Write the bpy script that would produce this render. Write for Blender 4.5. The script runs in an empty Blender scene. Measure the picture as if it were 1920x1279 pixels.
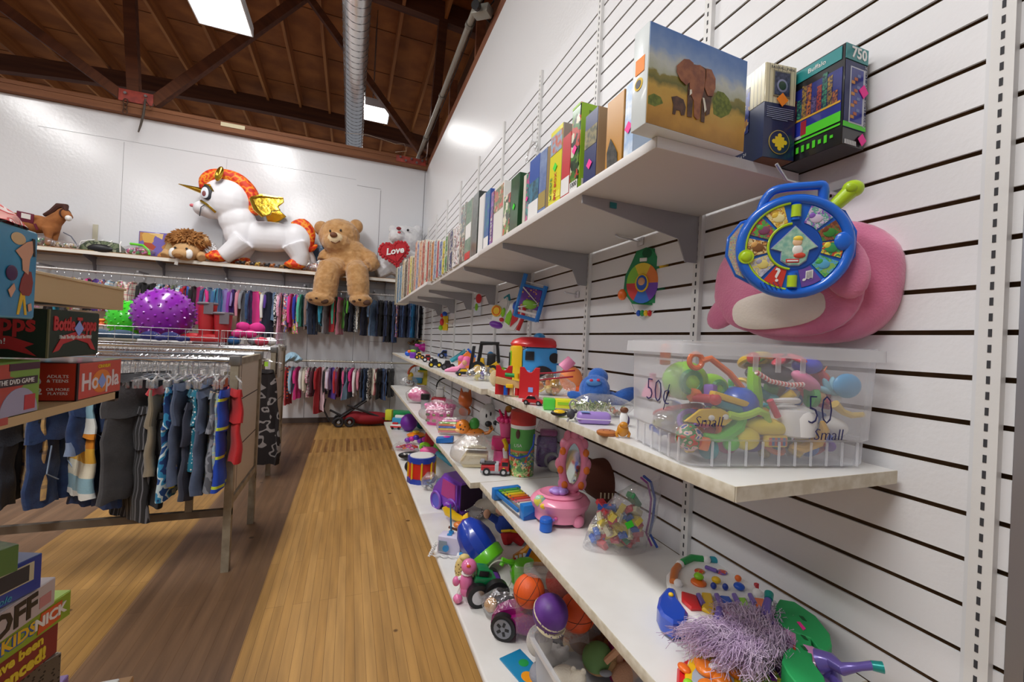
import bpy, bmesh, math, random
from mathutils import Vector, Matrix, Euler, noise
R=math.radians; PI=math.pi
SC=bpy.context.scene; COL=SC.collection
rnd=random.Random(7)
# ---------------------------------------------------------------- camera model (same numbers as the Blender camera)
FPX,YAW,PITCH,ROLL=801.2,.36276,.00354,.04748
H=1.264; XW=.979; YB=6.637
def ray(px,py):
    u=(px-960)/FPX; v=-(py-639.5)/FPX
    c,s=math.cos(ROLL),math.sin(ROLL); u,v=u*c-v*s,u*s+v*c
    y=math.cos(PITCH)-v*math.sin(PITCH); z=math.sin(PITCH)+v*math.cos(PITCH)
    return Vector((u*math.cos(YAW)+y*math.sin(YAW), -u*math.sin(YAW)+y*math.cos(YAW), z))
def at(px,py,**k):
    d=ray(px,py); o=Vector((0,0,H)); (a,val),=k.items(); i='xyz'.index(a)
    return o+d*((val-o[i])/d[i])
def mpp(p):
    return (p[0]*math.sin(YAW)+p[1]*math.cos(YAW))/FPX
cam=bpy.data.cameras.new('camera'); co=bpy.data.objects.new('camera',cam); COL.objects.link(co); SC.camera=co
cam.sensor_width=36; cam.lens=36*FPX/1920; cam.clip_start=.02; cam.clip_end=100
co.location=(0,0,H)
_f=Vector((math.sin(YAW)*math.cos(PITCH),math.cos(YAW)*math.cos(PITCH),math.sin(PITCH)))
_r=Vector((math.cos(YAW),-math.sin(YAW),0)); _u=_r.cross(_f)
_c,_s=math.cos(ROLL),math.sin(ROLL)
_r2=_r*_c+_u*_s; _u2=_u*_c-_r*_s
_m=Matrix((( _r2.x,_u2.x,-_f.x,0),(_r2.y,_u2.y,-_f.y,0),(_r2.z,_u2.z,-_f.z,H),(0,0,0,1)))
co.matrix_world=_m
# ---------------------------------------------------------------- materials
def lin(h):
    h=h.lstrip('#'); o=[]
    for i in (0,2,4):
        c=int(h[i:i+2],16)/255; o.append(c/12.92 if c<=.04045 else ((c+.055)/1.055)**2.4)
    return (*o,1)
_mc={}
def M(c,r=.5,m=0,pat=None,c2=None,sc=10,bump=0,bsc=150,emit=0,coat=0,c3=None,cols=None,axis=0,spec=.5,sheen=0):
    key=(c,r,m,pat,c2,sc,bump,bsc,emit,coat,c3,tuple(cols or ()),axis,spec,sheen)
    if key in _mc: return _mc[key]
    mt=bpy.data.materials.new('mat_%s_%s'%(pat or 'plain',c.lstrip('#'))); mt.use_nodes=True
    nt=mt.node_tree; b=nt.nodes['Principled BSDF']; N=nt.nodes.new; L=nt.links.new
    b.inputs['Base Color'].default_value=lin(c); b.inputs['Roughness'].default_value=r; b.inputs['Metallic'].default_value=m
    b.inputs['Specular IOR Level'].default_value=spec
    if coat: b.inputs['Coat Weight'].default_value=coat; b.inputs['Coat Roughness'].default_value=.08
    if sheen: b.inputs['Sheen Weight'].default_value=sheen
    if emit: b.inputs['Emission Color'].default_value=lin(c); b.inputs['Emission Strength'].default_value=emit
    tc=N('ShaderNodeTexCoord')
    def ramp(fac,cl,const=True):
        cr=N('ShaderNodeValToRGB'); e=cr.color_ramp; e.interpolation='CONSTANT' if const else 'LINEAR'
        n=len(cl)
        while len(e.elements)<n: e.elements.new(.5)
        for i,x in enumerate(cl):
            e.elements[i].position=(x[0] if isinstance(x,tuple) else i/n); e.elements[i].color=lin(x[1] if isinstance(x,tuple) else x)
        L(fac,cr.inputs[0]); return cr.outputs[0]
    if pat:
        if pat=='noise' or pat=='blotch':
            t=N('ShaderNodeTexNoise'); t.inputs['Scale'].default_value=sc; t.inputs['Detail'].default_value=4 if pat=='noise' else 1
            L(tc.outputs['Object'],t.inputs['Vector'])
            cl=[(0.38,c),(.62,c2)] if pat=='noise' else None
            out=ramp(t.outputs['Fac'],cl,False) if cl else ramp(t.outputs['Fac'],[(.30+.4*i/len(cols),x) for i,x in enumerate(cols)],True)
        elif pat=='pic':
            mp=N('ShaderNodeMapping'); mp.inputs['Scale'].default_value=(1,1,1); L(tc.outputs['Object'],mp.inputs[0])
            t=N('ShaderNodeTexVoronoi'); t.inputs['Scale'].default_value=sc; t.feature='F1'
            t2=N('ShaderNodeTexNoise'); t2.inputs['Scale'].default_value=sc*.7; t2.inputs['Detail'].default_value=6
            L(mp.outputs[0],t2.inputs['Vector'])
            mx=N('ShaderNodeMix'); mx.data_type='RGBA'; mx.inputs[0].default_value=.06
            L(mp.outputs[0],mx.inputs[6]); L(t2.outputs['Color'],mx.inputs[7]); L(mx.outputs[2],t.inputs['Vector'])
            sp=N('ShaderNodeSeparateColor'); L(t.outputs['Color'],sp.inputs[0])
            out=ramp(sp.outputs[0],list(cols),True)
        elif pat in('stripe','stripe2'):
            sx=N('ShaderNodeSeparateXYZ'); L(tc.outputs['Object'],sx.inputs[0])
            mu=N('ShaderNodeMath'); mu.operation='MULTIPLY'; mu.inputs[1].default_value=sc; L(sx.outputs[axis],mu.inputs[0])
            fr=N('ShaderNodeMath'); fr.operation='FRACT'; L(mu.outputs[0],fr.inputs[0])
            out=ramp(fr.outputs[0],list(cols or (c,c2)),True)
        elif pat=='plaid':
            sx=N('ShaderNodeSeparateXYZ'); L(tc.outputs['Object'],sx.inputs[0]); outs=[]
            for ax in (axis,2):
                mu=N('ShaderNodeMath'); mu.operation='MULTIPLY'; mu.inputs[1].default_value=sc; L(sx.outputs[ax],mu.inputs[0])
                fr=N('ShaderNodeMath'); fr.operation='FRACT'; L(mu.outputs[0],fr.inputs[0])
                outs.append(ramp(fr.outputs[0],[(0,c),(.4,c2),(.6,c),(.8,c3 or c2),(.88,c)],True))
            mx=N('ShaderNodeMix'); mx.data_type='RGBA'; mx.inputs[0].default_value=.5; L(outs[0],mx.inputs[6]); L(outs[1],mx.inputs[7]); out=mx.outputs[2]
        elif pat=='dots':
            t=N('ShaderNodeTexVoronoi'); t.inputs['Scale'].default_value=sc; t.inputs['Randomness'].default_value=.7; L(tc.outputs['Object'],t.inputs['Vector'])
            out=ramp(t.outputs['Distance'],[(0,c2),(.28,c)],True)
        elif pat=='wood':
            mp=N('ShaderNodeMapping'); s=[18,18,18]; s[axis]=1.2; mp.inputs['Scale'].default_value=s; L(tc.outputs['Object'],mp.inputs[0])
            t=N('ShaderNodeTexNoise'); t.inputs['Scale'].default_value=sc/10; t.inputs['Detail'].default_value=6; L(mp.outputs[0],t.inputs['Vector'])
            out=ramp(t.outputs['Fac'],[(.3,c),(.7,c2)],False)
        L(out,b.inputs['Base Color'])
    if bump:
        t=N('ShaderNodeTexNoise'); t.inputs['Scale'].default_value=bsc; t.inputs['Detail'].default_value=3; L(tc.outputs['Object'],t.inputs['Vector'])
        bp=N('ShaderNodeBump'); bp.inputs['Strength'].default_value=bump; bp.inputs['Distance'].default_value=.01
        L(t.outputs['Fac'],bp.inputs['Height']); L(bp.outputs[0],b.inputs['Normal'])
    _mc[key]=mt; return mt
def film(name,tr=.8,col='f4f4f8',dif=.3,rough=.12,bump=.4):
    mt=bpy.data.materials.new(name); mt.use_nodes=True; nt=mt.node_tree; nt.nodes.clear(); N=nt.nodes.new; L=nt.links.new
    o=N('ShaderNodeOutputMaterial'); T=N('ShaderNodeBsdfTransparent'); g=N('ShaderNodeBsdfGlossy'); d=N('ShaderNodeBsdfDiffuse')
    g.inputs['Roughness'].default_value=rough; d.inputs['Color'].default_value=lin(col); T.inputs['Color'].default_value=(1,1,1,1)
    a=N('ShaderNodeMixShader'); a.inputs[0].default_value=1-dif; L(d.outputs[0],a.inputs[1]); L(g.outputs[0],a.inputs[2])
    m2=N('ShaderNodeMixShader'); fr=N('ShaderNodeLayerWeight'); fr.inputs[0].default_value=.35
    mr=N('ShaderNodeMapRange'); mr.inputs[3].default_value=1-tr; mr.inputs[4].default_value=min(1,1.25-tr+.25); L(fr.outputs['Facing'],mr.inputs[0])
    L(mr.outputs[0],m2.inputs[0]); L(T.outputs[0],m2.inputs[1]); L(a.outputs[0],m2.inputs[2]); L(m2.outputs[0],o.inputs[0])
    if bump:
        tc=N('ShaderNodeTexCoord'); t=N('ShaderNodeTexNoise'); t.inputs['Scale'].default_value=22; t.inputs['Detail'].default_value=3; L(tc.outputs['Object'],t.inputs['Vector'])
        bp=N('ShaderNodeBump'); bp.inputs['Strength'].default_value=bump; bp.inputs['Distance'].default_value=.02; L(t.outputs['Fac'],bp.inputs['Height'])
        L(bp.outputs[0],g.inputs['Normal'])
    return mt
BAG=film('clear_bag_film',.82,dif=.3,rough=.09,bump=1.0)
BINM=film('frosted_plastic',.80,'e8e9ee',dif=.8,rough=.2,bump=0)
RIMM=film('frosted_rim',.5,'e9eaee',dif=.8,rough=.2,bump=0)
CLR=film('clear_plastic',.72,'ffffff',dif=.3,rough=.05,bump=0)
# ---------------------------------------------------------------- geometry
class G:
    def __init__(s,sc=1,off=(0,0,0)): s.bm=bmesh.new(); s.mats=[]; s.sc=sc; s.T=Matrix.Identity(4)
    def mi(s,m):
        if m not in s.mats: s.mats.append(m)
        return s.mats.index(m)
    def _fin(s,vs,m,smooth=True,M4=None):
        i=s.mi(m); fs=set()
        for v in vs:
            for f in v.link_faces: fs.add(f)
        for f in fs: f.material_index=i; f.smooth=smooth
        A=s.T if M4 is None else s.T@M4
        for v in vs: v.co=(A@v.co)*s.sc
    def box(s,c,d,m,rot=None,bev=0,seg=2,taper=None):
        g=bmesh.ops.create_cube(s.bm,size=1); vs=g['verts']
        for v in vs:
            k=1
            if taper and v.co.z>0: k=taper
            v.co=Vector((v.co.x*d[0]*k,v.co.y*d[1]*k,v.co.z*d[2]))
        if bev:
            es=list({e for v in vs for e in v.link_edges})
            r=bmesh.ops.bevel(s.bm,geom=es,offset=min(bev,min(d)*.45),segments=seg,affect='EDGES',profile=.5); 
            vs=list({v for f in r['faces'] for v in f.verts}|{v for v in vs if v.is_valid})
        Mx=Matrix.Translation(c)@(Euler(rot).to_matrix().to_4x4() if rot else Matrix.Identity(4))
        s._fin(vs,m,True,Mx); return s
    def ell(s,c,r,m,rot=None,u=16,v=10):
        if not hasattr(r,'__len__'): r=(r,r,r)
        g=bmesh.ops.create_uvsphere(s.bm,u_segments=u,v_segments=v,radius=1); vs=g['verts']
        Mx=Matrix.Translation(c)@(Euler(rot).to_matrix().to_4x4() if rot else Matrix.Identity(4))@Matrix.Diagonal((*r,1))
        s._fin(vs,m,True,Mx); return s
    def cyl(s,p0,p1,r0,m,r1=None,seg=16,caps=True):
        p0=Vector(p0);p1=Vector(p1);r1=r0 if r1 is None else r1; d=p1-p0; L=d.length
        g=bmesh.ops.create_cone(s.bm,cap_ends=caps,segments=seg,radius1=max(r0,1e-5),radius2=max(r1,1e-5),depth=L); vs=g['verts']
        q=d.to_track_quat('Z','Y').to_matrix().to_4x4()
        s._fin(vs,m,True,Matrix.Translation((p0+p1)/2)@q); return s
    def tube(s,pts,r,m,seg=8,closed=False,caps=True,sub=0):
        P=[Vector(p) for p in pts]; n=len(P)
        if not hasattr(r,'__len__'): r=[r]*n
        if sub:
            Q=[];rr=[]
            for i in range(n-1):
                a,b,c,d=P[max(i-1,0)],P[i],P[i+1],P[min(i+2,n-1)]
                for k in range(sub):
                    t=k/sub; Q.append(.5*((2*b)+(c-a)*t+(2*a-5*b+4*c-d)*t*t+(3*b-a-3*c+d)*t**3)); rr.append(r[i]*(1-t)+r[i+1]*t)
            P=Q+[P[-1]]; r=rr+[r[-1]]; n=len(P)
        rings=[]; prev=None
        for i in range(n):
            a=P[i-1] if (i>0 or closed) else P[i]; b=P[(i+1)%n] if (i<n-1 or closed) else P[i]
            t=(b-a).normalized()
            if prev is None: nn=t.orthogonal().normalized()
            else:
                nn=prev-t*prev.dot(t); nn=nn.normalized() if nn.length>1e-6 else t.orthogonal().normalized()
            prev=nn; bb=t.cross(nn)
            rings.append([s.bm.verts.new(P[i]+(nn*math.cos(2*PI*k/seg)+bb*math.sin(2*PI*k/seg))*r[i]) for k in range(seg)])
        for i in range(n if closed else n-1):
            A,B=rings[i],rings[(i+1)%n]
            for k in range(seg): s.bm.faces.new((A[k],A[(k+1)%seg],B[(k+1)%seg],B[k]))
        if caps and not closed:
            s.bm.faces.new(rings[0][::-1]); s.bm.faces.new(rings[-1])
        s._fin([v for q in rings for v in q],m); return s
    def torus(s,c,Rr,r,m,rot=None,seg=24,sg=8,arc=2*PI,sx=1,sz=1):
        Mx=(Euler(rot).to_matrix() if rot else Matrix.Identity(3)); c=Vector(c); full=arc>6.28
        n=seg if full else seg+1
        return s.tube([c+Mx@Vector((Rr*sx*math.cos(arc*i/seg),0,Rr*sz*math.sin(arc*i/seg))) for i in range(n)],r,m,sg,closed=full)
    def prism(s,poly,th,m,o=(0,0,0),rot=None,bev=0,seg=1,smooth=False):
        """polygon in local X,Z plane, extruded th along +Y"""
        vs=[s.bm.verts.new((p[0],0,p[1])) for p in poly]; f=s.bm.faces.new(vs)
        r=bmesh.ops.extrude_face_region(s.bm,geom=[f]); nv=[e for e in r['geom'] if isinstance(e,bmesh.types.BMVert)]
        for v in nv: v.co.y+=th
        allv=vs+nv
        bmesh.ops.recalc_face_normals(s.bm,faces=list({f for v in allv for f in v.link_faces}))
        if bev:
            es=[e for e in {e for v in allv for e in v.link_edges} if abs(e.verts[0].co.y-e.verts[1].co.y)<1e-9]
            rr=bmesh.ops.bevel(s.bm,geom=es,offset=bev,segments=seg,affect='EDGES'); allv=list({v for f in rr['faces'] for v in f.verts}|{v for v in allv if v.is_valid})
        Mx=Matrix.Translation(o)@(Euler(rot).to_matrix().to_4x4() if rot else Matrix.Identity(4))
        s._fin(allv,m,smooth,Mx); return s
    def lathe(s,prof,m,c=(0,0,0),rot=None,seg=20,sx=1,sy=1):
        rings=[]
        for (r,z) in prof: rings.append([s.bm.verts.new((r*sx*math.cos(2*PI*k/seg),r*sy*math.sin(2*PI*k/seg),z)) for k in range(seg)])
        for A,B in zip(rings,rings[1:]):
            for k in range(seg): s.bm.faces.new((A[k],A[(k+1)%seg],B[(k+1)%seg],B[k]))
        if prof[0][0]>1e-4: s.bm.faces.new(rings[0][::-1])
        if prof[-1][0]>1e-4: s.bm.faces.new(rings[-1])
        Mx=Matrix.Translation(c)@(Euler(rot).to_matrix().to_4x4() if rot else Matrix.Identity(4))
        s._fin([v for q in rings for v in q],m,True,Mx); return s
    def grid(s,fn,nu,nv,m,cu=False,smooth=True):
        V=[[s.bm.verts.new(fn(i/(nu if cu else nu-1),j/(nv-1))) for j in range(nv)] for i in range(nu)]
        for i in range(nu if cu else nu-1):
            for j in range(nv-1): s.bm.faces.new((V[i][j],V[(i+1)%nu][j],V[(i+1)%nu][j+1],V[i][j+1]))
        s._fin([v for q in V for v in q],m,smooth); return s
    def quad(s,pts,m):
        vs=[s.bm.verts.new(p) for p in pts]; s.bm.faces.new(vs); s._fin(vs,m,False); return s
def obj(name,g,parent=None,remesh=0,smooth=0,sub=0,solid=0,loc=None,rot=None,ang=.7,fur=0,label=None):
    me=bpy.data.meshes.new(name)
    if remesh==0: bmesh.ops.remove_doubles(g.bm,verts=g.bm.verts,dist=1e-7)
    g.bm.to_mesh(me); g.bm.free()
    for m in g.mats: me.materials.append(m)
    try: me.set_sharp_from_angle(angle=ang)
    except Exception: pass
    o=bpy.data.objects.new(name,me); COL.objects.link(o)
    if parent is not None: o.parent=parent
    if loc is not None: o.location=loc
    if rot is not None: o.rotation_euler=rot
    if remesh:
        md=o.modifiers.new('remesh','REMESH'); md.mode='VOXEL'; md.voxel_size=remesh; md.use_smooth_shade=True
        if smooth: ms=o.modifiers.new('smooth','SMOOTH'); ms.iterations=smooth; ms.factor=.5
        if fur:
            tx=bpy.data.textures.new('fur','CLOUDS'); tx.noise_scale=fur*1.6
            dm=o.modifiers.new('displace','DISPLACE'); dm.texture=tx; dm.strength=fur; dm.mid_level=.5; dm.texture_coords='LOCAL'
    if sub: md=o.modifiers.new('sub','SUBSURF'); md.levels=sub; md.render_levels=sub
    if solid: md=o.modifiers.new('solid','SOLIDIFY'); md.thickness=solid
    if label: o['label']=label
    return o
def tag(o,label,cat,group=None,kind=None):
    o['label']=label; o['category']=cat
    if group: o['group']=group
    if kind: o['kind']=kind
    return o
def thing(name,label,cat,loc=(0,0,0),rz=0,group=None,rot=None):
    o=bpy.data.objects.new(name,None); COL.objects.link(o); o.location=loc; o.rotation_euler=rot or (0,0,rz); o.empty_display_size=.05
    return tag(o,label,cat,group)
def struct(name,g,**k):
    o=obj(name,g,**k); o['kind']='structure'; return o
def dup(root,loc=None,rz=None,label=None,group=None):
    r=root.copy(); COL.objects.link(r)
    if loc is not None: r.location=loc
    if rz is not None: r.rotation_euler=(0,0,rz)
    if label: r['label']=label
    if group: r['group']=group
    for ch in list(root.children):
        c=ch.copy(); COL.objects.link(c); c.parent=r
        for q in list(ch.children):
            d=q.copy(); COL.objects.link(d); d.parent=c
    return r
def text(body,size,m,parent,loc,rot,ext=.0006,name='lettering',align='CENTER',shear=0,bold=0,sx=1,wid=None,sp=1):
    cu=bpy.data.curves.new(name,'FONT'); cu.body=body; cu.size=size; cu.extrude=ext; cu.align_x=align; cu.align_y='CENTER'; cu.shear=shear; cu.offset=bold; cu.resolution_u=2; cu.space_character=sp
    o=bpy.data.objects.new('tmp',cu); COL.objects.link(o); bpy.context.view_layer.update()
    me=bpy.data.meshes.new_from_object(o.evaluated_get(bpy.context.evaluated_depsgraph_get()))
    bpy.data.objects.remove(o)
    if wid and me.vertices:
        w=max(v.co.x for v in me.vertices)-min(v.co.x for v in me.vertices); sx=wid/w
    if sx!=1:
        for v in me.vertices: v.co.x*=sx
    me.materials.clear(); me.materials.append(m)
    t=bpy.data.objects.new(name,me); COL.objects.link(t); t.parent=parent; t.location=loc; t.rotation_euler=rot
    return t
# ================================================================= THE ROOM
WHITE=M('e9e9ea',.32,bump=.12,bsc=60,spec=.4); WHITE2=M('e6e5e6',.4,bump=.05,bsc=40)
CREAM=M('dcd6c4',.5,pat='noise',c2='c9c1ab',sc=9); SHELFW=M('ecebe8',.3,pat='noise',c2='e2e0dc',sc=4)
EDGE=M('d9d2c1',.6,pat='noise',c2='c6bca6',sc=45); EDGEP=M('e2dedb',.4); DARKWOOD=M('43200f',.8,pat='wood',c2='5b2f17',sc=8,axis=1)
DARKX=M('6d3d22',.8,pat='wood',c2='4e2a15',sc=8,axis=0); DECK=M('b46b30',.85,pat='noise',c2='945424',sc=2.2)
JOIST=M('bd7738',.8,pat='wood',c2='965828',sc=8,axis=1); PLATE=M('8d5c3c',.75,pat='wood',c2='74472b',sc=9,axis=0); PLATEY=M('6d3a20',.75,pat='wood',c2='8a5230',sc=9,axis=1)
STEEL=M('a9a9ab',.35,.9); GREYM=M('a5a4a8',.45,.3,bump=.05); CHROME=M('d5d5d8',.16,1); BROWN=M('4d3120',.7); RED=M('b3202a',.4)
# floor: hardwood strips laid along the aisle, narrow pale boards in the aisle, wider brown ones to its left
def floor_mat():
    mt=bpy.data.materials.new('hardwood_boards'); mt.use_nodes=True; nt=mt.node_tree; b=nt.nodes['Principled BSDF']; N=nt.nodes.new; L=nt.links.new
    tc=N('ShaderNodeTexCoord'); sx=N('ShaderNodeSeparateXYZ'); L(tc.outputs['Object'],sx.inputs[0])
    def brick(w,h,c1,c2,mort,off):
        mp=N('ShaderNodeMapping'); mp.inputs['Rotation'].default_value=(0,0,PI/2); mp.inputs['Location'].default_value=(off,0,0); L(tc.outputs['Object'],mp.inputs[0])
        t=N('ShaderNodeTexBrick'); t.inputs['Scale'].default_value=1; t.inputs['Brick Width'].default_value=w; t.inputs['Row Height'].default_value=h
        t.inputs['Mortar Size'].default_value=mort; t.inputs['Mortar Smooth'].default_value=.3; t.offset=.37; t.offset_frequency=3
        t.inputs['Color1'].default_value=lin(c1); t.inputs['Color2'].default_value=lin(c2); t.inputs['Mortar'].default_value=lin('5f4020'); t.inputs['Bias'].default_value=.0
        L(mp.outputs[0],t.inputs['Vector']); return t.outputs['Color']
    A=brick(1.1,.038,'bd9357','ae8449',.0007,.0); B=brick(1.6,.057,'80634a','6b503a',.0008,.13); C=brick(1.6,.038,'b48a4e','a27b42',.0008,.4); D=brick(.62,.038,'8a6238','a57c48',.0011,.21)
    def cmp(v,op,src):
        m=N('ShaderNodeMath'); m.operation=op; m.inputs[1].default_value=v; L(src,m.inputs[0]); return m.outputs[0]
    def mix(f,a,c):
        m=N('ShaderNodeMix'); m.data_type='RGBA'; L(f,m.inputs[0]); L(a,m.inputs[6]); L(c,m.inputs[7]); return m.outputs[2]
    def mul(a,c):
        m=N('ShaderNodeMath'); m.operation='MULTIPLY'; L(a,m.inputs[0]); L(c,m.inputs[1]); return m.outputs[0]
    # rows of darker staggered ends near the back wall
    al=N('ShaderNodeMath'); al.operation='PINGPONG'; al.inputs[1].default_value=.038; L(sx.outputs[0],al.inputs[0])
    comb=mul(mul(cmp(4.95,'GREATER_THAN',sx.outputs[1]),cmp(5.55,'LESS_THAN',sx.outputs[1])),cmp(.019,'GREATER_THAN',al.outputs[0]))
    A2=mix(comb,A,D)
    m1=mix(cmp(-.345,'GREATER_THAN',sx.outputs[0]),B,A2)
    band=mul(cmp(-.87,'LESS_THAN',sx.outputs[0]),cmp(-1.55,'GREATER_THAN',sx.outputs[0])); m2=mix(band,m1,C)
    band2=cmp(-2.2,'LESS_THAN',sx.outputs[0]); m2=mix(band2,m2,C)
    mp=N('ShaderNodeMapping'); mp.inputs['Scale'].default_value=(30,2,1); L(tc.outputs['Object'],mp.inputs[0])
    n=N('ShaderNodeTexNoise'); n.inputs['Scale'].default_value=1; n.inputs['Detail'].default_value=5; L(mp.outputs[0],n.inputs['Vector'])
    cr=N('ShaderNodeValToRGB'); cr.color_ramp.elements[0].color=(.72,.70,.68,1); cr.color_ramp.elements[1].color=(1.12,1.1,1.06,1); cr.color_ramp.elements[0].position=.3; cr.color_ramp.elements[1].position=.7; L(n.outputs['Fac'],cr.inputs[0])
    m3=N('ShaderNodeMix'); m3.data_type='RGBA'; m3.blend_type='MULTIPLY'; m3.inputs[0].default_value=1; L(m2,m3.inputs[6]); L(cr.outputs[0],m3.inputs[7])
    # scuffs and dark knots
    v=N('ShaderNodeTexVoronoi'); v.inputs['Scale'].default_value=3.1; L(tc.outputs['Object'],v.inputs['Vector'])
    cv=N('ShaderNodeValToRGB'); cv.color_ramp.elements[0].color=(.12,.06,.03,1); cv.color_ramp.elements[1].color=(1,1,1,1); cv.color_ramp.elements[0].position=.035; cv.color_ramp.elements[1].position=.05; L(v.outputs['Distance'],cv.inputs[0])
    m4=N('ShaderNodeMix'); m4.data_type='RGBA'; m4.blend_type='MULTIPLY'; m4.inputs[0].default_value=.8; L(m3.outputs[2],m4.inputs[6]); L(cv.outputs[0],m4.inputs[7])
    L(m4.outputs[2],b.inputs['Base Color']); b.inputs['Roughness'].default_value=.42; b.inputs['Specular IOR Level'].default_value=.35
    return mt
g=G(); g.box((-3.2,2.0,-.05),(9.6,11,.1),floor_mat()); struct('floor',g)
# the back wall with panel seams
g=G(); g.box((-3.0,YB+.06,1.915),(8.1,.12,3.83),M('e6e7ea',.2,bump=.1,bsc=30,spec=.6)); struct('wall_back',g)
SEAM=M('8f8e92',.8)
def seam(x0,z0,x1,z1,w=.004,n=[0]):
    n[0]+=1; g=G(); g.box(((x0+x1)/2,YB-.001,(z0+z1)/2),(abs(x1-x0)+w,.003,abs(z1-z0)+w),SEAM); struct('trim_%d'%n[0],g)
seam(-3.5,3.52,-.02,3.52,.0025); seam(.33,3.42,.33,2.05,.007); seam(.0,3.44,.33,3.44,.005); seam(.965,.02,.965,3.82,.009)
for x in (-.556,.05,.605): seam(x,.05,x,1.95,.006)
seam(.27,1.18,.6,1.18,.004); seam(.27,.9,.27,1.18,.004); seam(-1.62,3.5,-1.62,2.2,.002); seam(-2.7,3.5,-2.7,2.2,.002)
g=G(); g.box((-3,YB-.008,.035),(8,.016,.07),M('5a4b43',.7)); struct('baseboard_back',g)
# right partition: slatwall below, smooth panel above
YE=.345; g=G()
ZT=H+1.584; g.box((XW+.07,(YB-3)/2,(ZT+3.85)/2),(.12,YB+3,3.85-ZT),WHITE); 
g.box((XW+.12,(YB-3)/2,ZT/2),(.08,YB+3,ZT),WHITE2); struct('wall_right',g)
GR=[H+.587-.0762*k for k in range(-13,24)]
MDF=M('7a5836',.8,pat='noise',c2='684a2c',sc=40); g=G(); pr=[(.0,ZT)]; zs=sorted(GR,reverse=True)
SL=M('e8e8ea',.4,bump=.06,bsc=90); yl=YB-YE; yc=(YB+YE)/2; top=ZT
for z in zs:
    if z-.005<=.02: continue
    if top-(z+.0045)>.003: g.box((XW+.0025,yc,(top+z+.0045)/2),(.005,yl,top-z-.0045),SL); 
    top=z-.0045
g.box((XW+.0025,yc,top/2),(.005,yl,top),SL)
top=ZT
for z in zs:
    if top-(z+.009)>.003: g.box((XW+.0105,yc,(top+z+.009)/2),(.011,yl,top-z-.009),MDF)
    top=z-.009
g.box((XW+.048,yc,ZT/2),(.064,yl,ZT),MDF); 
tag(struct('wall_slat_panels',g),'white grooved slat panels covering the right wall','wall')['kind']='structure'
g=G(); g.box((XW+.02,YE-.012,1.43),(.05,.02,2.85),M('b9b9c0',.35,.8)); g.box((XW+.05,YE-.3,1.43),(.1,.55,2.85),M('c9c8ce',.4,.3)); struct('trim_20',g)
# wood plates, roof deck, joists, trusses
g=G(); g.box((-3.4,6.60,3.872),(9.0,.10,.075),PLATE); g.box((-3.4,6.615,3.935),(9.0,.14,.045),PLATE); g.box((-1.55,6.545,3.915),(.27,.01,.05),M('d9cfae',.7)); struct('trim_21',g)
g=G(); g.box((XW+.075,1.9,3.90),(.13,9.4,.1),PLATEY); struct('trim_22',g)
g=G(); g.box((-1.5,6.5,6.45),(17,22,.05),DECK)
struct('ceiling',g)
g=G()
for i in range(18): g.box((-1.5,-3.4+i*1.22,6.42),(17,.012,.012),M('8c5a30',.8))
struct('ceiling_deck_seams',g)
for x in [-7.5,-6.8,-6.05,-5.3,-4.54,-3.82,-3.12,-2.45,-1.85,-1.23,-.645,-.06,.52,1.15,1.8,2.4,3.0]:
    g=G(); g.box((x,6.5,6.29),(.045,22,.27),JOIST); struct('ceiling_joist',g)
def chord(y,zb,h=.3,hor=.14):
    g=G(); n=24
    for i in range(n):
        x0=-9+i*15/n; x1=x0+15/n; f=lambda x: zb-.012*(x+1.5)**2
        g.prism([(x0,f(x0)),(x1,f(x1)),(x1,f(x1)+h),(x0,f(x0)+h)],hor,DARKX,o=(0,y,0))
    struct('roof_truss_chord',g)
chord(10.4,5.92); chord(6.53,6.2,.3); chord(14.6,5.9)
def web(a,b,w=.13,d=.09,y=6.6,m=None,name='roof_truss_web'):
    A=Vector((a[0],0,a[1]));B=Vector((b[0],0,b[1])); dd=B-A; ang=math.atan2(dd.x,dd.z)
    g=G(); g.box((0,0,0),(w,d,dd.length),m or DARKX); struct(name,g,loc=((A.x+B.x)/2,y,(A.z+B.z)/2),rot=(0,ang,0))
web((-2.60,3.98),(-2.78,6.3),.12); web((-2.66,4.0),(-5.3,5.75),.11); web((-2.42,4.02),(-.55,6.2),.115); web((.93,4.02),(-1.0,6.2),.085)
web((1.03,3.9),(1.12,6.2),.13,.13); web((-6.4,5.7),(-8.2,4.2),.14)
for y,h in ((4.1,.5),(2.9,.7),(5.3,.55)):
    g=G(); g.box((XW+.09,y,3.95+h/2),(.09,.045,h),PLATEY); struct('wall_stud',g)
g=G(); g.box((1.75,3,4.9),(.04,12,2.6),M('7a4a2a',.85,pat='wood',c2='633717',axis=1)); struct('wall_right_upper',g)
def plate(x0,x1,z0,z1,nb,label):
    t=thing('bolt_plate',label,'metal plate',((x0+x1)/2,6.545,(z0+z1)/2))
    g=G(); g.box((0,0,0),(x1-x0,.012,z1-z0),M('b04a3c',.6,pat='noise',c2='8d3a33',sc=12),bev=.004); obj('plate',g,t)
    for (bx,bz) in nb:
        g=G(); g.cyl((bx,-.006,bz),(bx,-.028,bz),.017,STEEL,seg=6); obj('bolt',g,t)
plate(-2.74,-2.40,3.965,4.11,[(-.1,.02),(.1,.03)],'faded red bolt plate at the foot of the brown truss post')
plate(.52,.955,3.865,3.955,[(-.16,.02),(-.08,-.02),(0,.02),(.08,-.02),(.16,.02)],'red bolt plate with five bolts in the room corner')
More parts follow.
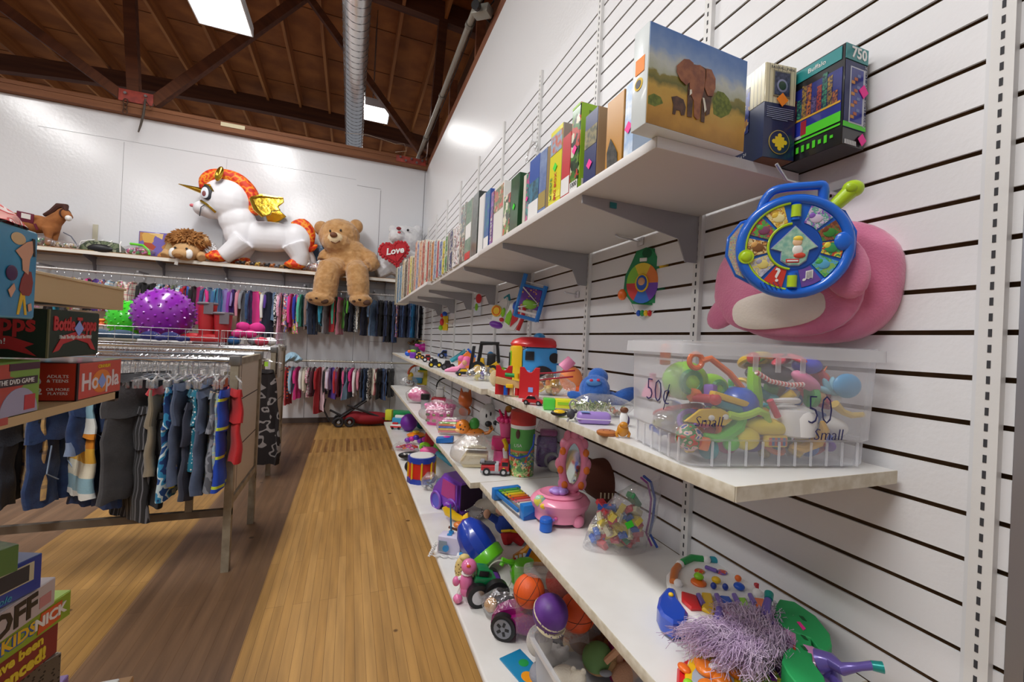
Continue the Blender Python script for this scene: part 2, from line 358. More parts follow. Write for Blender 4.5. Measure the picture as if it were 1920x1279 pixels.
# iron hooks hanging from the beam
t=thing('chain_hook','short dark chain hanging from the beam beside the red plate','hook',(-2.66,6.52,3.95))
g=G(); g.torus((0,0,0),.022,.006,BROWN,sz=1.6); g.torus((0,0,-.06),.022,.006,BROWN,rot=(0,0,1.2),sz=1.6); g.torus((0,0,-.12),.022,.006,BROWN,sz=1.6); obj('chain_links',g,t)
g=G(); g.tube([(0,0,0),(-.01,-.01,-.2),(-.03,-.01,-.33),(-.05,-.01,-.42)],[.012,.014,.012,.008],M('4a4038',.7)); g.tube([(0,0,-.02),(.03,-.02,-.06),(.06,-.03,-.1),(.09,-.03,-.08),(.09,-.03,-.05)],.007,BROWN)
o=obj('iron_hook',g,loc=(-2.46,6.50,4.02)); tag(o,'long rusty iron strap and hook hanging down over the back wall','hook')
# silver spiral duct
g=G(); n=150; rr=[]; dp=[]
DUCT=M('dcdad8',.27,.9,bump=.25,bsc=9)
for i in range(n+1):
    dp.append((-.083,.6+i*(10.4/n),4.47))
g.tube(dp,.133,DUCT,seg=32); 
o=obj('air_duct',g); tag(o,'silver spiral air duct running along under the roof','duct')
g=G(); s_=[]
for i in range(14*95): an=2*PI*i/14; s_.append((-.083+.1345*math.cos(an),.6+i*.11/14,4.47+.1345*math.sin(an)))
g.tube(s_,.0035,M('77777a',.5,.8),seg=3,caps=False); sp=obj('spiral_seam',g,o)
# pipe along the wall top
g=G(); zp=4.05; g.tube([(.86,y*.5,zp+.0) for y in range(2,20)],.028,M('9a958a',.5,.5),seg=12); 
for y in (3.7,4.9,6.0): g.cyl((.86,y-.02,zp),(.86,y+.02,zp),.036,M('85827a',.5,.5))
g.tube([(.905,2.0,zp-.01),(.90,3.5,zp+.01),(.90,5,zp-.02),(.905,6.4,zp)],.006,M('2b2625',.6)); o=obj('conduit_pipe',g); tag(o,'grey conduit pipe running below the roof along the right wall','pipe')
# camera/spot fixture
t=thing('security_camera','small grey camera clamped to the pipe above the right wall','camera',(.90,3.42,3.98))
g=G(); g.box((0,0,0),(.09,.16,.075),M('9c9a90',.4,.4),rot=(.2,.1,.7),bev=.01); obj('body',g,t)
g=G(); g.cyl((-.055,-.05,-.015),(-.085,-.08,-.025),.033,M('1e1e20',.3),r1=.036); obj('lens',g,t)
g=G(); g.tube([(.03,.04,0),(.08,.06,-.02),(.1,.02,.02)],.009,M('222222',.5)); g.tube([(.03,.0,.03),(.06,.1,.1),(.12,.1,.2),(.1,.0,.3)],.006,M('222222',.5)); obj('cable',g,t)
# loose wire
g=G(); g.tube([(-.2,6.5,4.10),(.1,6.5,4.14),(.3,6.5,4.12),(.5,6.5,4.09),(.62,6.5,4.12),(.66,6.5,4.02),(.5,6.5,3.97)],.003,M('b9a58d',.6),seg=5); tag(obj('loose_wire',g),'thin pale wire drooping over the back beam near the corner','wire')
# ---------------------------------------------------------------- lights
EM=M('ffffff',.5,emit=9); TUBEM=M('ffffff',.5,emit=14)
def fixture(x,y,z,w,l,label,power,rz=0,tubes=2):
    t=thing('fluorescent_light',label,'ceiling light',(x,y,z),rz)
    g=G(); g.box((0,0,.05),(w,l,.09),M('dfe3e6',.4)); 
    for s in(-1,1): g.box((s*w/2,0,.02),(.012,l,.1),M('e6e9ec',.35))
    for s in(-1,1): g.box((0,s*l/2,.02),(w,.012,.1),M('e6e9ec',.35))
    obj('housing',g,t)
    g=G(); g.box((0,0,-.0),(w*.94,l*.97,.012),EM); obj('diffuser',g,t)
    g=G()
    for s in range(4): g.box((0,-l*.45+l*.3*s,.9),(.012,.012,1.7 if z+1.7<6.4 else 1.2),STEEL)
    obj('hanger',g,t)
    L=bpy.data.lights.new('tube_light','AREA'); L.shape='RECTANGLE'; L.size=w*.9; L.size_y=l*.95; L.energy=power; L.color=(1,.985,.96)
    lo=bpy.data.objects.new('tube_light',L); COL.objects.link(lo); lo.parent=t; lo.location=(0,0,-.03)
fixture(-1.41,4.29,4.55,.5,2.44,'bright fluorescent ceiling light nearest, left of the duct',62)
fixture(.18,7.35,4.9,.5,.5,'small bright ceiling light seen behind the duct near the corner',16)
fixture(-1.41,.2,4.6,.5,2.44,'fluorescent ceiling light over the aisle behind the viewer',105)
fixture(-4.8,3.6,4.6,.5,2.44,'fluorescent ceiling light over the clothes racks at far left',60)
fixture(-4.8,-.5,4.6,.5,2.44,'fluorescent ceiling light at the left behind the viewer',70)
w=bpy.data.worlds.new('world'); SC.world=w; w.use_nodes=True; bg=w.node_tree.nodes['Background']; bg.inputs[0].default_value=(.86,.9,1,1); bg.inputs[1].default_value=.29
SC.view_settings.view_transform='Standard'; SC.view_settings.look='None'; SC.view_settings.gamma=1; SC.view_settings.exposure=-0.12; SC.view_settings.use_curve_mapping=False
SC.cycles.max_bounces=6; SC.cycles.diffuse_bounces=3; SC.cycles.glossy_bounces=3; SC.cycles.transparent_max_bounces=24; SC.cycles.transmission_bounces=4
SC.cycles.use_denoising=True; SC.cycles.sample_clamp_indirect=6; SC.cycles.caustics_reflective=False; SC.cycles.caustics_refractive=False
# ---------------------------------------------------------------- shelving on the right wall
ZA,ZB2,ZC,ZP=1.06,.645,.15,1.69
STD=[.371+.6375*j for j in range(10)]
SLOT=M('3a3a3e',.8)
ordn=['nearest','second','third','fourth','fifth','sixth','seventh','eighth','ninth','farthest']
for j,y in enumerate(STD):
    g=G(); zt=ZT if j>0 else ZT+.02; g.box((XW-.0075,y,zt/2),(.015,.028,zt),M('e3e2e0',.4,bump=.05,bsc=60)); g.box((XW-.001,y+.018,zt/2),(.002,.012,zt),M('dfe0e2',.4)) if j==0 else None
    if j<4:
        for i in range(int((zt-.3)/.0254)):
            g.box((XW-.0153,y,.3+i*.0254),(.001,.0045,.0125),SLOT)
    o=obj('shelf_standard',g); tag(o,'white slotted steel shelf upright, %s along the right wall'%ordn[j],'shelf upright','slotted uprights on the right wall')
def bracket(y,z,dep,label,flip=0):
    g=G(); g.prism([(0,0),(-dep,0),(-dep,-.022),(-dep+.06,-.03),(-.075,-.075),(-.045,-.14),(0,-.14)],.004,GREYM)
    o=obj('shelf_bracket',g,loc=(XW-.015,y-.002,z)); tag(o,label,'bracket','steel brackets under the shelves')
def board(name,x0,y0,y1,zt,th,label,xe=XW-.017,m=None):
    edge=EDGEP if zt>1.5 else EDGE
    t=thing(name,label,'shelf',((x0+xe)/2,(y0+y1)/2,zt))
    g=G(); g.box((0,0,-th/2),(xe-x0,y1-y0,th-.0004),m or SHELFW); obj('shelf_board',g,t)
    g=G(); g.box((-(xe-x0)/2-.001,0,-th/2),(.002,y1-y0,th),edge,bev=.0006); g.box((0,-(y1-y0)/2-.001,-th/2),(xe-x0,.002,th),edge); obj('edge_banding',g,t)
    return t
SHELF_SHADED=M('c9c4c0',.45)  # white laminate, greyed: the shade under the high boards is in this colour
YPn=.703
board('puzzle_shelf',.556,YPn,1.97,ZP,.022,'high white shelf board nearest, carrying puzzle boxes',m=SHELF_SHADED)
board('puzzle_shelf',.560,1.974,3.22,ZP,.022,'high white shelf board beneath the tall yellow and purple puzzle boxes',m=SHELF_SHADED)
board('puzzle_shelf',.522,3.224,5.15,ZP,.022,'high white shelf board at the far end under the row of thin books',m=SHELF_SHADED)
board('toy_shelf',.562,.487,1.745,ZA,.024,'eye-level white toy shelf board nearest, under the translucent bin')
board('toy_shelf',.535,1.749,3.6,ZA,.024,'eye-level white toy shelf board holding the toy bus front and vehicles')
board('toy_shelf',.530,3.604,5.75,ZA,.024,'eye-level white toy shelf board at the far end')
board('toy_shelf',.562,.52,1.79,ZB2,.024,'middle white toy shelf board nearest, under the bag of bricks')
board('toy_shelf',.520,1.794,3.7,ZB2,.024,'middle white toy shelf board under the pink basket')
board('toy_shelf',.520,3.704,5.65,ZB2,.024,'middle white toy shelf board at the far end')
def deck(y0,y1,label):
    t=thing('base_shelf',label,'shelf',(.72,(y0+y1)/2,ZC))
    g=G(); g.box((0,0,-.014),(.508,y1-y0,.028),SHELFW,bev=.009,seg=3); obj('shelf_board',g,t)
    g=G(); g.box((.03,0,-.089),(.43,y1-y0-.01,.122),M('4b3526',.8)); obj('plinth',g,t)
deck(.1,2.722,'lowest white shelf deck nearest the viewer'); deck(2.727,5.8,'lowest white shelf deck at the far end')
for j,y in enumerate(STD):
    if 1<=j<=7: bracket(y,ZP-.022,.40 if j<5 else .37,'grey steel bracket under the high puzzle shelf, %s'%ordn[j-1])
for j in (1,2,3,4,6): 
    bracket(STD[j],ZA-.024,.33,'grey steel bracket under the eye-level toy shelf, %s'%ordn[j-1]); bracket(STD[j],ZB2-.024,.33,'grey steel bracket under the middle toy shelf, %s'%ordn[j-1])
# small teal tag on the bracket
g=G(); g.box((0,0,0),(.022,.003,.016),M('1f7a80',.4),bev=.003); tag(obj('sensor_tag',g,loc=(.66,STD[1]-.004,ZP-.036)),'small dark teal tag stuck to the nearest high bracket','tag')
# ---------------------------------------------------------------- the shelf along the back wall, rods
t=thing('wall_shelf','long white shelf along the back wall carrying plush toys','shelf',(-2.0,6.46,2.09))
g=G(); g.box((0,0,-.014),(5.6,.33,.028),M('b78a5c',.6,pat='wood',c2='9c7144',axis=0)); obj('shelf_board',g,t)
g=G(); g.box((0,-.166,-.027),(5.6,.006,.04),M('e8e4da',.5)); obj('edge_strip',g,t)
g=G(); g.box((0,.155,-.09),(5.6,.02,.07),WHITE2); obj('wall_cleat',g,t)
for i,x in enumerate([-4.2,-3.55,-2.9,-2.22,-1.54,-.87,-.2,.45]):
    g=G(); g.prism([(0,0),(0,-.2),(.05,-.2),(.09,-.08),(.29,-.03),(.29,0)],.005,M('8e8c92',.5,.3)); o=obj('shelf_bracket',g,loc=(x,6.62,2.06),rot=(0,0,-PI/2)); 
    tag(o,'grey bracket under the back wall shelf, %s from the left'%ordn[i],'bracket','brackets under the back shelf')
ROD1=(6.36,1.855); ROD2=(6.40,.885)
g=G(); g.cyl((-4.6,ROD1[0],ROD1[1]),(.93,ROD1[0],ROD1[1]),.014,M('c9c6c4',.35,.4)); o=obj('clothes_rail',g); tag(o,'long upper clothes rail across the back wall','clothes rail')
for x in (-4.2,-3.3,-2.4,-1.5,-.6,.3): g=G(); g.box((x,6.5,1.9),(.02,.28,.02),GREYM); obj('rail_arm',g,o)
g=G(); g.cyl((-1.5,ROD2[0],ROD2[1]),(.9,ROD2[0],ROD2[1]),.013,M('b9b2a2',.4,.4)); o=obj('clothes_rail',g); tag(o,'lower clothes rail across the back wall','clothes rail')
for x in (-1.3,-.556,.05,.605): g=G(); g.box((x,6.53,ROD2[1]),(.018,.22,.018),GREYM); obj('rail_arm',g,o)
# ================================================================= generic toy helpers (toys designed in photo-sized units, then scaled to metres)
def toy(name,label,cat,px,py,z=None,x=None,y=None,rz=None,group=None,rot=None,lift=0):
    loc=at(px,py,z=z) if z is not None else at(px,py,x=x) if x is not None else at(px,py,y=y)
    loc=loc.copy(); u=mpp(loc); loc.z+=lift
    t=thing(name,label,cat,loc,-YAW if rz is None else rz,group,rot)
    return t,u
def part(t,name,u,fn,label=None,**k):
    g=G(u); fn(g); return obj(name,g,t,label=label,**k)
YEL=M('f2c518',.35,coat=.3); ORG=M('ee6f1c',.35,coat=.3); REDP=M('d31f26',.35,coat=.3); BLU=M('1557c9',.35,coat=.3); LBLU=M('2f8fd0',.35,coat=.3)
GRN=M('1f9a4a',.35,coat=.3); LIME=M('8fd41f',.35,coat=.3); PNK=M('ee5fa3',.35,coat=.3); LPNK=M('f08fb8',.4,coat=.2); MAG=M('c0179a',.35,coat=.3); PUR=M('7a2fb0',.35,coat=.3)
LAV=M('a98bd8',.4,coat=.2); BLK=M('1b1b1e',.4); DGR=M('4a4b50',.45); GRY=M('9b9ca2',.45); WHT=M('f1f0ee',.4,coat=.2); TAN=M('d9b98a',.6); BRN=M('6d3f22',.6); TEAL=M('1d93a6',.35,coat=.3); SKN=M('e2a981',.6)
def wob(g,amt,sc=3,seed=0):
    for v in g.bm.verts:
        n=noise.noise_vector(v.co*sc+Vector((seed*7.3,seed,0))); v.co+=n*amt
def bagg(t,u,w,h,d,seed=0,cx=0,name='clear_bag',cz=None,open_top=False,y0=0):
    """crumpled clear bag, centred on cx, resting on 0"""
    g=G(u)
    def fn(a,b):
        th=2*PI*a; ph=b; z=h*ph; k=(1-abs(2*min(ph,.98)-1)**2.6)**.5 if ph<.55 else 1-.62*((ph-.55)/.45)**1.3
        x=w/2*k*math.copysign(abs(math.cos(th))**.7,math.cos(th)); y=d/2*k*math.copysign(abs(math.sin(th))**.8,math.sin(th))
        nn=noise.noise_vector(Vector((x*4/w+seed*3.1,y*4/w,z*4/w)))
        return Vector((cx+x+nn.x*w*.055,y0+y+nn.y*w*.05,max(.3,z+nn.z*h*.06)))
    g.grid(fn,30,13,BAG,cu=True); return obj(name,g,t)
def trinkets(t,u,w,h,d,cols,n=26,seed=1,size=.16,name='contents',label=None,cx=0,y0=0,z0=0):
    r=random.Random(seed); g=G(u)
    for i in range(n):
        a=r.random()*2*PI; q=math.sqrt(r.random()); x=cx+w*.42*q*math.cos(a); y=y0+d*.4*q*math.sin(a); z=z0+h*.08+h*.75*r.random()*(1-q*q*.6)
        m=r.choice(cols); s=w*size*(.6+.8*r.random()); k=r.random(); ro=(r.random()*3,r.random()*3,r.random()*3)
        if k<.35: g.ell((x,y,z+s*.3),(s*.5,s*.35,s*.3),m,ro,10,6)
        elif k<.6: g.box((x,y,z+s*.3),(s*.8,s*.45,s*.3),m,ro,bev=s*.06,seg=1)
        elif k<.8: g.cyl((x,y,z+s*.2),(x+s*(r.random()-.5),y+s*(r.random()-.5),z+s*.6),s*.22,m,seg=8)
        else: g.torus((x,y,z+s*.3),s*.35,s*.1,m,rot=ro,seg=12,sg=6)
    for v in g.bm.verts: v.co.z=max(v.co.z,.5*u)
    o=obj(name,g,t,label=label); o['kind']='stuff'; return o
def carbody(g,L,h,w,m,prof):
    g.prism([(p[0]*L,p[1]*h) for p in prof],w,m,o=(0,-w/2,0),bev=min(h,w)*.08,smooth=True)
def car(px,py,z,L,h,w,m,label,cat='toy car',wheel=None,prof=None,win=None,rz=None,wr=.2,extra=None,name='toy_car',wm=None,group=None):
    t,u=toy(name,label,cat,px,py,z=z,rz=rz,group=group); wr_=h*wr*1.25; w0=w
    prof=prof or [(-.5,.22),(.5,.22),(.5,.5),(.42,.56),(.22,.6),(.1,1),(-.24,1),(-.36,.6),(-.5,.55)]
    g=G(u); carbody(g,L,h,w0,m,prof); obj('body',g,t)
    if win is not False:
        g=G(u); g.prism([(.19*L,.62*h),(.09*L,.93*h),(-.22*L,.93*h),(-.31*L,.62*h)],w0*1.02,win or BLK,o=(0,-w0*.51,0)); obj('windows',g,t)
    for sx in(-.3,.3):
        for sy in(-.5,.5):
            g=G(u); g.cyl((sx*L,sy*w0-.06*w0,wr_),(sx*L,sy*w0+.06*w0,wr_),wr_,wheel or BLK,seg=16); wo=obj('wheel',g,t); g=G(u); g.cyl((sx*L,sy*w0-.075*w0,wr_),(sx*L,sy*w0+.075*w0,wr_),wr_*.5,wm or GRY,seg=12); obj('hub',g,wo)
    if extra: extra(t,u)
    return t,u
# ================================================================= the translucent bin
RB=-.197
RIBM=film('frosted_rib',.72,'f2f2f6',dif=.9,rough=.3,bump=0)
binroot=thing('storage_bin','large translucent plastic bin of small toys marked 50 cents at the shelf end','storage bin',(.550,.576,ZA+.001),RB)
BW,BD,BH=.385,.235,.222
def rrect(w,d,r,n=5):
    P=[]
    for cx,cy,a0 in ((w-r,d-r,0),(r,d-r,PI/2),(r,r,PI),(w-r,r,1.5*PI)):
        for i in range(n+1): a=a0+PI/2*i/n; P.append((cx+r*math.cos(a),cy+r*math.sin(a)))
    return P
def shell(levels,m,name,cap=True,off=0):
    g=G(); rings=[]
    for (w,d,r,ox,oy,z) in levels:
        rings.append([g.bm.verts.new((p[0]+ox,p[1]+oy,z)) for p in rrect(w,d,r)])
    n=len(rings[0])
    for A,B in zip(rings,rings[1:]):
        for k in range(n): g.bm.faces.new((A[k],A[(k+1)%n],B[(k+1)%n],B[k]))
    if cap: g.bm.faces.new(rings[0][::-1])
    g._fin([v for q in rings for v in q],m); return obj(name,g,binroot)
shell([(BW-.03,BD-.03,.03,.015,.015,0),(BW-.014,BD-.014,.03,.007,.007,.006),(BW-.012,BD-.012,.03,.006,.006,.047),(BW-.002,BD-.002,.028,.001,.001,.052),(BW+.006,BD+.006,.026,-.003,-.003,.20),(BW+.008,BD+.008,.026,-.004,-.004,BH)],BINM,'body')
shell([(BW+.004,BD+.004,.026,-.002,-.002,BH-.004),(BW+.030,BD+.026,.03,-.015,-.013,BH-.002),(BW+.032,BD+.028,.03,-.016,-.014,BH-.024)],RIMM,'rim',cap=False)
for i in range(10): g=G(); g.cyl((.05+i*.033,.0045,.004),(.05+i*.033,.0045,.047),.0022,RIBM,seg=6); obj('base_rib',g,binroot)
for i in range(6): g=G(); g.cyl((.0045,.035+i*.033,.004),(.0045,.035+i*.033,.047),.0022,RIBM,seg=6); obj('base_rib',g,binroot)
for x in (.12,.165,.215): g=G(); g.box((x,-.004,BH-.037),(.009,.003,.026),RIBM); obj('grip_rib',g,binroot)
g=G(); g.box((-.002,.07,.185),(.003,.09,.004),RIBM); obj('grip_rib',g,binroot)
INK=M('26265c',.5)
text('50',.078,INK,binroot,(.255,-.0045,.105),(R(90),0,0),sx=.72,bold=-.0022,shear=-.05,name='handwritten_price')
text('Small',.030,INK,binroot,(.275,-.003,.062),(R(90),0,0),bold=-.0006,shear=.15,name='handwritten_word')
text('50¢',.066,INK,binroot,(-.0035,.105,.12),(R(90),0,-PI/2),sx=1.0,bold=-.0018,name='handwritten_price')
text('Small',.026,INK,binroot,(.035,-.0025,.082),(R(90),0,0),bold=-.0006,shear=.2,name='handwritten_word')
Bw=binroot.matrix_basis if False else Matrix.Translation(binroot.location)@Euler((0,0,RB)).to_matrix().to_4x4()
def inbin(name,label,cat,x,y,z,fn,rot=(0,0,0)):
    p=Bw@Vector((x,y,z)); g=G(); fn(g); o=obj(name,g,loc=p,rot=(rot[0],rot[1],rot[2]+RB)); tag(o,label,cat,'small toys in the translucent bin'); return o
def L_(f): return f
inbin('toy_skull','lime green hollow toy mask in the translucent bin','toy',.055,.09,.145,lambda g:(g.ell((-.01,0,0),(.045,.035,.038),LIME),g.ell((.045,0,-.012),(.034,.03,.028),LIME),g.torus((-.015,-.028,.0),.018,.007,GRN,sg=6),g.torus((.045,-.026,-.01),.011,.006,GRN,sg=6)))
inbin('toy_ball','shiny dark blue ball in the middle of the translucent bin','toy',.135,.055,.105,lambda g:g.ell((0,0,0),.036,BLU))
inbin('toy_cutlass','orange toy scissors lying across the top of the bin','toy',.07,.05,.185,lambda g:(g.torus((-.03,0,0),.013,.005,ORG),g.tube([(-.02,0,.0),(.0,0,.006),(.04,0,-.02),(.07,0,-.05)],.006,ORG)))
inbin('toy_figure','small orange toy figure standing near the left top of the bin','toy',.018,.12,.19,lambda g:(g.box((0,0,0),(.02,.012,.035),ORG,bev=.004),g.ell((0,0,.016),.01,ORG)))
inbin('toy_cup','pink toy bell cup at the left of the translucent bin','toy',-.0+.03,.19,.12,lambda g:g.lathe([(.022,-.02),(.02,-.01),(.012,.008),(.006,.022),(.008,.03),(0,.032)],LPNK))
inbin('toy_lever','yellow and green toy blaster barrel under the green mask','toy',.10,.03,.118,lambda g:(g.box((0,0,0),(.08,.018,.012),YEL,rot=(0,.25,0),bev=.003),g.box((.0,0,-.014),(.06,.014,.014),TEAL,rot=(0,.25,0),bev=.003)))
inbin('toy_lizard','light green rubber lizard arm in the bin','toy',.17,.06,.148,lambda g:g.tube([(0,0,.03),(0,0,0),(.005,0,-.03),(.012,0,-.05)],[.011,.012,.013,.008],LIME))
inbin('toy_hoop','yellow ring toy with red beads near the top centre of the bin','toy',.195,.09,.19,lambda g:(g.torus((0,0,0),.026,.007,YEL,rot=(1.1,0,0)),g.torus((0,0,.006),.018,.005,LIME,rot=(1.1,0,0)),g.ell((-.02,-.02,.005),.012,REDP)))
inbin('skipping_rope','red and white twisted toy rope across the bin','toy rope',.2,.03,.16,lambda g:g.tube([(-.05,0,.01),(-.02,0,-.006),(.02,0,-.012),(.05,0,-.01)],.0045,M('e06a62',.6,pat='stripe',cols=('e06a62','f5e9e4'),sc=140,axis=0)))
inbin('rubber_lump','dark grey rubber lump lying behind the rope in the bin','toy',.22,.08,.165,lambda g:g.ell((0,0,0),(.05,.03,.02),DGR))
inbin('toy_flower','pink spread plastic flower at the top right of the bin','toy',.25,.07,.195,lambda g:[g.ell((.03*math.cos(i),.02*math.sin(i),.004*math.sin(i*3)),(.022,.01,.006),M('e2475f',.4),rot=(0,.3,i)) for i in (0,1.2,2.4,3.6,4.8)])
inbin('toy_dome','purple blue half ball near the right top of the bin','toy',.285,.06,.185,lambda g:g.ell((0,0,0),(.028,.024,.017),M('4a53c8',.3)))
inbin('toy_mug','white toy cake pot with pastel icing in the middle of the bin','toy',.235,.035,.085,lambda g:(g.lathe([(.028,-.032),(.037,-.028),(.040,.005),(.036,.017),(.02,.024),(0,.025)],WHT),g.ell((0,0,.014),(.035,.035,.011),M('f5dfe4',.5,pat='blotch',cols=('f5dfe4','bfe0e4','f2f0c0','e9b7cf'),sc=60)),g.torus((-.02,0,.032),.022,.005,WHT,rot=(1.35,0,0))))
inbin('toy_wristwatch','red plastic strap beside the white pot','toy',.34,.06,.125,lambda g:(g.tube([(-.03,0,.05),(-.01,0,.02),(.0,0,0),(.008,0,-.02)],[.01,.014,.013,.008],M('de4a5c',.4)),g.ell((.002,-.012,-.002),(.012,.005,.012),WHT)))
inbin('toy_orange_flower','pink scoop shaped toy at the right of the bin','toy',.275,.05,.155,lambda g:g.ell((0,0,0),(.035,.015,.014),LPNK,rot=(0,.5,0)))
inbin('toy_pumpkin','orange spiky toy near the right side of the bin','toy',.325,.07,.16,lambda g:(g.ell((0,0,0),(.02,.016,.016),ORG),[g.cyl((0,0,0),(.03*math.cos(a),0,.03*math.sin(a)),.004,ORG,r1=.001,seg=6) for a in (0,1,2,3)]))
inbin('toy_egg','light blue oval compact case at the right side of the bin','toy',.352,.035,.150,lambda g:g.ell((0,0,0),(.031,.010,.024),M('4fa8dc',.35)))
inbin('toy_fan','pale blue feathery toy beside the oval case','toy',.325,.045,.135,lambda g:[g.ell((.014*math.cos(a),0,.014*math.sin(a)),(.018,.006,.006),M('8cc9dd',.5),rot=(0,-a,0)) for a in (0,.7,1.4,2.1,2.8)])
inbin('toy_wrench','yellow bent toy tool at the right of the bin','toy',.35,.03,.10,lambda g:g.tube([(-.03,0,.015),(-.01,0,0),(.01,0,-.006),(.035,0,-.004)],[.009,.006,.006,.005],M('e8c657',.4)))
inbin('toy_shell','white rounded soap shaped toy low at the right of the bin','toy',.335,.045,.07,lambda g:g.ell((0,0,0),(.03,.02,.018),WHT,rot=(0,.3,0)))
inbin('toy_duck','yellow toy duck blaster lying in front in the bin','toy',.155,.03,.058,lambda g:(g.ell((.02,0,.012),(.045,.02,.017),M('f0da3c',.4),rot=(0,.12,0)),g.ell((-.02,0,-.01),(.025,.018,.022),M('f0da3c',.4)),g.box((.03,-.012,-.012),(.045,.012,.022),M('e8c93a',.4),bev=.004),g.box((.03,-.019,-.012),(.035,.002,.014),M('d05a3a',.4,pat='stripe',cols=('d05a3a','3f6f9c'),sc=90,axis=0))))
inbin('toy_fish','yellow flat fish with white eyes at the left front of the bin','toy',.055,.02,.088,lambda g:(g.prism([(-.05,-.01),(-.02,.012),(.02,.014),(.05,0),(.03,-.016),(-.01,-.014)],.006,M('f0c93a',.4),bev=.001),g.ell((.028,-.002,.0),(.006,.003,.005),WHT),g.ell((.0,-.002,-.002),(.006,.003,.005),WHT)))
inbin('toy_alien','bright green rubber dinosaur in front in the bin','toy',.095,.03,.055,lambda g:(g.tube([(-.045,0,-.002),(-.02,0,-.008),(0,0,0),(.02,0,.014),(.03,0,.035)],[.004,.008,.013,.014,.010],M('69cf3d',.4)),g.ell((.01,0,-.015),(.016,.012,.016),M('69cf3d',.4)),g.tube([(.0,0,.02),(-.01,0,.04),(-.03,0,.045)],.006,M('a6da3f',.4))))
inbin('toy_snake','lime green curled rubber snake in the middle of the bin','toy',.12,.02,.092,lambda g:g.tube([(-.03,0,0),(-.01,0,-.004),(.01,0,.0),(.03,0,.008),(.045,0,.002),(.05,0,-.012)],.007,M('b2dc48',.4)))
inbin('toy_banana','orange yellow crescent toy in front right of the bin','toy',.255,.02,.048,lambda g:g.tube([(-.035,0,-.012),(-.01,0,-.016),(.02,0,-.004),(.035,0,.02),(.03,0,.035)],[.004,.009,.011,.009,.004],M('f0bb37',.4)))
inbin('toy_car_small','dark blue toy car at the right front of the bin','toy',.295,.035,.05,lambda g:(g.box((0,0,0),(.045,.02,.014),BLU,bev=.004),g.box((0,0,.01),(.02,.018,.012),TEAL,bev=.004)))
inbin('toy_red_arc','red plastic hoop lying low at the left of the bin','toy',.062,.14,.08,lambda g:g.torus((0,0,0),.045,.005,REDP,rot=(1.2,0,0.3)))
inbin('toy_globe','multicoloured speckled ball low at the left corner of the bin','toy',.03,.045,.045,lambda g:g.ell((0,0,0),.025,M('e05a3a',.4,pat='blotch',cols=('d8402f','2f8f4f','f2c8c0','2f5fb0'),sc=70)))
inbin('toy_clear_ball','clear bubble with coins at the left of the bin','toy',.03,.12,.06,lambda g:(g.ell((0,0,0),(.03,.028,.025),CLR),g.ell((0,0,-.006),(.014,.014,.007),GRY),g.ell((.005,0,.006),(.008,.008,.008),M('b08a50',.4))))
inbin('toy_pink_stick','red candy shaped stick between the blue ball and white pot','toy',.18,.02,.105,lambda g:g.tube([(-.008,0,.015),(.01,0,-.015)],.006,M('e2475f',.4)))
inbin('toy_boat','dark blue and lime toy boat at the bottom left of the bin','toy',.04,.165,.035,lambda g:(g.box((0,0,0),(.03,.05,.015),BLU,bev=.005),g.ell((0,0,.012),(.016,.022,.01),M('d3e03a',.4))))
binc=[('red','d8303a'),('orange','ef7a2c'),('yellow','efc73a'),('green','43a94c'),('blue','2c62b8'),('pink','e46a98'),('purple','7d4fb5'),('teal','2a9aa5'),('white','eceae6'),('tan','d2a56a')]
rb=random.Random(11)
shapes=[('block',lambda g,m:g.box((0,0,0),(.03,.018,.014),m,bev=.003)),('disc',lambda g,m:g.cyl((0,0,-.004),(0,0,.004),.015,m)),('bead',lambda g,m:g.ell((0,0,0),(.014,.011,.011),m)),('ring',lambda g,m:g.torus((0,0,0),.014,.004,m,seg=16,sg=6)),('peg',lambda g,m:(g.cyl((0,0,-.014),(0,0,.012),.006,m,seg=10),g.ell((0,0,.014),.008,m)))]
lay=[('bottom',.022,44),('middle',.065,40),('upper',.115,30)]
for nm,zz,n in lay:
    for i in range(n):
        cn,cc=binc[(i*3+int(zz*100))%10]; sn,sf=shapes[(i//10+i+int(zz*50))%5]; m=M(cc,.4)
        x=.045+.295*((i*.618)%1); y=.04+.15*((i*.37+.2)%1)
        inbin('toy_'+sn,'small %s plastic %s in the %s layer of the bin'%(cn,sn,nm),'toy',x,y,zz+rb.random()*.02,lambda g:(sf(g,m),[setattr(v,'co',v.co*1.35) for v in g.bm.verts]),rot=(rb.random()*3,rb.random()*3,rb.random()*3))
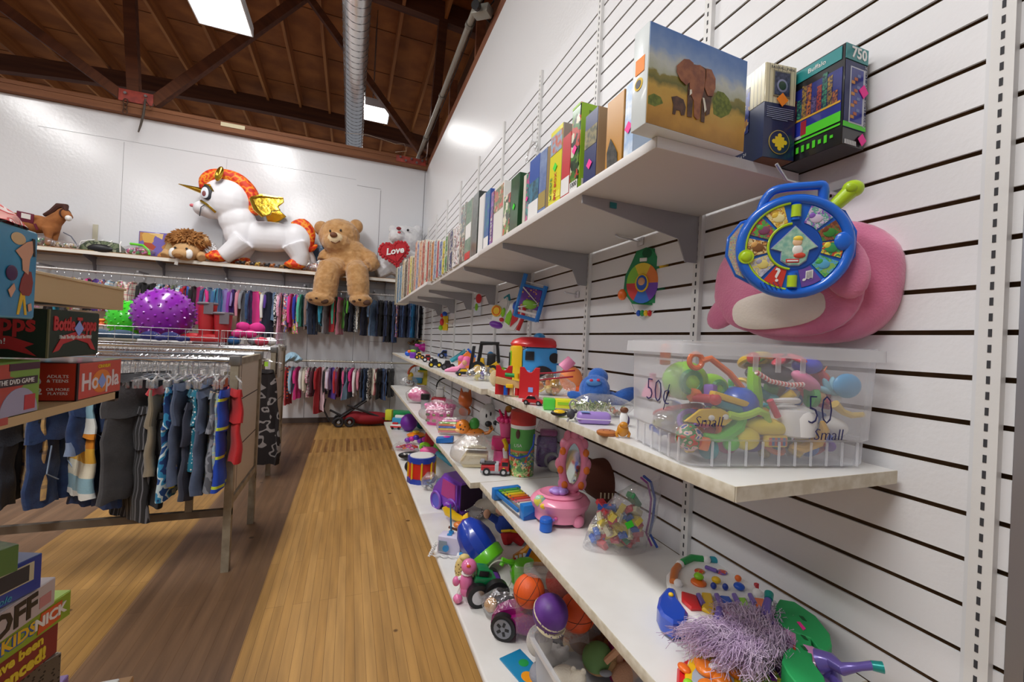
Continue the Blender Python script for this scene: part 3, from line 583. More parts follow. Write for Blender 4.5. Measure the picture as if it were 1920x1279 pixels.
# ================================================================= puzzle boxes on the high shelf
STK={'pink':M('ff2fa0',.5),'orange':M('ff9020',.5),'green':M('3fe02a',.5),'blue':M('8fa6ea',.5)}
def sticker(t,loc,rot,col='pink',s=.018):
    g=G(); g.box((0,0,0),(s,.0008,s),STK[col],rot=(0,R(45),0)); return obj('price_sticker',g,t,loc=loc,rot=rot)
def pbox(px0,px1,pyt,pyb,dep,face,side,label,top=None,band=None,stk=None,txt=None,ed=None,xf=.572,name='puzzle_box',cat='puzzle box',group='boxes and books on the high shelf',z=ZP):
    """upright box: spine faces the aisle, from column px0 (far) to px1 (near)"""
    far=at(px0,(pyt+pyb)/2,x=xf); near=at(px1,(pyt+pyb)/2,x=xf); y0,y1=near.y,far.y
    h=at(px0,pyt,x=xf).z-z; w=y1-y0-.0015-(.008*y0 if px0<925 else 0)
    t=thing(name,label,cat,(xf,y0,z),0,group)
    g=G(); g.box((dep/2,w/2,h/2),(dep,w,h),side,bev=.0012,seg=1); obj('box_body',g,t)
    g=G(); g.box((-.0006,w/2,h/2),(.0012,w*.98,h*.985),face)
    if band:
        for (a,b,m) in band: g.box((-.0014,w/2,h*(a+b)/2),(.0012,w*.96,h*(b-a)),m)
    obj('printed_spine',g,t)
    if ed: g=G(); g.box((dep/2,-.0006,h/2),(dep*.96,.0012,h*.97),ed); obj('printed_side',g,t)
    if stk: sticker(t,(-.003,w*.5,h*stk[1]),(0,0,PI/2),stk[0],min(.02,w*.6))
    if txt: text(txt[0],txt[1],txt[2],t,(-.0026,w/2,h*txt[3]),(R(90),0 if len(txt)<5 else 0,-PI/2) if len(txt)<5 else (0,-PI/2,PI),ext=.0003,wid=None)
    return t,w,h
def pic(cols,sc=28,r=.3): return M(cols[0],r,pat='pic',cols=tuple(cols),sc=sc,coat=.3)
FLO=pic(['23401d','3f7a2a','c9463a','e8e3c8','6a8c2f','1c2e16'],45); CITY=pic(['10184a','1c2a78','c98a3a','2a3f9c','e2c27a','0d1238'],60)
KR=M('b9a78c',.7); 
pbox(1172,1189,165,283,.20,M('a9c6ea',.3,pat='noise',c2='e8f0fa',sc=30),M('c6d6ee',.5),'pale blue cloudy puzzle box hidden behind the elephant picture box',stk=('pink',.42))
t,w,h=pbox(1137,1168,197,312,.19,M('c98f35',.3,coat=.5),M('b9812c',.4,coat=.4),'golden wrapped puzzle box with an animal silhouette on its spine')
g=G(); g.prism([(-.02,0),(.022,0),(.026,.045),(.012,.075),(-.006,.05),(-.018,.03)],.001,M('4a4640',.6,pat='noise',c2='26241f',sc=60)); obj('printed_silhouette',g,t,loc=(-.0025,w/2,.004),rot=(0,0,PI/2))
t,w,h=pbox(1096,1119,222,338,.19,M('1f2c66',.35,coat=.3),M('b59a78',.7),'navy blue puzzle box with a tan emblem on its spine',stk=('pink',.28),band=[(.52,.78,M('9c9064',.5,pat='noise',c2='5a5c4a',sc=80))])
t,w,h=pbox(1071,1086,209,352,.20,FLO,FLO,'tall lime edged floral puzzle box marked 1000 pieces',band=[(.0,.15,WHT),(.97,.995,M('9fd03a',.4))],stk=('pink',.5),txt=('1000',.02,BLK,.11))
g=G(); g.box((.1,-.001,h/2),(.196,.002,h*.98),M('9fd03a',.4)); g.box((.1,-.0022,h*.56),(.15,.001,h*.72),FLO); g.box((.1,-.0022,h*.09),(.18,.001,h*.14),WHT); obj('printed_side',g,t)
pbox(1053.6,1069,262,366,.17,M('c8252c',.4),M('bf3a2f',.5),'short red puzzle box with a barcode beside the lime edged box',band=[(.08,.34,WHT)])
t,w,h=pbox(1031,1053,254,381,.19,M('e9e01f',.3,coat=.3),M('b6b1a6',.7),'bright yellow puzzle box with a boat picture near its top',stk=('green',.5),band=[(.68,.93,M('7fb4cf',.4,pat='noise',c2='c9644a',sc=60)),(.1,.18,M('f2ea4a',.4))])
text('BIG BOX',.022,REDP,t,(-.003,w*.45,h*.25),(0,-PI/2,PI),ext=.0003); text('PUZZLE',.02,M('1f7f4f',.5),t,(-.003,w*.8,h*.25),(0,-PI/2,PI),ext=.0003)
pbox(1025,1031,279,386,.17,M('8c7340',.5),M('7a6238',.6),'thin olive brown puzzle box between the yellow and slate blue ones')
pbox(1011,1024.5,290,394,.18,M('5d74a8',.4,pat='noise',c2='7f93bd',sc=20),M('8b8c92',.6),'slate blue puzzle box with yellow lettering on its spine',band=[(.1,.35,M('a9924a',.5))])
pbox(992,1010.5,306,406,.18,M('2450a8',.4),M('dfe2e8',.5),'blue topped puzzle box with a white barcode label at its base',band=[(.0,.3,WHT),(.3,.62,M('3f7f9c',.4,pat='noise',c2='2b4f5c',sc=40))])
pbox(986.5,991.5,330,412,.16,pic(['2f8f8a','1d5f68','c94f8a','2b8f6a'],60),M('2f8f8a',.5),'thin teal and magenta puzzle box with a pink sticker',stk=('pink',.5))
pbox(981,986,332,416,.16,M('d9d3c4',.5),M('d2ccc0',.6),'thin cream coloured puzzle box next to the teal one')
pbox(957,972,339,428,.18,M('1f5a2c',.35,pat='noise',c2='174422',sc=20,coat=.3),M('1b4a26',.5),'dark green puzzle box with a light green sticker',stk=('green',.45))
pbox(944,956,372,436,.17,FLO,WHT,'low white puzzle box with a red framed garden picture')
pbox(925,943,358,449,.19,M('e8e5de',.4),M('eceae4',.5),'white puzzle box with a colourful top beside the purple one',band=[(.55,.95,pic(['9c7f52','c9b28a','d04438','55703c'],60))])
pbox(917.8,924.5,366,455,.19,pic(['6c3a8c','4f2c74','8c5ab0','a84a7a'],50),M('6c3a8c',.5),'purple puzzle box with white lettering',txt=('PUZZLE',.03,WHT,.3,1),xf=0.569)
pbox(907,917.3,366,461,.18,M('2d52a6',.35,pat='noise',c2='2f7f8f',sc=30),M('2d52a6',.5),'royal blue puzzle box with a white base label',band=[(.0,.2,WHT)],xf=0.566)
pbox(896,906.5,375,467,.18,M('e9e8e6',.5),M('e9e8e6',.5),'plain white puzzle box beside the royal blue one',xf=0.563)
pbox(884,895.5,373,474,.18,M('4f5a54',.4,coat=.5,pat='noise',c2='39433e',sc=30),M('2c3430',.5,coat=.4),'dark grey green wrapped puzzle box',xf=0.56)
pbox(872,883.5,386,474,.18,M('6b8a78',.4,pat='noise',c2='8fa08f',sc=30),M('c9c5be',.5),'grey green puzzle box with a red strip at its base',band=[(0,.12,REDP),(.35,.6,WHT)],xf=0.557)
pbox(862,871.5,392,479,.17,pic(['5c7a6a','8a4f48','c9c0b0','4a5c6c'],60),M('b9b6b0',.5),'grey picture puzzle box with a pink corner',xf=0.554)
BK=[('849','861','433','486','e6e4e4','white'),('842','848.5','437','489','2a3a6c','navy blue'),('839','841.6','440','490','1d2433','black'),('834','838.6','447','492','3f8a4a','leaf green'),('829','833.6','456','495','d6cf3f','yellow'),('823','828.6','457','498','4a6ca8','dusty blue'),('818.5','822.6','456','501','c04a5c','raspberry red'),('813','818','456','504','7a8fb5','greyish blue'),('808','812.6','458','507','c9803c','orange brown'),('804','807.6','457','510','8b6f5a','brown'),('800','803.6','457','513','c2493a','brick red'),('797','799.6','459','515','d9d3c8','ivory')]
for i,(a,b,c,d,e,nm) in enumerate(BK):
    pbox(float(a),float(b),float(c),float(d),.15,M(e,.4,pat='blotch',cols=('2f3038',e,e,'d8d2c4' if i%2 else '8a3a3a',e),sc=30),M('e9e5da',.7),'thin %s book standing at the far half of the high shelf'%nm,xf=.551-.0005*i,name='paper_book',cat='book')
BK2=[(790.5,796,458,520,'b5453c','dark red'),(785,790,459,522,'e0a07a','peach coloured'),(781,784.5,459,525,'7f86b8','lilac'),(777,780.6,459,528,'d98a78','salmon coloured'),(772,776.4,487,531,'8a7f5a','olive green'),(768,771.6,486,535,'d9cf4a','pale yellow'),(764.5,767.6,486,538,'b8453f','faded red'),(758,763.5,494,545,'3f3a36','dark brown'),(753.5,757.5,494,550,'cbb992','beige framed'),(748.6,753,505,556,'5a9cc4','sky blue'),(744.6,748,506,559,'2f7fae','bright blue'),(740.5,744,508,562,'a9a48a','grey green')]
for i,(a,b,c,d,e,nm) in enumerate(BK2):
    pbox(a,b,c,d,.14,M(e,.4,pat='blotch',cols=('3a3a44',e,e,'cfc6b4',e),sc=26),M('e4ded0',.7),'tall %s book near the far end of the high shelf'%nm,xf=.543-.001*i,name='picture_book',cat='book')
# elephant picture box
t=thing('puzzle_box','large flat puzzle box with an elephant picture overhanging the shelf corner','puzzle box',(.503,.672,ZP+.0005),.035,'boxes and books on the high shelf')
EW,EHt=.262,.196
g=G(); g.box((EW/2,.022,EHt/2),(EW,.044,EHt),M('dfe6e6',.35,coat=.3),bev=.002); obj('box_body',g,t)
def skymat():
    mt=bpy.data.materials.new('printed_savanna'); mt.use_nodes=True; nt=mt.node_tree; b=nt.nodes['Principled BSDF']; N=nt.nodes.new; L=nt.links.new
    tc=N('ShaderNodeTexCoord'); sx=N('ShaderNodeSeparateXYZ'); L(tc.outputs['Object'],sx.inputs[0]); n=N('ShaderNodeTexNoise'); n.inputs['Scale'].default_value=22; n.inputs['Detail'].default_value=8; L(tc.outputs['Object'],n.inputs['Vector'])
    def mth(op,a,bv): 
        m=N('ShaderNodeMath'); m.operation=op
        for i,v in enumerate((a,bv)):
            if isinstance(v,(int,float)): m.inputs[i].default_value=v
            else: L(v,m.inputs[i])
        return m.outputs[0]
    z=mth('ADD',mth('DIVIDE',sx.outputs[2],EHt),mth('MULTIPLY',sx.outputs[0],.15))
    z2=mth('ADD',z,mth('MULTIPLY',mth('SUBTRACT',n.outputs['Fac'],.5),.34))
    cr=N('ShaderNodeValToRGB'); e=cr.color_ramp; L(z2,cr.inputs[0])
    st=[(0,'a5762a'),(.2,'c9953a'),(.38,'cfa646'),(.47,'6e6c30'),(.55,'8f8338'),(.575,'b9bda4'),(.68,'c9cdc4'),(.78,'8ba6cf'),(1,'5580c2')]
    while len(e.elements)<len(st): e.elements.new(.5)
    for i,(p,c) in enumerate(st): e.elements[i].position=p; e.elements[i].color=lin(c)
    L(cr.outputs[0],b.inputs['Base Color']); b.inputs['Roughness'].default_value=.3; return mt
g=G(); g.box((EW/2,-.0006,EHt/2),(EW*.985,.0012,EHt*.98),skymat()); obj('printed_picture',g,t)
EL=M('a5653f',.4,pat='noise',c2='844a30',sc=60); EL2=M('63402c',.4,pat='noise',c2='452b1e',sc=90); IV=M('e9e2cf',.4)
def ph(pts): return [((x-482)/ (1095-482)*EW, EHt*(1-( (y-( 75+(x-505)*.515))/ (670-(x-505)*.17) ))) for x,y in pts]
def el(pts,m,d,name,lab=None):
    g=G(); g.prism(ph(pts),.0006,m,o=(0,-d,0)); obj(name,g,t)
el([(740,365),(790,380),(820,400),(850,420),(878,480),(872,570),(852,600),(800,600),(712,570),(716,450)],EL2,.0022,'printed_elephant')
for P_ in ([(712,555),(746,590),(744,706),(716,700)],[(800,590),(826,600),(822,742),(800,736)],[(826,580),(860,590),(852,690),(830,700)]): el(P_,EL2,.0025,'printed_leg')
el([(735,370),(780,375),(812,410),(815,480),(806,560),(794,610),(792,716),(774,722),(756,700),(750,600),(730,560),(720,500),(724,420)],EL,.0031,'printed_trunk')
el([(640,370),(680,330),(712,335),(738,360),(735,430),(722,480),(700,500),(665,465),(640,410)],EL,.0035,'printed_ear'); el([(818,400),(850,410),(878,470),(880,530),(865,580),(835,575),(812,520),(820,450)],EL,.0035,'printed_ear')
el([(620,570),(650,565),(690,590),(706,640),(700,690),(680,690),(672,660),(650,655),(645,685),(630,680),(632,620)],EL2,.0022,'printed_elephant_calf')
el([(802,585),(812,590),(822,630),(828,665),(818,680),(812,640)],IV,.0042,'printed_tusk'); el([(722,530),(732,530),(735,555),(722,568)],IV,.0042,'printed_tusk')
GB=M('7f8a35',.6,pat='noise',c2='5c6a28',sc=120)
el([(870,600),(900,545),(940,560),(975,600),(1000,660),(980,700),(930,720),(880,690)],GB,.0014,'printed_bush'); el([(490,560),(520,545),(560,570),(575,610),(530,630),(490,610)],GB,.0014,'printed_bush')
g=G(); g.box((-.0006,.022,EHt*.62),(.001,.026,.03),STK['orange']); g.cyl((-.0,.024,EHt*.44),(-.0012,.024,EHt*.44),.012,M('e8c21f',.5),seg=20); obj('price_sticker',g,t)
g=G(); g.cyl((-.001,.024,EHt*.44),(-.0018,.024,EHt*.44),.008,BLK,seg=16); obj('round_logo',g,t)
# baseball box
t=thing('puzzle_box','tall cream pinstriped and navy puzzle box with a ball park picture','puzzle box',(.80,.715,ZP+.0005),-.25,'boxes and books on the high shelf')
w,d,h=.082,.10,.245
w=.078; h=.205
t.location=(.812,.675,ZP+.0005); t.rotation_euler=(0,0,-.16)
CRS=M('e3d9b4',.35,pat='stripe',cols=((0,'e3d9b4'),(.9,'4a4a50')),sc=95,axis=0,coat=.3); NAV=M('1a2350',.3,coat=.4); CRS2=M('e3d9b4',.35,pat='stripe',cols=((0,'e3d9b4'),(.9,'4a4a50')),sc=95,axis=1,coat=.3)
g=G(); g.box((w/2,d/2,h/2),(w,d,h),CRS,bev=.001,seg=1); obj('box_body',g,t)
g=G(); g.box((w/2,d/2,h*.29),(w+.0014,d+.0014,h*.58),NAV); g.box((w/2,d/2,-.0002),(w*.98,d*.98,.0008),M('6a4a30',.6)); obj('navy_wrap',g,t)
g=G(); g.box((-.001,d/2,h*.79),(.001,d*.98,h*.41),CRS2); g.box((-.0016,d*.68,h*.6),(.001,d*.5,h*.5),CITY); obj('printed_spine',g,t)
g=G(); g.box((w*.52,-.0012,h*.79),(w*.55,.001,h*.27),M('8f8a72',.4)); g.box((w*.52,-.002,h*.79),(w*.48,.001,h*.24),M('232844',.4,pat='noise',c2='4a5070',sc=150)); g.ell((w*.52,-.0022,h*.77),(w*.19,.0008,h*.075),M('8c90b0',.4)); g.ell((w*.52,-.0026,h*.77),(w*.13,.0008,h*.05),M('24402c',.4)); obj('printed_picture',g,t)
g=G(); g.cyl((w*.5,-.001,h*.17),(w*.5,-.0022,h*.17),.026,M('c9b15a',.4),seg=28); g.cyl((w*.5,-.002,h*.17),(w*.5,-.0028,h*.17),.0245,M('1a2350',.4),seg=28); 
PZ=M('f0cc2a',.4); g.box((w*.5,-.003,h*.17),(.022,.001,.022),PZ); 
for dx,dz in((.014,0),(-.014,0),(0,.014),(0,-.014)): g.cyl((w*.5+dx,-.0026,h*.17+dz),(w*.5+dx,-.0036,h*.17+dz),.0048,PZ,seg=12)
obj('puzzle_emblem',g,t); 
text('BASEBALL PARK',.0085,M('2b2b33',.5),t,(w*.52,-.003,h*.95),(R(90),0,0),ext=.0002)
text('18 x 24\nPuzzle',.010,WHT,t,(-.0016,d*.62,h*.09),(R(90),0,-PI/2),ext=.0002)
for i in range(7):
    g=G(); g.box((w*.5,-.0015,h*(.53-i*.02)),(w*(.86 if i<6 else .5),.0008,.0014),M('9aa0c0',.5)); obj('printed_line',g,t)
sticker(t,(w*.53,-.0035,h*.62),(0,0,0),'orange',.021)
# city box
t=thing('puzzle_box','black and blue night city puzzle box with 750 on top, nearest on the shelf','puzzle box',(.905,.60,ZP+.0005),-.02,'boxes and books on the high shelf')
w,d,h=.066,.20,.203; t.location=(.897,.568,ZP+.0012)
BLKB=M('17171b',.3,coat=.4); TQ=M('1c8a8c',.35,coat=.3); NIGHT=M('1b2474',.3,pat='noise',c2='2a35a0',sc=12,coat=.4)
g=G(); g.box((w/2,d/2,h/2),(w,d,h),BLKB,bev=.001,seg=1); obj('box_body',g,t)
LIM=M('54d62c',.4)
g=G(); g.box((-.0008,d*.5,h*.50),(.001,d*.96,h*.54),NIGHT); g.box((-.0012,d*.28,h*.915),(.001,d*.5,h*.13),TQ); g.box((-.0012,d*.5,h*.245),(.001,d*.96,h*.03),M('b9bcc6',.4)); g.box((-.0012,d*.5,h*.2),(.001,d*.96,h*.02),LIM); g.box((-.0014,d*.22,h*.28),(.001,d*.4,h*.1),LIM); obj('printed_spine',g,t)
for i in range(16):
    hh=h*(.12+.24*abs(math.sin(i*2.3))); g=G(); g.box((-.0016,d*(.08+i*.054),h*.44+hh/2),(.001,d*.048,hh),M(['c0702f','a9842f','3f8f6a','b0452f','6a5a8a'][i%5],.4,pat='noise',c2='101640',sc=260)); obj('printed_tower',g,t)
g=G(); g.box((-.0016,d*.5,h*.43),(.001,d*.95,h*.02),M('d9a83a',.4)); g.box((-.0016,d*.4,h*.33),(.001,d*.06,h*.15),M('a02030',.4)); g.box((-.0016,d*.75,h*.33),(.001,d*.05,h*.15),M('4fa0c0',.4)); obj('printed_reflections',g,t)
g=G()
for i in range(14): g.box((-.0012,d*(.1+i*.06),h*.11),(.001,d*.03,h*(.03+.05*abs(math.sin(i*1.7)))),LIM)
obj('printed_skyline',g,t)
g=G(); g.box((w/2,-.0008,h*.92),(w,.001,h*.15),TQ); g.box((w/2,-.0008,h*.5),(w*.96,.001,h*.66),M('20285c',.35)); g.box((w*.55,-.0016,h*.5),(w*.66,.001,h*.56),M('c3c5cf',.4)); g.box((w*.52,-.0022,h*.5),(w*.52,.001,h*.53),NIGHT)
g.box((w/2,-.0012,h*.2),(w,.001,h*.05),LIM); obj('printed_side',g,t)
g=G()
for i in range(12): g.box((w*(.33+.12*(i%3)),-.0028,h*(.28+i*.038)),(w*.14,.001,h*.03),M(['c98a3a','b8653a','6f7fae'][i%3],.4))
obj('printed_tower_lights',g,t)
text('750',.030,WHT,t,(w*.58,-.0018,h*.92),(R(90),0,0),ext=.0003,bold=.0008)
text('NEW YORK',.016,M('8a2030',.5),t,(-.0016,d*.72,h*.87),(R(90),0,-PI/2),ext=.0002)
text('NEW YORK, NEW YORK',.0115,M('b9b9bd',.5),t,(w*.93,-.0016,h*.52),(R(90),-PI/2,0),ext=.0002)
text('Buffalo',.014,WHT,t,(-.0022,d*.28,h*.915),(R(90),0,-PI/2),ext=.0002)
sticker(t,(w*.8,-.0035,h*.56),(0,0,0),'pink',.020); sticker(t,(w*.82,-.0035,h*.08),(0,0,0),'pink',.018)
g=G(); g.box((w*.35,-.0012,.006),(w*.5,.001,.009),M('d9d9dc',.5,pat='stripe',cols=('f0f0f0','2a2a2a'),sc=500,axis=0)); obj('barcode',g,t)
# ================================================================= things hanging on the slat wall
HOOKM=M('d9d9dc',.3,.7)
def hook(y,z,L,label,up=.02):
    g=G(); g.tube([(XW,y,z),(XW-L*.85,y-.0,z+.004),(XW-L,y,z+up)],.0032,HOOKM); g.box((XW-.003,y,z),(.006,.035,.03),HOOKM,bev=.002)
    tag(obj('display_hook',g),label,'hook','display hooks on the slat wall')
# pink plush backpack
PKF=M('e58bab',.85,bump=.25,bsc=260,sheen=.5,pat='noise',c2='d8779b',sc=9); PKD=M('c9688b',.8); CRF=M('efe3d6',.85,bump=.1,bsc=200)
t=thing('plush_backpack','pink plush backpack with drooping ear flaps and a cream oval patch, hanging by the bin','backpack',(.918,.672,1.43),-1.28)
u=mpp((.93,.70,0))*1.0
# origin = px (1527,520)
def SQ(w,h,d,e=2.6,nx=28,ny=14):
    def fn(a,b):
        th=2*PI*a; ph=PI*(b-.5); c=math.cos(ph); s=math.sin(ph)
        f=lambda v,ee: math.copysign(abs(v)**(2/ee),v)
        return Vector((w/2*f(math.cos(th),e)*abs(c)**(2/e), d/2*f(s,3), h/2*f(math.sin(th),e)*abs(c)**(2/e)))
    return fn
g=G(u); g.grid(SQ(270,214,92),40,18,PKF,cu=True); bp=obj('bag_body',g,t,loc=(18*u,6*u,-4*u),rot=(0,.07,0))
g=G(u); g.grid(SQ(238,182,40),36,14,PKF,cu=True); obj('front_panel',g,t,loc=(-4*u,-36*u,-10*u),rot=(0,.07,0))
g=G(u); pts=[(118*math.copysign(abs(math.cos(a))**.8,math.cos(a)),-42,88*math.copysign(abs(math.sin(a))**.8,math.sin(a))) for a in [2*PI*i/44 for i in range(44)]]
g.tube([(p[0]+8,-26,p[2]-6) for p in pts],2.2,PKD,seg=6,closed=True); obj('zip_piping',g,t,rot=(0,.07,0))
g=G(u); g.grid(SQ(150,70,13),32,10,CRF,cu=True); obj('cream_patch',g,t,loc=(-6*u,-52*u,-54*u),rot=(0,-.12,0))
g=G(u); g.ell((0,0,0),(31,15,52),PKF,rot=(0,-.28,0)); g.ell((-14,0,38),(20,12,22),PKF); obj('ear_flap',g,t,loc=(92*u,-58*u,8*u))
g=G(u); g.ell((0,0,0),(27,13,42),PKF,rot=(0,.75,0)); obj('ear_flap',g,t,loc=(-104*u,-34*u,-54*u))
g=G(u); g.tube([(-20,10,104),(-10,10,124),(10,10,124),(20,10,104)],4,PKD); obj('carry_loop',g,t)
# round blue animal-sounds toy
t=thing('sound_wheel_toy','round blue animal sounds toy with a carry handle hanging before the pink backpack','toy',at(1487,463,x=.785),-YAW-.33,rot=(.06,0,-YAW-.33)); u=mpp(t.location)*.9
BL=M('1668d8',.3,coat=.5); YG=M('b6d81c',.35,coat=.3)
def circ(r,n=40,sx=1,sz=1,a0=0,a1=2*PI): return [(r*sx*math.cos(a0+(a1-a0)*i/n),r*sz*math.sin(a0+(a1-a0)*i/n)) for i in range(n+(0 if a1-a0>6.28 else 1))]
g=G(u); g.prism([(-62,-78),(-30,-92),(48,-92),(90,-62),(112,-20),(112,30),(90,72),(40,95),(-40,95),(-92,50),(-104,0),(-98,-45)],26,BL,o=(0,4,0),bev=4,seg=2,smooth=True); obj('back_case',g,t)
g=G(u); g.prism([(-104,-60),(-126,-15),(-124,25),(-100,58),(-60,72),(-60,-85)],12,BL,o=(0,6,0),bev=2); g.prism([(-103,-55),(-121,-14),(-119,23),(-98,52),(-70,62),(-70,-74)],1,pic(['d9cf6a','8fc4a0','e7b7a0','7fb0d8','d0607a'],260),o=(0,4.5,0)); obj('side_page',g,t)
g=G(u); g.torus((0,0,0),97,11,BL,seg=48,sg=10); g.prism(circ(92),6,BL,o=(0,-4,0)); obj('front_ring',g,t)
segs=['e9d86a','9c6fc0','8a4a35','4aa050','5fb0d8','7a58b8','d8402f','a9a6c0','3a9a8f','5fb060','f0c040']
r_=[]
cols=[('printed_picture',['e7c34a','f0e2a0','c98a3a'],105,130),('printed_picture',['5fae4a','8a4a6a','d9463a'],135,162),('printed_picture',['e0a860','8a5a30','e9d9a0'],167,194),('printed_picture',['a9a6c0','e5d37a','c9c9d8'],199,228),('printed_question','d8402f',233,258),('printed_note','7250a8',282,307),('printed_picture',['4fb05a','5fb0d8','8fc060'],312,338),('printed_picture',['e9d94a','3f9a5a','d0502f'],343,367),('printed_picture',['7a4228','3f8a3a','9a5a35'],10,36),('printed_picture',['8f5fc0','d9c8e0','6fb5a0'],41,72)]
for nm,c,a0,a1 in cols:
    a0=R(a0);a1=R(a1); g=G(u); P=[(86*math.cos(a0+(a1-a0)*i/6),86*math.sin(a0+(a1-a0)*i/6)) for i in range(7)]+[(50*math.cos(a1-(a1-a0)*i/6),50*math.sin(a1-(a1-a0)*i/6)) for i in range(7)]
    g.prism(P,1.5,M(c,.3) if isinstance(c,str) else pic(c,130),o=(0,-6.5,0)); obj(nm,g,t)
    am=(a0+a1)/2; cx,cz=66*math.cos(am),66*math.sin(am)
    if nm=='printed_question': text('?',40*u,WHT,t,(cx*u,-7.2*u,cz*u),(R(90),0,0),ext=.0003,bold=.0006)
    elif nm=='printed_note': text('♫',34*u,WHT,t,(cx*u,-7.2*u,cz*u),(R(90),0,0),ext=.0003)
    else:
        g=G(u); g.ell((cx,-6.6,cz),(11,1.5,9),M(c[0] if nm=='x' else c[1],.4)); g.ell((cx-7,-6.8,cz+6),(6,1.5,6),M(c[0],.4)); obj('printed_animal',g,t)
g=G(u); P=circ(89,30,a0=R(97),a1=R(263)); Q=circ(47,30,a0=R(97),a1=R(263)); g.tube([(p[0],-7,p[1]) for p in P],2.6,YG,seg=6); g.tube([(p[0],-7,p[1]) for p in Q],2.6,YG,seg=6); obj('lime_edge',g,t)
for s in(1,-1): g=G(u); g.cyl((0,-6,s*54),(0,-6,s*86),8,BL,seg=14); g.cyl((0,-7,s*60),(0,-7,s*84),9,YG,seg=14); obj('page_hinge',g,t)
g=G(u); g.prism(circ(47),4,M('1450b4',.3,coat=.4),o=(0,-6,0)); obj('centre_dial',g,t)
ar=[(-40,-4),(0,40),(40,-2),(26,-8),(22,-28),(10,-38),(-8,-38),(-22,-28),(-22,-10)]
g=G(u); g.prism([(x*1.06,z*1.06) for x,z in ar],2,M('a9a6c6',.4),o=(0,-8,0)); g.prism(ar,2,M('7fb9a8',.35,pat='noise',c2='b8d8c0',sc=90),o=(0,-9.5,0)); obj('spinner_arrow',g,t)
g=G(u); g.ell((5,-9,8),(9,3,9),M('f0c9a0',.4)); g.ell((6,-9.4,15),(9,3,6),M('f2d24a',.4)); g.ell((6,-9,-8),(10,3,11),M('f2efe8',.4)); g.ell((10,-9.4,-19),(11,3,6),M('d8503a',.4)); g.box((-2,-9.4,-30),(24,2,8),M('d03030',.4),bev=1); g.box((-2,-9.8,-30),(20,2,3),WHT); obj('printed_child',g,t)
g=G(u); g.cyl((-88,-12,-20),(-88,4,-20),15,YG,seg=20); g.ell((-88,-12,-20),(11,4,11),YG); obj('round_button',g,t)
g=G(u); g.ell((86,-6,8),(17,7,19),BL); obj('speaker_bump',g,t)
g=G(u); g.tube([(-62,8,80),(-52,6,108),(-30,4,122),(30,4,124),(48,6,122),(50,8,92)],[9,9,9,9,10,10],BL,seg=10,sub=4); obj('carry_handle',g,t)
g=G(u); g.cyl((70,8,82),(94,4,108),13,YG,r1=15,seg=18); g.ell((98,2,113),(19,13,17),YG); g.ell((92,-9,112),(10,4,9),M('a4c418',.4)); obj('lime_lever',g,t)
g=G(u)
for i in range(5):
    for j in range(4): g.cyl((-52+i*8-j*2,-9.5,-88+j*4),(-52+i*8-j*2,-12,-88+j*4),1.3,M('0c3f8c',.5),seg=6)
obj('speaker_holes',g,t)
hook(.615,1.615,.20,'white display hook reaching out over the round blue toy',.03)
# green oval busy toy
t=thing('activity_toy','green oval activity toy with a coloured dial hanging on the bare slat wall','toy',at(1207,525,x=.955),-YAW-.5,rot=(0,0,-YAW-.62)); u=mpp(t.location)
DG=M('128a4c',.35,coat=.3)
g=G(u); g.prism([(-22,-44),(-40,-20),(-38,10),(-26,36),(-18,56),(0,62),(18,58),(30,38),(38,10),(40,-20),(26,-48)],14,DG,bev=4,seg=2,smooth=True); obj('green_case',g,t)
g=G(u)
for i,c in enumerate(['2f6fd0','d8352f','8fcf2f','f0d020','ee7f1f','7a3fb8']):
    a0=R(90-60*i-30+180); P=[(6*math.cos(a0+R(60)*k/5),6*math.sin(a0+R(60)*k/5)) for k in range(6)][::-1]; P=[(30*math.cos(a0+R(60)*k/5),38*math.sin(a0+R(60)*k/5)) for k in range(6)]+P
    g.prism([(x-2,z-6) for x,z in P],3,M(c,.35,coat=.3),o=(0,-3,0))
obj('coloured_dial',g,t)
g=G(u); g.ell((-2,-4,-6),(11,4,16),M('2a5ec0',.35)); g.ell((-2,-6,-4),(7,4,8),SKN); g.torus((-2,-4,-6),11,2,YEL,sz=1.4,sg=6); obj('centre_button',g,t)
g=G(u); g.tube([(38,4,20),(42,4,0),(34,4,-30)],6,DG); g.ell((38,2,26),(12,9,12),YEL); obj('yellow_slider',g,t)
g=G(u); g.ell((-42,4,-26),(9,7,11),ORG); obj('orange_knob',g,t)
g=G(u); g.tube([(-24,6,-44),(-16,6,-60),(16,6,-62),(28,6,-48)],1.6,WHT); 
for i,m in enumerate((BLU,GRN,YEL,REDP)): g.ell((-9+i*7,6,-62),(4.5,4.5,6),m)
obj('bead_string',g,t)
g=G(u); g.box((-2,-1,38),(14,3,7),WHT,bev=1); obj('small_badge',g,t); g=G(u); g.prism(circ(9,14),1,M('0c5a34',.6),o=(4,-.8,50)); obj('hang_hole',g,t)
hook(1.30,1.655,.11,'small white display hook holding the green oval toy',.01)
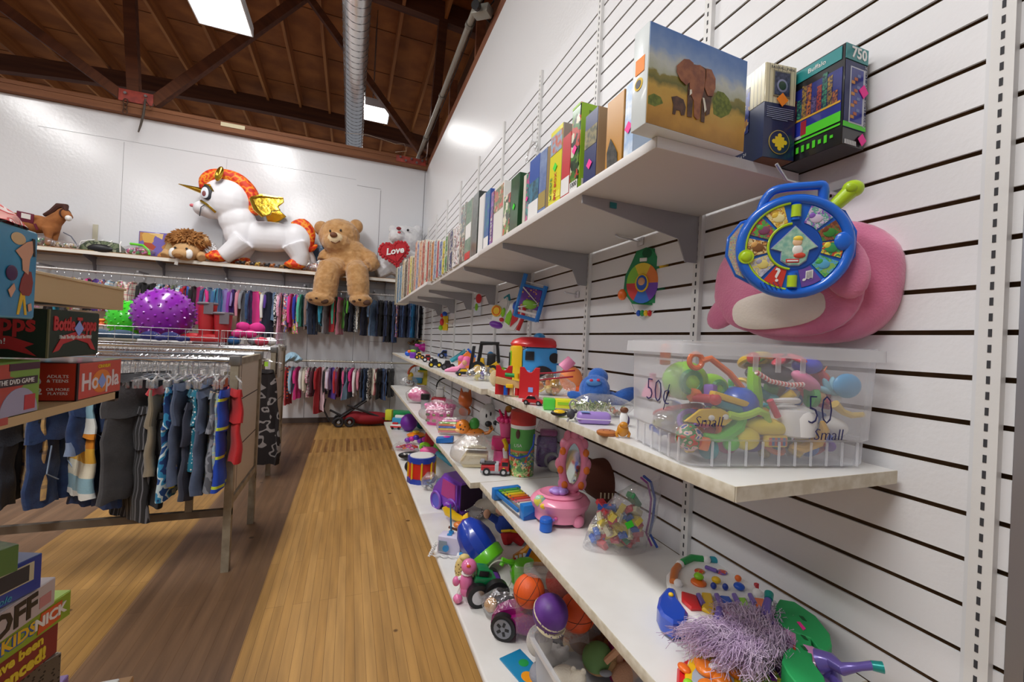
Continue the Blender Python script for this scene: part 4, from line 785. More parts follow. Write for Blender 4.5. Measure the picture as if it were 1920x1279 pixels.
# group in the middle: blue framed toy, red/white oval toy, white round toy
t=thing('frame_toy','blue framed purple patterned toy hanging at a slant','toy',at(994,565,x=.90),0,rot=(0,.22,-YAW-.3)); u=mpp(t.location)
g=G(u)
for s in(-1,1): g.tube([(s*22,0,-34),(s*22,0,34+(14 if s<0 else 0))],4.5,M('2580d8',.35,coat=.3))
for s in(-32,26): g.cyl((-22,0,s),(22,0,s),3.5,M('2580d8',.35,coat=.3))
g.cyl((-22,0,-22),(22,0,-22),2.5,WHT); g.cyl((-22,0,34),(22,0,34),.5,WHT); obj('blue_frame',g,t)
g=G(u); g.box((0,0,5),(38,10,38),M('6a3a9c',.5,pat='dots',c2='e0a83a',sc=60),bev=2); g.ell((2,-4,-6),(15,5,9),M('7fb83a',.5)); obj('patterned_pillow',g,t)
g=G(u); g.tube([(-18,-7,22),(18,-7,-2),(-18,-7,-16)],1.2,WHT); obj('white_strap',g,t)
hook(2.13,1.52,.1,'display hook behind the blue framed toy'); 
t=thing('oval_toy','white oval toy with a red, blue and green front hanging beside the blue framed one','toy',at(964,590,x=.90),0,rot=(0,.25,-YAW-.5)); u=mpp(t.location)
g=G(u); g.prism([(-19,-30),(-8,-34),(10,-30),(19,-6),(17,20),(6,31),(-6,30),(-16,16)],9,WHT,bev=2.5,seg=2,smooth=True); obj('white_case',g,t)
g=G(u); g.prism([(-1,-24),(10,-8),(11,12),(3,24),(-5,22),(-3,0)],2,REDP,o=(0,-2,0)); obj('red_panel',g,t)
g=G(u); g.ell((-1,-2,17),(6,3,9),BLU); obj('blue_button',g,t)
g=G(u); g.prism([(-15,-18),(-4,-22),(-3,-2),(-10,6),(-15,-4)],2,LIME,o=(0,-2,0)); obj('green_panel',g,t); g=G(u); g.tube([(15,2,-26),(18,2,-4),(16,2,20)],4,REDP); obj('red_rim',g,t)
t=thing('shape_toy','white rounded toy with a yellow face dial and purple base, leftmost of the hanging trio','toy',at(936,586,x=.90),0,rot=(0,.2,-YAW-.5)); u=mpp(t.location)
g=G(u); g.prism([(-15,-20),(12,-20),(16,0),(15,24),(8,32),(-2,24),(-14,8)],9,WHT,bev=2.5,seg=2,smooth=True); obj('white_case',g,t)
g=G(u); g.cyl((-6,-2,2),(-6,1,2),11,YEL); g.torus((-6,-2,2),8,1.2,ORG,sg=6); obj('yellow_dial',g,t)
g=G(u); g.ell((9,-1,2),(4,3,9),LIME); g.ell((9,-1,-12),(5,3,4),REDP); obj('side_button',g,t); g=G(u); g.ell((-2,2,-24),(15,7,7),PUR); obj('purple_base',g,t)
g=G(u); g.tube([(2,4,28),(10,4,36),(14,4,26)],2.5,TEAL); obj('teal_loop',g,t)
t=thing('hanging_package','small clear packet with a red topped toy hanging on the slat wall','package',at(896,570,x=.95),0,rot=(0,0,-YAW-.3)); u=mpp(t.location)
g=G(u); g.box((0,0,-6),(14,1.2,32),CLR); obj('clear_card',g,t); g=G(u); g.ell((2,-2,10),(6,3,9),REDP); g.ell((-2,-2,-6),(3,2,7),LIME); obj('packed_toy',g,t)
t=thing('animal_toy','small yellow and red animal toy hanging near the far end of the slat wall','toy',at(833,604,x=.94),0,rot=(0,0,-YAW)); u=mpp(t.location)
g=G(u); g.box((2,0,-2),(11,6,28),YEL,bev=2.5); obj('yellow_case',g,t); g=G(u); g.ell((-4,-2,0),(4,4,7),REDP); g.ell((-6,-2,-11),(4,4,5),LIME); obj('side_button',g,t); g=G(u); g.ell((0,0,15),(5,4,5),BLU); g.ell((-5,0,12),(3,3,4),REDP); obj('blue_ear',g,t)
# clear empty hanger on hook
t=thing('clear_hanger','empty clear plastic clip hanger dangling from the upper slats','hanger',at(998,268,x=.955),0,rot=(0,0,PI/2)); u=mpp(t.location)
g=G(u); g.tube([(2,0,40),(0,0,20),(0,0,6)],1.2,CLR,seg=6); g.tube([(-16,0,-8),(0,0,4),(22,0,-16)],2,CLR,seg=6); obj('hanger_bar',g,t)
for x,z in((-20,-16),(24,-22)): g=G(u); g.box((x,0,z),(7,3,14),CLR,bev=1); obj('hanger_clip',g,t)
for i,(y,z) in enumerate(((2.9,1.42),(3.6,1.5),(2.45,1.38),(4.3,1.42),(1.75,1.5))):
    hook(y,z,.07,'empty white display hook under the high shelf, %s from the near end'%['third','fourth','second','farthest','nearest'][i],.01)
# ================================================================= eye-level shelf toys (ZA), near to far
def A(name,label,cat,px,py,**k): return toy(name,label,cat,px,py,z=ZA,**k)
t,u=A('frog_toy','small shiny ochre monkey shaped toy at the front edge beside the bin','toy',1167,821)
GOLD=M('d08a24',.35,coat=.4)
part(t,'body',u,lambda g:(g.ell((0,0,15),(11,9,13),GOLD),g.ell((0,-5,25),(8,6,6),GOLD)))
for s in(-1,1): part(t,'leg',u,lambda g:g.tube([(s*8,0,14),(s*12,-2,8),(s*10,-3,2)],[3,3,3],GOLD))
t,u=A('penguin_toy','small figure with a brown head, white body and purple cape behind the ochre toy','toy figure',1169,800,lift=.0)
part(t,'body',u,lambda g:g.ell((0,0,15),(8,6,15),WHT)); part(t,'cape',u,lambda g:g.ell((5,3,11),(7,6,11),M('4a2f6c',.5))); part(t,'head',u,lambda g:(g.ell((0,0,31),(8,7,6),BRN),g.torus((0,-2,31),5,1.2,TAN,sg=6)))
t,u=A('wooden_disc','flat orange brown disc lying in front of the purple tin','toy disc',1139,817)
part(t,'disc',u,lambda g:g.lathe([(17,0),(19,3),(19,6),(16,8),(0,8)],M('b9713a',.5,coat=.2),c=(0,8,0)))
part(t,'hole',u,lambda g:[g.cyl((x,8,7.5),(x,8,8.4),1.6,BRN,seg=8) for x in(-6,6)])
t,u=A('purple_tin','lilac rounded tin case beside the little brown disc','tin case',1115,797)
part(t,'case',u,lambda g:g.box((0,12,11.5),(64,26,23),LAV,bev=9,seg=4)); part(t,'seam_ring',u,lambda g:g.box((0,12,10),(65,27,1.8),M('e9dff2',.4),bev=.8)); part(t,'blue_patch',u,lambda g:g.box((-18,4,23),(16,10,1),M('8fb4ee',.4)))
t,u=A('wire_mouse','grey metal wire mouse with a curled tail at the shelf front','toy mouse',1072,791)
part(t,'body',u,lambda g:(g.ell((-2,2,14),(8,6,10),DGR),g.ell((6,0,20),(4,4,4),DGR))); part(t,'curled_tail',u,lambda g:g.tube([(-2,2,22),(-6,0,32),(-2,0,40),(5,0,38),(5,0,32)],1.6,GREYM,seg=6))
for s in(-1,1): part(t,'leg',u,lambda g:g.tube([(s*5,0,8),(s*9,-2,0)],1.8,GREYM,seg=6))
t,u=A('hay_bag','clear bag of pale green grass and orange bits beneath the blue plush','bag of toys',1142,788,lift=.001)
t.location+=Vector((.01,.06,0)); bagg(t,u,126,44,50,3)
part(t,'grass_filling',u,lambda g:[g.tube([(x,rnd.uniform(-12,12),8+rnd.random()*10),(x+rnd.uniform(-10,10),rnd.uniform(-14,14),14+rnd.random()*18),(x+rnd.uniform(-16,16),rnd.uniform(-14,14),8+rnd.random()*18)],1.3,M(['9fb06a','7d9450','c7c79a'][i%3],.7),seg=4,caps=False) for i,x in enumerate([rnd.uniform(-50,20) for _ in range(60)])])['kind']='stuff'
trinkets(t,u,50,24,24,[M('c9643a',.5),M('b9a070',.5),M('7a8a4a',.5)],12,4,.2,cx=32)
t,u=A('note_box','lime green plastic box with a yellow half at the shelf front','plastic box',1052,771)
part(t,'green_half',u,lambda g:g.box((-22,14,11),(22,24,21),M('58d84a',.35,coat=.3),bev=2)); part(t,'yellow_half',u,lambda g:g.box((10,14,13),(42,25,17),M('ecea2a',.35,coat=.3),bev=2)); part(t,'stripe_label',u,lambda g:g.box((10,.8,14),(34,1,5),M('9fd62f',.4)))
t,u=A('yoyo','black and yellow oval toy lying before the lime green box','toy',1054,782)
part(t,'body',u,lambda g:g.ell((-6,0,7),(16,10,6),BLK)); part(t,'yellow_face',u,lambda g:g.ell((-6,-2,9),(12,8,5),YEL))
car(1000,759,ZA,40,18,17,M('c01f28',.3,coat=.5),'small red sports car at the shelf front before the peg bench',rz=-YAW-.35,wr=.2)
t,u=A('yellow_zip_bag','clear zip bag with a red zip and yellow orange sponge toys','bag of toys',1046,748); t.location+=Vector((.03,.10,0))
bagg(t,u,84,42,36,5); trinkets(t,u,66,30,24,[M('ecb73a',.5),M('e8913a',.5),M('f0cf6a',.5)],16,6,.3)
part(t,'red_zip',u,lambda g:g.tube([(-42,-14,28),(-10,-18,34),(36,-12,40)],1.8,M('a82030',.5),seg=6)); part(t,'red_zip',u,lambda g:g.tube([(-40,-10,42),(0,-12,46),(40,-6,52)],1.8,M('a82030',.5),seg=6))
# peg hammer bench
RW=M('cf1c22',.4,coat=.2); WD=M('dfc08a',.6,pat='wood',c2='cda56b',axis=0)
t,u=A('peg_bench','red and wooden hammer bench with coloured pegs','toy',979,748,rz=-YAW-.12); t.location+=Vector((.0,.02,0))
for x,z in((17,0),(-36,4)):
    P=[(x-20,z),(x+18,z),(x+18,z+59),(x+10,z+59)]+[(x-1+9*math.cos(a),z+60-11*abs(math.sin(a))) for a in [PI*i/8 for i in range(1,8)]]+[(x-12,z+59),(x-20,z+59)]
    if x<0: P=[(x+(p[0]-x)*.85,p[1]*.98+1) for p in P]
    part(t,'side_panel',u,lambda g:g.prism([(p[0],max(0,p[1]-(z))) for p in P],7,RW,o=(0,0 if x>0 else 26,0),bev=.8))
part(t,'beam',u,lambda g:(g.prism([(-50,24),(4,16),(4,28),(-50,37)],14,WD,o=(0,8,0))))
for i,(x,m) in enumerate(((-30,BLU),(-18,TAN),(-8,RW),(-1,RW))): part(t,'peg',u,lambda g:g.cyl((x,13,3),(x,13,26),4.2,m,seg=12))
part(t,'hammer',u,lambda g:(g.cyl((-32,10,42),(-10,10,41),4,GRN,seg=12),g.cyl((-9,8,36),(-9,8,46),5,YEL,seg=12))); part(t,'yellow_peg',u,lambda g:g.box((-22,7,21),(14,8,7),YEL,bev=1))
part(t,'blue_label',u,lambda g:g.box((19,-.6,17),(9,1,9),STK['blue']))
# toy bus house
t,u=A('toy_bus','red roofed blue and yellow toy bus with round windows','toy bus',990,712,rz=-YAW+.06); t.location=Vector((.872,1.965,ZA)); u=mpp(t.location)*1.2
SKY=M('3a9ae0',.35,coat=.3)
part(t,'blue_front',u,lambda g:(g.prism([(-18,0),(42,0),(44,20),(42,50),(32,58),(-10,58),(-19,52)],40,SKY,bev=2,smooth=True)))
part(t,'yellow_side',u,lambda g:(g.box((-28,20,30),(18,44,58),YEL,bev=4),))
part(t,'side_window',u,lambda g:g.box((-38,14,34),(2,26,28),BLK,bev=1)); part(t,'side_window_frame',u,lambda g:g.box((-37,14,34),(1.6,30,33),LIME,bev=1))
part(t,'red_roof',u,lambda g:(g.lathe([(38,0),(40,4),(36,10),(24,15),(0,17)],REDP,c=(4,20,58),sx=1.05,sy=.62,seg=28)))
part(t,'roof_knob',u,lambda g:(g.lathe([(10,0),(9,5),(5,8),(0,9)],LBLU,c=(8,18,72))))
part(t,'window',u,lambda g:g.box((-8,-1.5,44),(14,2,14),BLK,bev=2)); part(t,'window',u,lambda g:g.cyl((31,0,42),(31,-2,42),8,BLK,seg=20)); part(t,'arched_opening',u,lambda g:g.prism([(-4,0),(30,0)]+[(13+18*math.cos(a),12+17*math.sin(a)) for a in [PI*i/12 for i in range(13)]],2,BLK,o=(0,-2,0)))
part(t,'blue_label',u,lambda g:g.box((-10,-1.2,18),(7,1,7),STK['blue']))
part(t,'lime_wheel',u,lambda g:g.ell((46,26,26),(6,10,12),LIME))
t,u=A('toy_figures','colourful clown figure peeping from the yellow side of the toy bus','toy figure',951,700); t.location+=Vector((-.05,.22,0))
part(t,'body',u,lambda g:g.ell((0,0,14),(8,8,13),GRN)); part(t,'head',u,lambda g:g.ell((0,0,31),(7,7,7),LBLU)); part(t,'scarf',u,lambda g:g.torus((0,0,23),7,2.5,REDP,rot=(PI/2,0,0),sg=6))
# teddy
PLM=lambda c,c2: M(c,.9,pat='noise',c2=c2,sc=14,bump=.3,bsc=300,sheen=.4)
t,u=A('small_plush','small brown and white plush dog between the bench and yellow bag','plush toy',1035,712); t.location+=Vector((.03,.12,0))
part(t,'body',u,lambda g:(g.ell((0,0,14),(15,10,13),PLM('e9dfd0','d9ccb8'))),remesh=.002); part(t,'head',u,lambda g:(g.ell((2,-6,24),(14,10,10),M('a9683a',.9))))
# blue plush
BPL=PLM('2a63b8','1c4f9e'); 
t,u=A('blue_plush','furry blue plush toy slumped on its back beside the bin','plush toy',1128,762); t.location+=Vector((.0,.05,0))
part(t,'body',u,lambda g:(g.ell((0,0,28),(30,26,29),BPL),g.ell((8,12,52),(20,16,18),BPL),g.ell((-36,6,14),(17,8,9),BPL,rot=(0,.2,0)),g.ell((58,8,16),(34,14,14),BPL,rot=(0,-.5,0)),g.ell((30,10,14),(18,16,12),BPL)),remesh=.003,smooth=3,fur=.003)
part(t,'snout',u,lambda g:(g.ell((-6,-20,44),(15,9,7),M('4f86c8',.8)))); part(t,'nostril',u,lambda g:g.ell((-12,-27,48),(3.4,2.2,2.6),M('c9305a',.5))); part(t,'nostril',u,lambda g:g.ell((1,-27,49),(3.4,2.2,2.6),M('c9305a',.5)))
t,u=A('pink_cup_toy','orange toy with a tilted pink cup on top behind the blue plush','toy',1176,742); t.location+=Vector((.05,.10,0))
part(t,'orange_base',u,lambda g:(g.ell((0,0,26),(22,14,24),M('ef8a4a',.4)),g.ell((12,0,8),(18,12,8),M('e5632a',.4)))); part(t,'pink_cup',u,lambda g:g.cyl((-16,0,44),(0,0,62),12,LPNK,r1=10,seg=18))
t,u=A('recorder','purple and green plastic flute lying at the back of the shelf','toy',1092,700); t.location=at(1092,704,z=ZA)+Vector((.06,.16,0))
part(t,'tube',u,lambda g:g.cyl((-26,0,6),(28,0,2),4,LAV,seg=12)); 
for x,m in((-18,TEAL),(0,REDP),(16,LIME)): part(t,'ring',u,lambda g:g.cyl((x,0,5.4-x*.07),(x+10,0,4.6-x*.07),4.6,m,seg=12))
t,u=A('clear_package','grey clear blister package at the back behind the yellow bag','package',1052,706); t.location+=Vector((.06,.30,0)); part(t,'blister',u,lambda g:g.box((0,0,14),(34,12,26),CLR,bev=2)); part(t,'card',u,lambda g:g.box((0,7,14),(36,1,28),M('c9ccd2',.5)))
# forklift
t,u=A('toy_forklift','black and yellow toy forklift beside the toy bus','toy vehicle',914,706,rz=-YAW); t.location=at(914,708,z=ZA)+Vector((.01,.08,0)); YF=M('ecba1c',.35,coat=.3)
part(t,'chassis',u,lambda g:(g.prism([(-24,8),(22,8),(26,22),(22,30),(8,20),(-2,20),(-4,34),(-10,34),(-12,24),(-24,22)],20,YF,bev=1,smooth=False)))
part(t,'cab',u,lambda g:(g.tube([(-14,2,22),(-10,2,60),(20,2,62),(24,2,26)],3.4,BLK),g.tube([(-14,18,22),(-10,18,60),(20,18,62),(24,18,26)],3.4,BLK),g.box((6,10,63),(36,24,5),BLK,bev=1.5),g.box((10,10,30),(16,14,26),BLK,bev=2)))
part(t,'mast',u,lambda g:(g.box((-27,10,28),(5,22,56),BLK,rot=(0,.12,0),bev=1)))
for x,r in((-14,14),(14,11)):
    part(t,'wheel',u,lambda g:(g.cyl((x,-7,r),(x,1,r),r,BLK,seg=20),g.cyl((x,-8.5,r),(x,-6,r),r*.55,YF,seg=16)))
t,u=A('bead_bag','clear bag with yellow and purple pieces before the forklift','bag of toys',905,715); t.location+=Vector((-.0,.02,0))
bagg(t,u,56,28,24,7); trinkets(t,u,40,18,16,[M('d9c85a',.5),M('7d6bb8',.5),M('e9e2c0',.5)],14,8,.24)
t,u=A('plush_ball','small cream fluffy ball beside the peg bench','plush ball',928,724)
part(t,'ball',u,lambda g:g.ell((0,0,15),(11,10,15),PLM('d3bd90','bfa878')),remesh=.002,fur=.003)
car(870,705,ZA,32,14,13,M('22262c',.3,coat=.3),'small black and yellow formula car at the front edge',wm=YEL,win=YEL,rz=-YAW+.3)
t,u=A('birdhouse','orange toy birdhouse with a blue roof and grey wheel','toy',873,692); t.location+=Vector((.02,.06,0))
part(t,'house_body',u,lambda g:g.prism([(-16,0),(16,0),(16,22),(2,34),(-16,18)],14,M('ee7f2c',.35,coat=.3),bev=1)); part(t,'blue_roof',u,lambda g:(g.box((9,7,30),(22,18,3),BLU,rot=(0,.75,0)),)); part(t,'round_hole',u,lambda g:g.cyl((0,-1,14),(0,0,14),5,BLK))
t,u=A('teal_spade','long teal toy handle leaning over the cars','toy',862,680); t.location+=Vector((-.01,.02,0)); part(t,'handle',u,lambda g:(g.tube([(-14,0,2),(4,0,14),(18,0,26)],[4,5,5],TEAL),g.torus((23,0,29),5,2.6,TEAL,sg=6,sx=1.4)))
t,u=A('mermaid_toy','pink toy mermaid with a curly tail at the front edge','toy figure',856,698)
part(t,'body',u,lambda g:(g.tube([(-22,0,2),(-8,0,5),(4,0,6),(12,0,14),(14,0,20)],[2,5,6,6,5],LPNK,seg=10))); part(t,'hair',u,lambda g:(g.ell((18,0,22),(9,7,9),M('f070a8',.6)),g.ell((8,2,26),(7,6,6),M('f070a8',.6)))); part(t,'head',u,lambda g:g.ell((15,-5,19),(5,4,5),SKN))
mt=[(816,689,24,16,14,'1c2a3c','dark blue monster truck with yellow wheel hubs','f2d21f'),(840,694,24,18,12,'2c2c32','black spiky buggy beside the monster truck','5a5a60'),(803,679,20,14,12,'b81f2a','small red buggy with white wheel hubs','e0e0e0'),(838,672,34,15,14,'1f4fb0','long blue race car behind the black buggy','b8c0d8'),(787,674,16,13,10,'eec12a','little yellow car near the far end','d9a020'),(822,664,24,11,10,'3a3f9c','indigo toy car behind the red buggy','8f8fb0'),(793,660,10,9,8,'e0752f','tiny orange car near the far end','ccccaa')]
for px,py,L,h,w,c,lb,wm in mt: car(px,py,ZA,L,h,w,M(c,.3,coat=.4),lb,wr=.26,wm=M(wm,.4),rz=-YAW+.15)
t,u=A('toy_helicopter','magenta toy helicopter with yellow rotor blades','toy helicopter',795,662); t.location+=Vector((.05,.0,0))
part(t,'body',u,lambda g:(g.ell((0,0,10),(18,9,9),MAG),g.tube([(-10,0,12),(-24,0,14)],3,MAG))); part(t,'rotor',u,lambda g:(g.cyl((0,0,18),(0,0,22),1.5,YEL,seg=8),g.box((0,0,22),(36,4,1.4),YEL,bev=.5))); part(t,'window',u,lambda g:g.ell((9,-3,12),(7,6,5),PUR))
t,u=A('stacking_block','lime and purple toy block at the far end of the toy shelf','toy',773,672); part(t,'lower_block',u,lambda g:g.box((0,4,6),(11,8,12),PUR,bev=2)); part(t,'upper_block',u,lambda g:g.box((0,4,14),(9,8,5),LIME,bev=1.5)); 
t,u=A('toy_robot','blue and orange toy at the very end of the toy shelf','toy',764,668); part(t,'body',u,lambda g:g.ell((0,3,5),(6,5,5),BLU)); part(t,'cap',u,lambda g:g.ell((3,1,9),(4,4,3),ORG))
t,u=A('plant_pot','grey pot with brown dried leaves behind the blue cars','plant pot',853,668); t.location=at(853,663,z=ZA)+Vector((.05,.2,0)); part(t,'pot',u,lambda g:g.lathe([(10,0),(13,14),(11,14),(0,12)],M('7d8089',.5))); part(t,'leaves',u,lambda g:[g.ell((rnd.uniform(-11,11),rnd.uniform(-6,6),rnd.uniform(15,23)),(5,3,2.5),M(['8a6a4a','6d4a33','5c6a3a'][i%3],.7),rot=(rnd.random()*3,rnd.random()*3,0)) for i in range(12)])
t,u=A('toy_train','orange and red toy train at the back near the helicopter','toy',823,658); t.location+=Vector((.12,.1,0)); part(t,'engine',u,lambda g:g.box((0,0,9),(24,10,14),ORG,bev=2)); part(t,'funnel',u,lambda g:g.cyl((-6,0,14),(-6,0,22),3,REDP))

for n_ in ('clear_package','plant_pot','toy_train','recorder','pink_cup_toy'):
    o=bpy.data.objects.get(n_)
    if o and o.location.x>.90: o.location.x=.90
# ================================================================= middle shelf toys (ZB2), near to far
def B(name,label,cat,px,py,**k): return toy(name,label,cat,px,py,z=ZB2,**k)
# toy organ / sea-shell activity piano lying flat; local X,Y on the shelf
def flat(name,label,cat,px,py,z,rz,group=None,tilt=None,lift=0):
    loc=at(px,py,z=z); loc.z+=lift; t=thing(name,label,cat,loc,rz,group,rot=(tilt[0],tilt[1],rz) if tilt else None); return t
def fpris(pts,z0,th,m,bev=0,smooth=True):
    def f(g):
        # polygon in XY extruded up
        g2=[(x,y) for x,y in pts]; g.prism(g2,th,m,o=(0,0,z0+th),rot=(-PI/2,0,0),bev=bev,smooth=smooth)
    return f
def addp(t,name,*fs,label=None,**k):
    g=G()
    for f in fs: f(g)
    return obj(name,g,t,label=label,**k)
# helper: convert photo pixels on a horizontal plane to local metres of a flat toy
def PL(t,pts,z):
    out=[]
    c,s=math.cos(-t.rotation_euler[2]),math.sin(-t.rotation_euler[2])
    for p in pts:
        w=at(p[0],p[1],z=z)-t.location; out.append((w.x*c-w.y*s,w.x*s+w.y*c))
    return out
def ccw(P):
    a=sum(P[i-1][0]*P[i][1]-P[i][0]*P[i-1][1] for i in range(len(P))); return P if a>0 else P[::-1]
t=flat('toy_organ','white fan shaped baby piano with coloured keys and buttons leaning by the slat wall','toy piano',1340,1120,ZB2,0); zt=ZB2+.035
fan=[(1253,1100),(1250,1075),(1268,1055),(1300,1045),(1345,1046),(1390,1060),(1425,1083),(1450,1118),(1452,1150),(1400,1172),(1340,1175),(1290,1168),(1250,1160),(1242,1125)]
addp(t,'body',fpris(ccw(PL(t,fan,zt)),.002,.033,WHT,bev=.006))
addp(t,'blue_end',fpris(ccw(PL(t,[(1236,1120),(1250,1103),(1266,1106),(1272,1125),(1290,1150),(1286,1168),(1262,1170),(1240,1155),(1232,1138)],zt+.006)),.004,.042,M('1747b8',.3,coat=.6),bev=.006))
c=PL(t,[(1258,1116)],zt+.012)[0]; addp(t,'yellow_button',lambda g:g.ell((c[0],c[1],.048),(.006,.006,.005),YEL))
def arc(cols):
    pts=[((1262,1092),(1272,1062)),((1280,1055),(1318,1049)),((1332,1050),(1378,1066)),((1394,1078),(1424,1102))]
    for (a,b),m in zip(pts,cols):
        P=PL(t,[a,((a[0]+b[0])/2-(2 if a[0]<1300 else -3),(a[1]+b[1])/2-5),b],zt+.004); addp(t,'rainbow_arc',lambda g:g.tube([(x,y,.040) for x,y in P],[.009,.010,.009],m,seg=10))
arc((M('d9782a',.35,coat=.3),GRN,TEAL,M('b81f2a',.35,coat=.3)))
for px,py in ((1275,1058),(1325,1050),(1386,1070),(1272,1094),(1420,1112)):
    c=PL(t,[(px,py)],zt+.005)[0]; addp(t,'white_knob',lambda g:g.ell((c[0],c[1],.040),(.011,.011,.010),WHT))
keys=[((1278,1108),(1306,1116),(1316,1140),(1296,1140),(1278,1124),REDP),((1316,1110),(1334,1112),(1342,1140),(1338,1150),(1316,1140),YEL),((1350,1116),(1368,1118),(1378,1136),(1366,1140),(1352,1134),BLU),((1383,1120),(1398,1120),(1406,1136),(1392,1140),(1384,1132),LIME),((1412,1120),(1432,1122),(1444,1140),(1440,1150),(1420,1140),ORG)]
for k in keys: addp(t,'key',fpris(ccw(PL(t,k[:5],zt+.008)),.034,.010,k[5],bev=.003))
for px in (1309,1343,1376,1406):
    P=PL(t,[(px-4,1112),(px+4,1112),(px+14,1130),(px+6,1134)],zt+.01); addp(t,'purple_key',fpris(ccw(P),.036,.011,M('7a62b8',.35,coat=.3),bev=.003))
for nm,px,py,m,r in (('frog_button',1310,1087,ORG,.019),('green_dome',1310,1086,LIME,.012),('yellow_figure',1343,1086,YEL,.011),('blue_bow',1338,1097,M('24409c',.4),.007),('blue_bow',1360,1099,M('24409c',.4),.007),('blue_bird',1386,1098,BLU,.013),('orange_bow',1384,1083,ORG,.008)):
    c=PL(t,[(px,py)],zt+.01)[0]; hh={'green_dome':.052,'frog_button':.038}.get(nm,.043); addp(t,nm,lambda g:g.ell((c[0],c[1],hh),(r,r,.008),m))
c=PL(t,[(1312,1067),(1354,1069),(1333,1066)],zt+.008); addp(t,'printed_dial',lambda g:(g.ell((c[0][0],c[0][1],.037),(.014,.012,.005),pic(['d94a2a','e9d93a','5fb03a'],90)),g.ell((c[1][0],c[1][1],.037),(.015,.012,.005),pic(['7a62b8','e9d93a','d04a4a'],90)))); addp(t,'purple_lever',lambda g:g.box((c[2][0],c[2][1],.042),(.010,.03,.009),M('7a62b8',.35),rot=(0,0,.5),bev=.003))
# green hinged carrying case
t=flat('toy_case','green foam toy case with slots and a pink sticker leaning on the slat wall','toy case',1505,1200,ZB2,0); FG=M('22a35a',.6,bump=.05,bsc=80)
z1=ZB2+.08
addp(t,'upper_leaf',fpris(ccw(PL(t,[(1452,1140),(1462,1123),(1490,1128),(1530,1155),(1556,1188),(1560,1210),(1550,1222),(1535,1215),(1520,1196),(1498,1188),(1478,1180),(1462,1168),(1451,1158)],z1)),.052,.028,FG,bev=.002,smooth=False))
addp(t,'spine',fpris(ccw(PL(t,[(1492,1172),(1520,1182),(1524,1245),(1492,1228)],z1)),.050,.028,FG,bev=.001,smooth=False))
addp(t,'lower_leaf',fpris(ccw(PL(t,[(1470,1222),(1482,1212),(1496,1222),(1524,1240),(1545,1268),(1552,1290),(1500,1290),(1478,1262),(1466,1240)],z1)),.030,.050,FG,bev=.002,smooth=False))
P=PL(t,[(1492,1178),(1491,1216)],z1+.01); addp(t,'red_edge',lambda g:g.tube([(P[0][0],P[0][1],.07),(P[1][0],P[1][1],.07)],.004,M('e04a2a',.5))); 
for px,py in ((1505,1158),(1508,1192),(1508,1212),(1508,1236)):
    P=ccw(PL(t,[(px-7,py-5),(px+1,py-3),(px+8,py+6),(px,py+3)],z1+.002)); addp(t,'slot',fpris(P,.0795 if py<1170 else .0775,.0016,M('0f5c30',.8)))
P=ccw(PL(t,[(1494,1165),(1500,1165),(1511,1178),(1506,1181)],z1+.002)); addp(t,'price_sticker',fpris(P,.0802,.001,STK['pink']))
# lavender hair pony / long haired doll horse
HAIRM=M('c3a9cc',.7,pat='noise',c2='d9c6de',sc=30); PONY=M('d895c8',.3,coat=.4); IRI=M('6f5fb0',.3,.2,coat=.4); TLM=M('1f9a94',.3,.3,coat=.4)
t=flat('pony_toy','pink and purple toy pony with a huge tangle of lavender hair and teal hooves','toy horse',1400,1200,ZB2,0); zb=ZB2+.05
def W(px,py,z): w=at(px,py,z=z)-t.location; return (w.x,w.y,z-t.location.z)
addp(t,'body',lambda g:(g.ell(W(1372,1170,zb),(.028,.03,.024),PONY),g.ell(W(1475,1200,zb),(.03,.03,.026),PONY),g.tube([W(1470,1205,zb),W(1500,1235,zb-.005),W(1530,1255,zb),W(1548,1262,zb+.005)],[.03,.032,.032,.02],PONY,seg=14)))
addp(t,'leg',lambda g:g.tube([W(1535,1240,zb+.02),W(1560,1240,zb+.03),W(1580,1255,zb+.034),W(1612,1250,zb+.045),W(1634,1248,zb+.048)],[.020,.013,.010,.0065,.007],IRI,seg=12)); addp(t,'hoof',lambda g:g.cyl(W(1634,1248,zb+.048),W(1656,1252,zb+.05),.0075,TLM,r1=.009,seg=14))
addp(t,'leg',lambda g:g.tube([W(1545,1262,zb),W(1566,1272,zb),W(1572,1290,zb),W(1566,1310,zb)],[.018,.012,.009,.008],IRI,seg=12))
addp(t,'leg',lambda g:g.tube([W(1448,1180,zb+.01),W(1436,1160,zb+.03),W(1437,1138,zb+.045),W(1441,1122,zb+.055)],[.016,.011,.008,.007],IRI,seg=12)); addp(t,'hoof',lambda g:g.cyl(W(1441,1124,zb+.055),W(1442,1113,zb+.06),.008,TLM,r1=.009,seg=12))
addp(t,'leg',lambda g:g.tube([W(1350,1178,zb),W(1348,1160,zb+.02),W(1349,1140,zb+.03)],[.012,.010,.006],IRI,seg=12))
g=G(); rh=random.Random(5)
clumps=[((a[0]+8,a[1]+14),(b[0]+6,b[1]+10)) for a,b in [((1395,1160),(1290,1190)),((1400,1150),(1350,1135)),((1420,1170),(1420,1140)),((1430,1180),(1470,1200)),((1400,1190),(1330,1210)),((1410,1200),(1390,1245)),((1430,1200),(1440,1240)),((1380,1180),(1300,1215)),((1400,1180),(1410,1262)),((1370,1170),(1275,1175)),((1440,1175),(1480,1220)),((1420,1150),(1450,1150)),((1380,1200),(1345,1245)),((1400,1170),(1370,1190)),((1400,1175),(1440,1170))]]
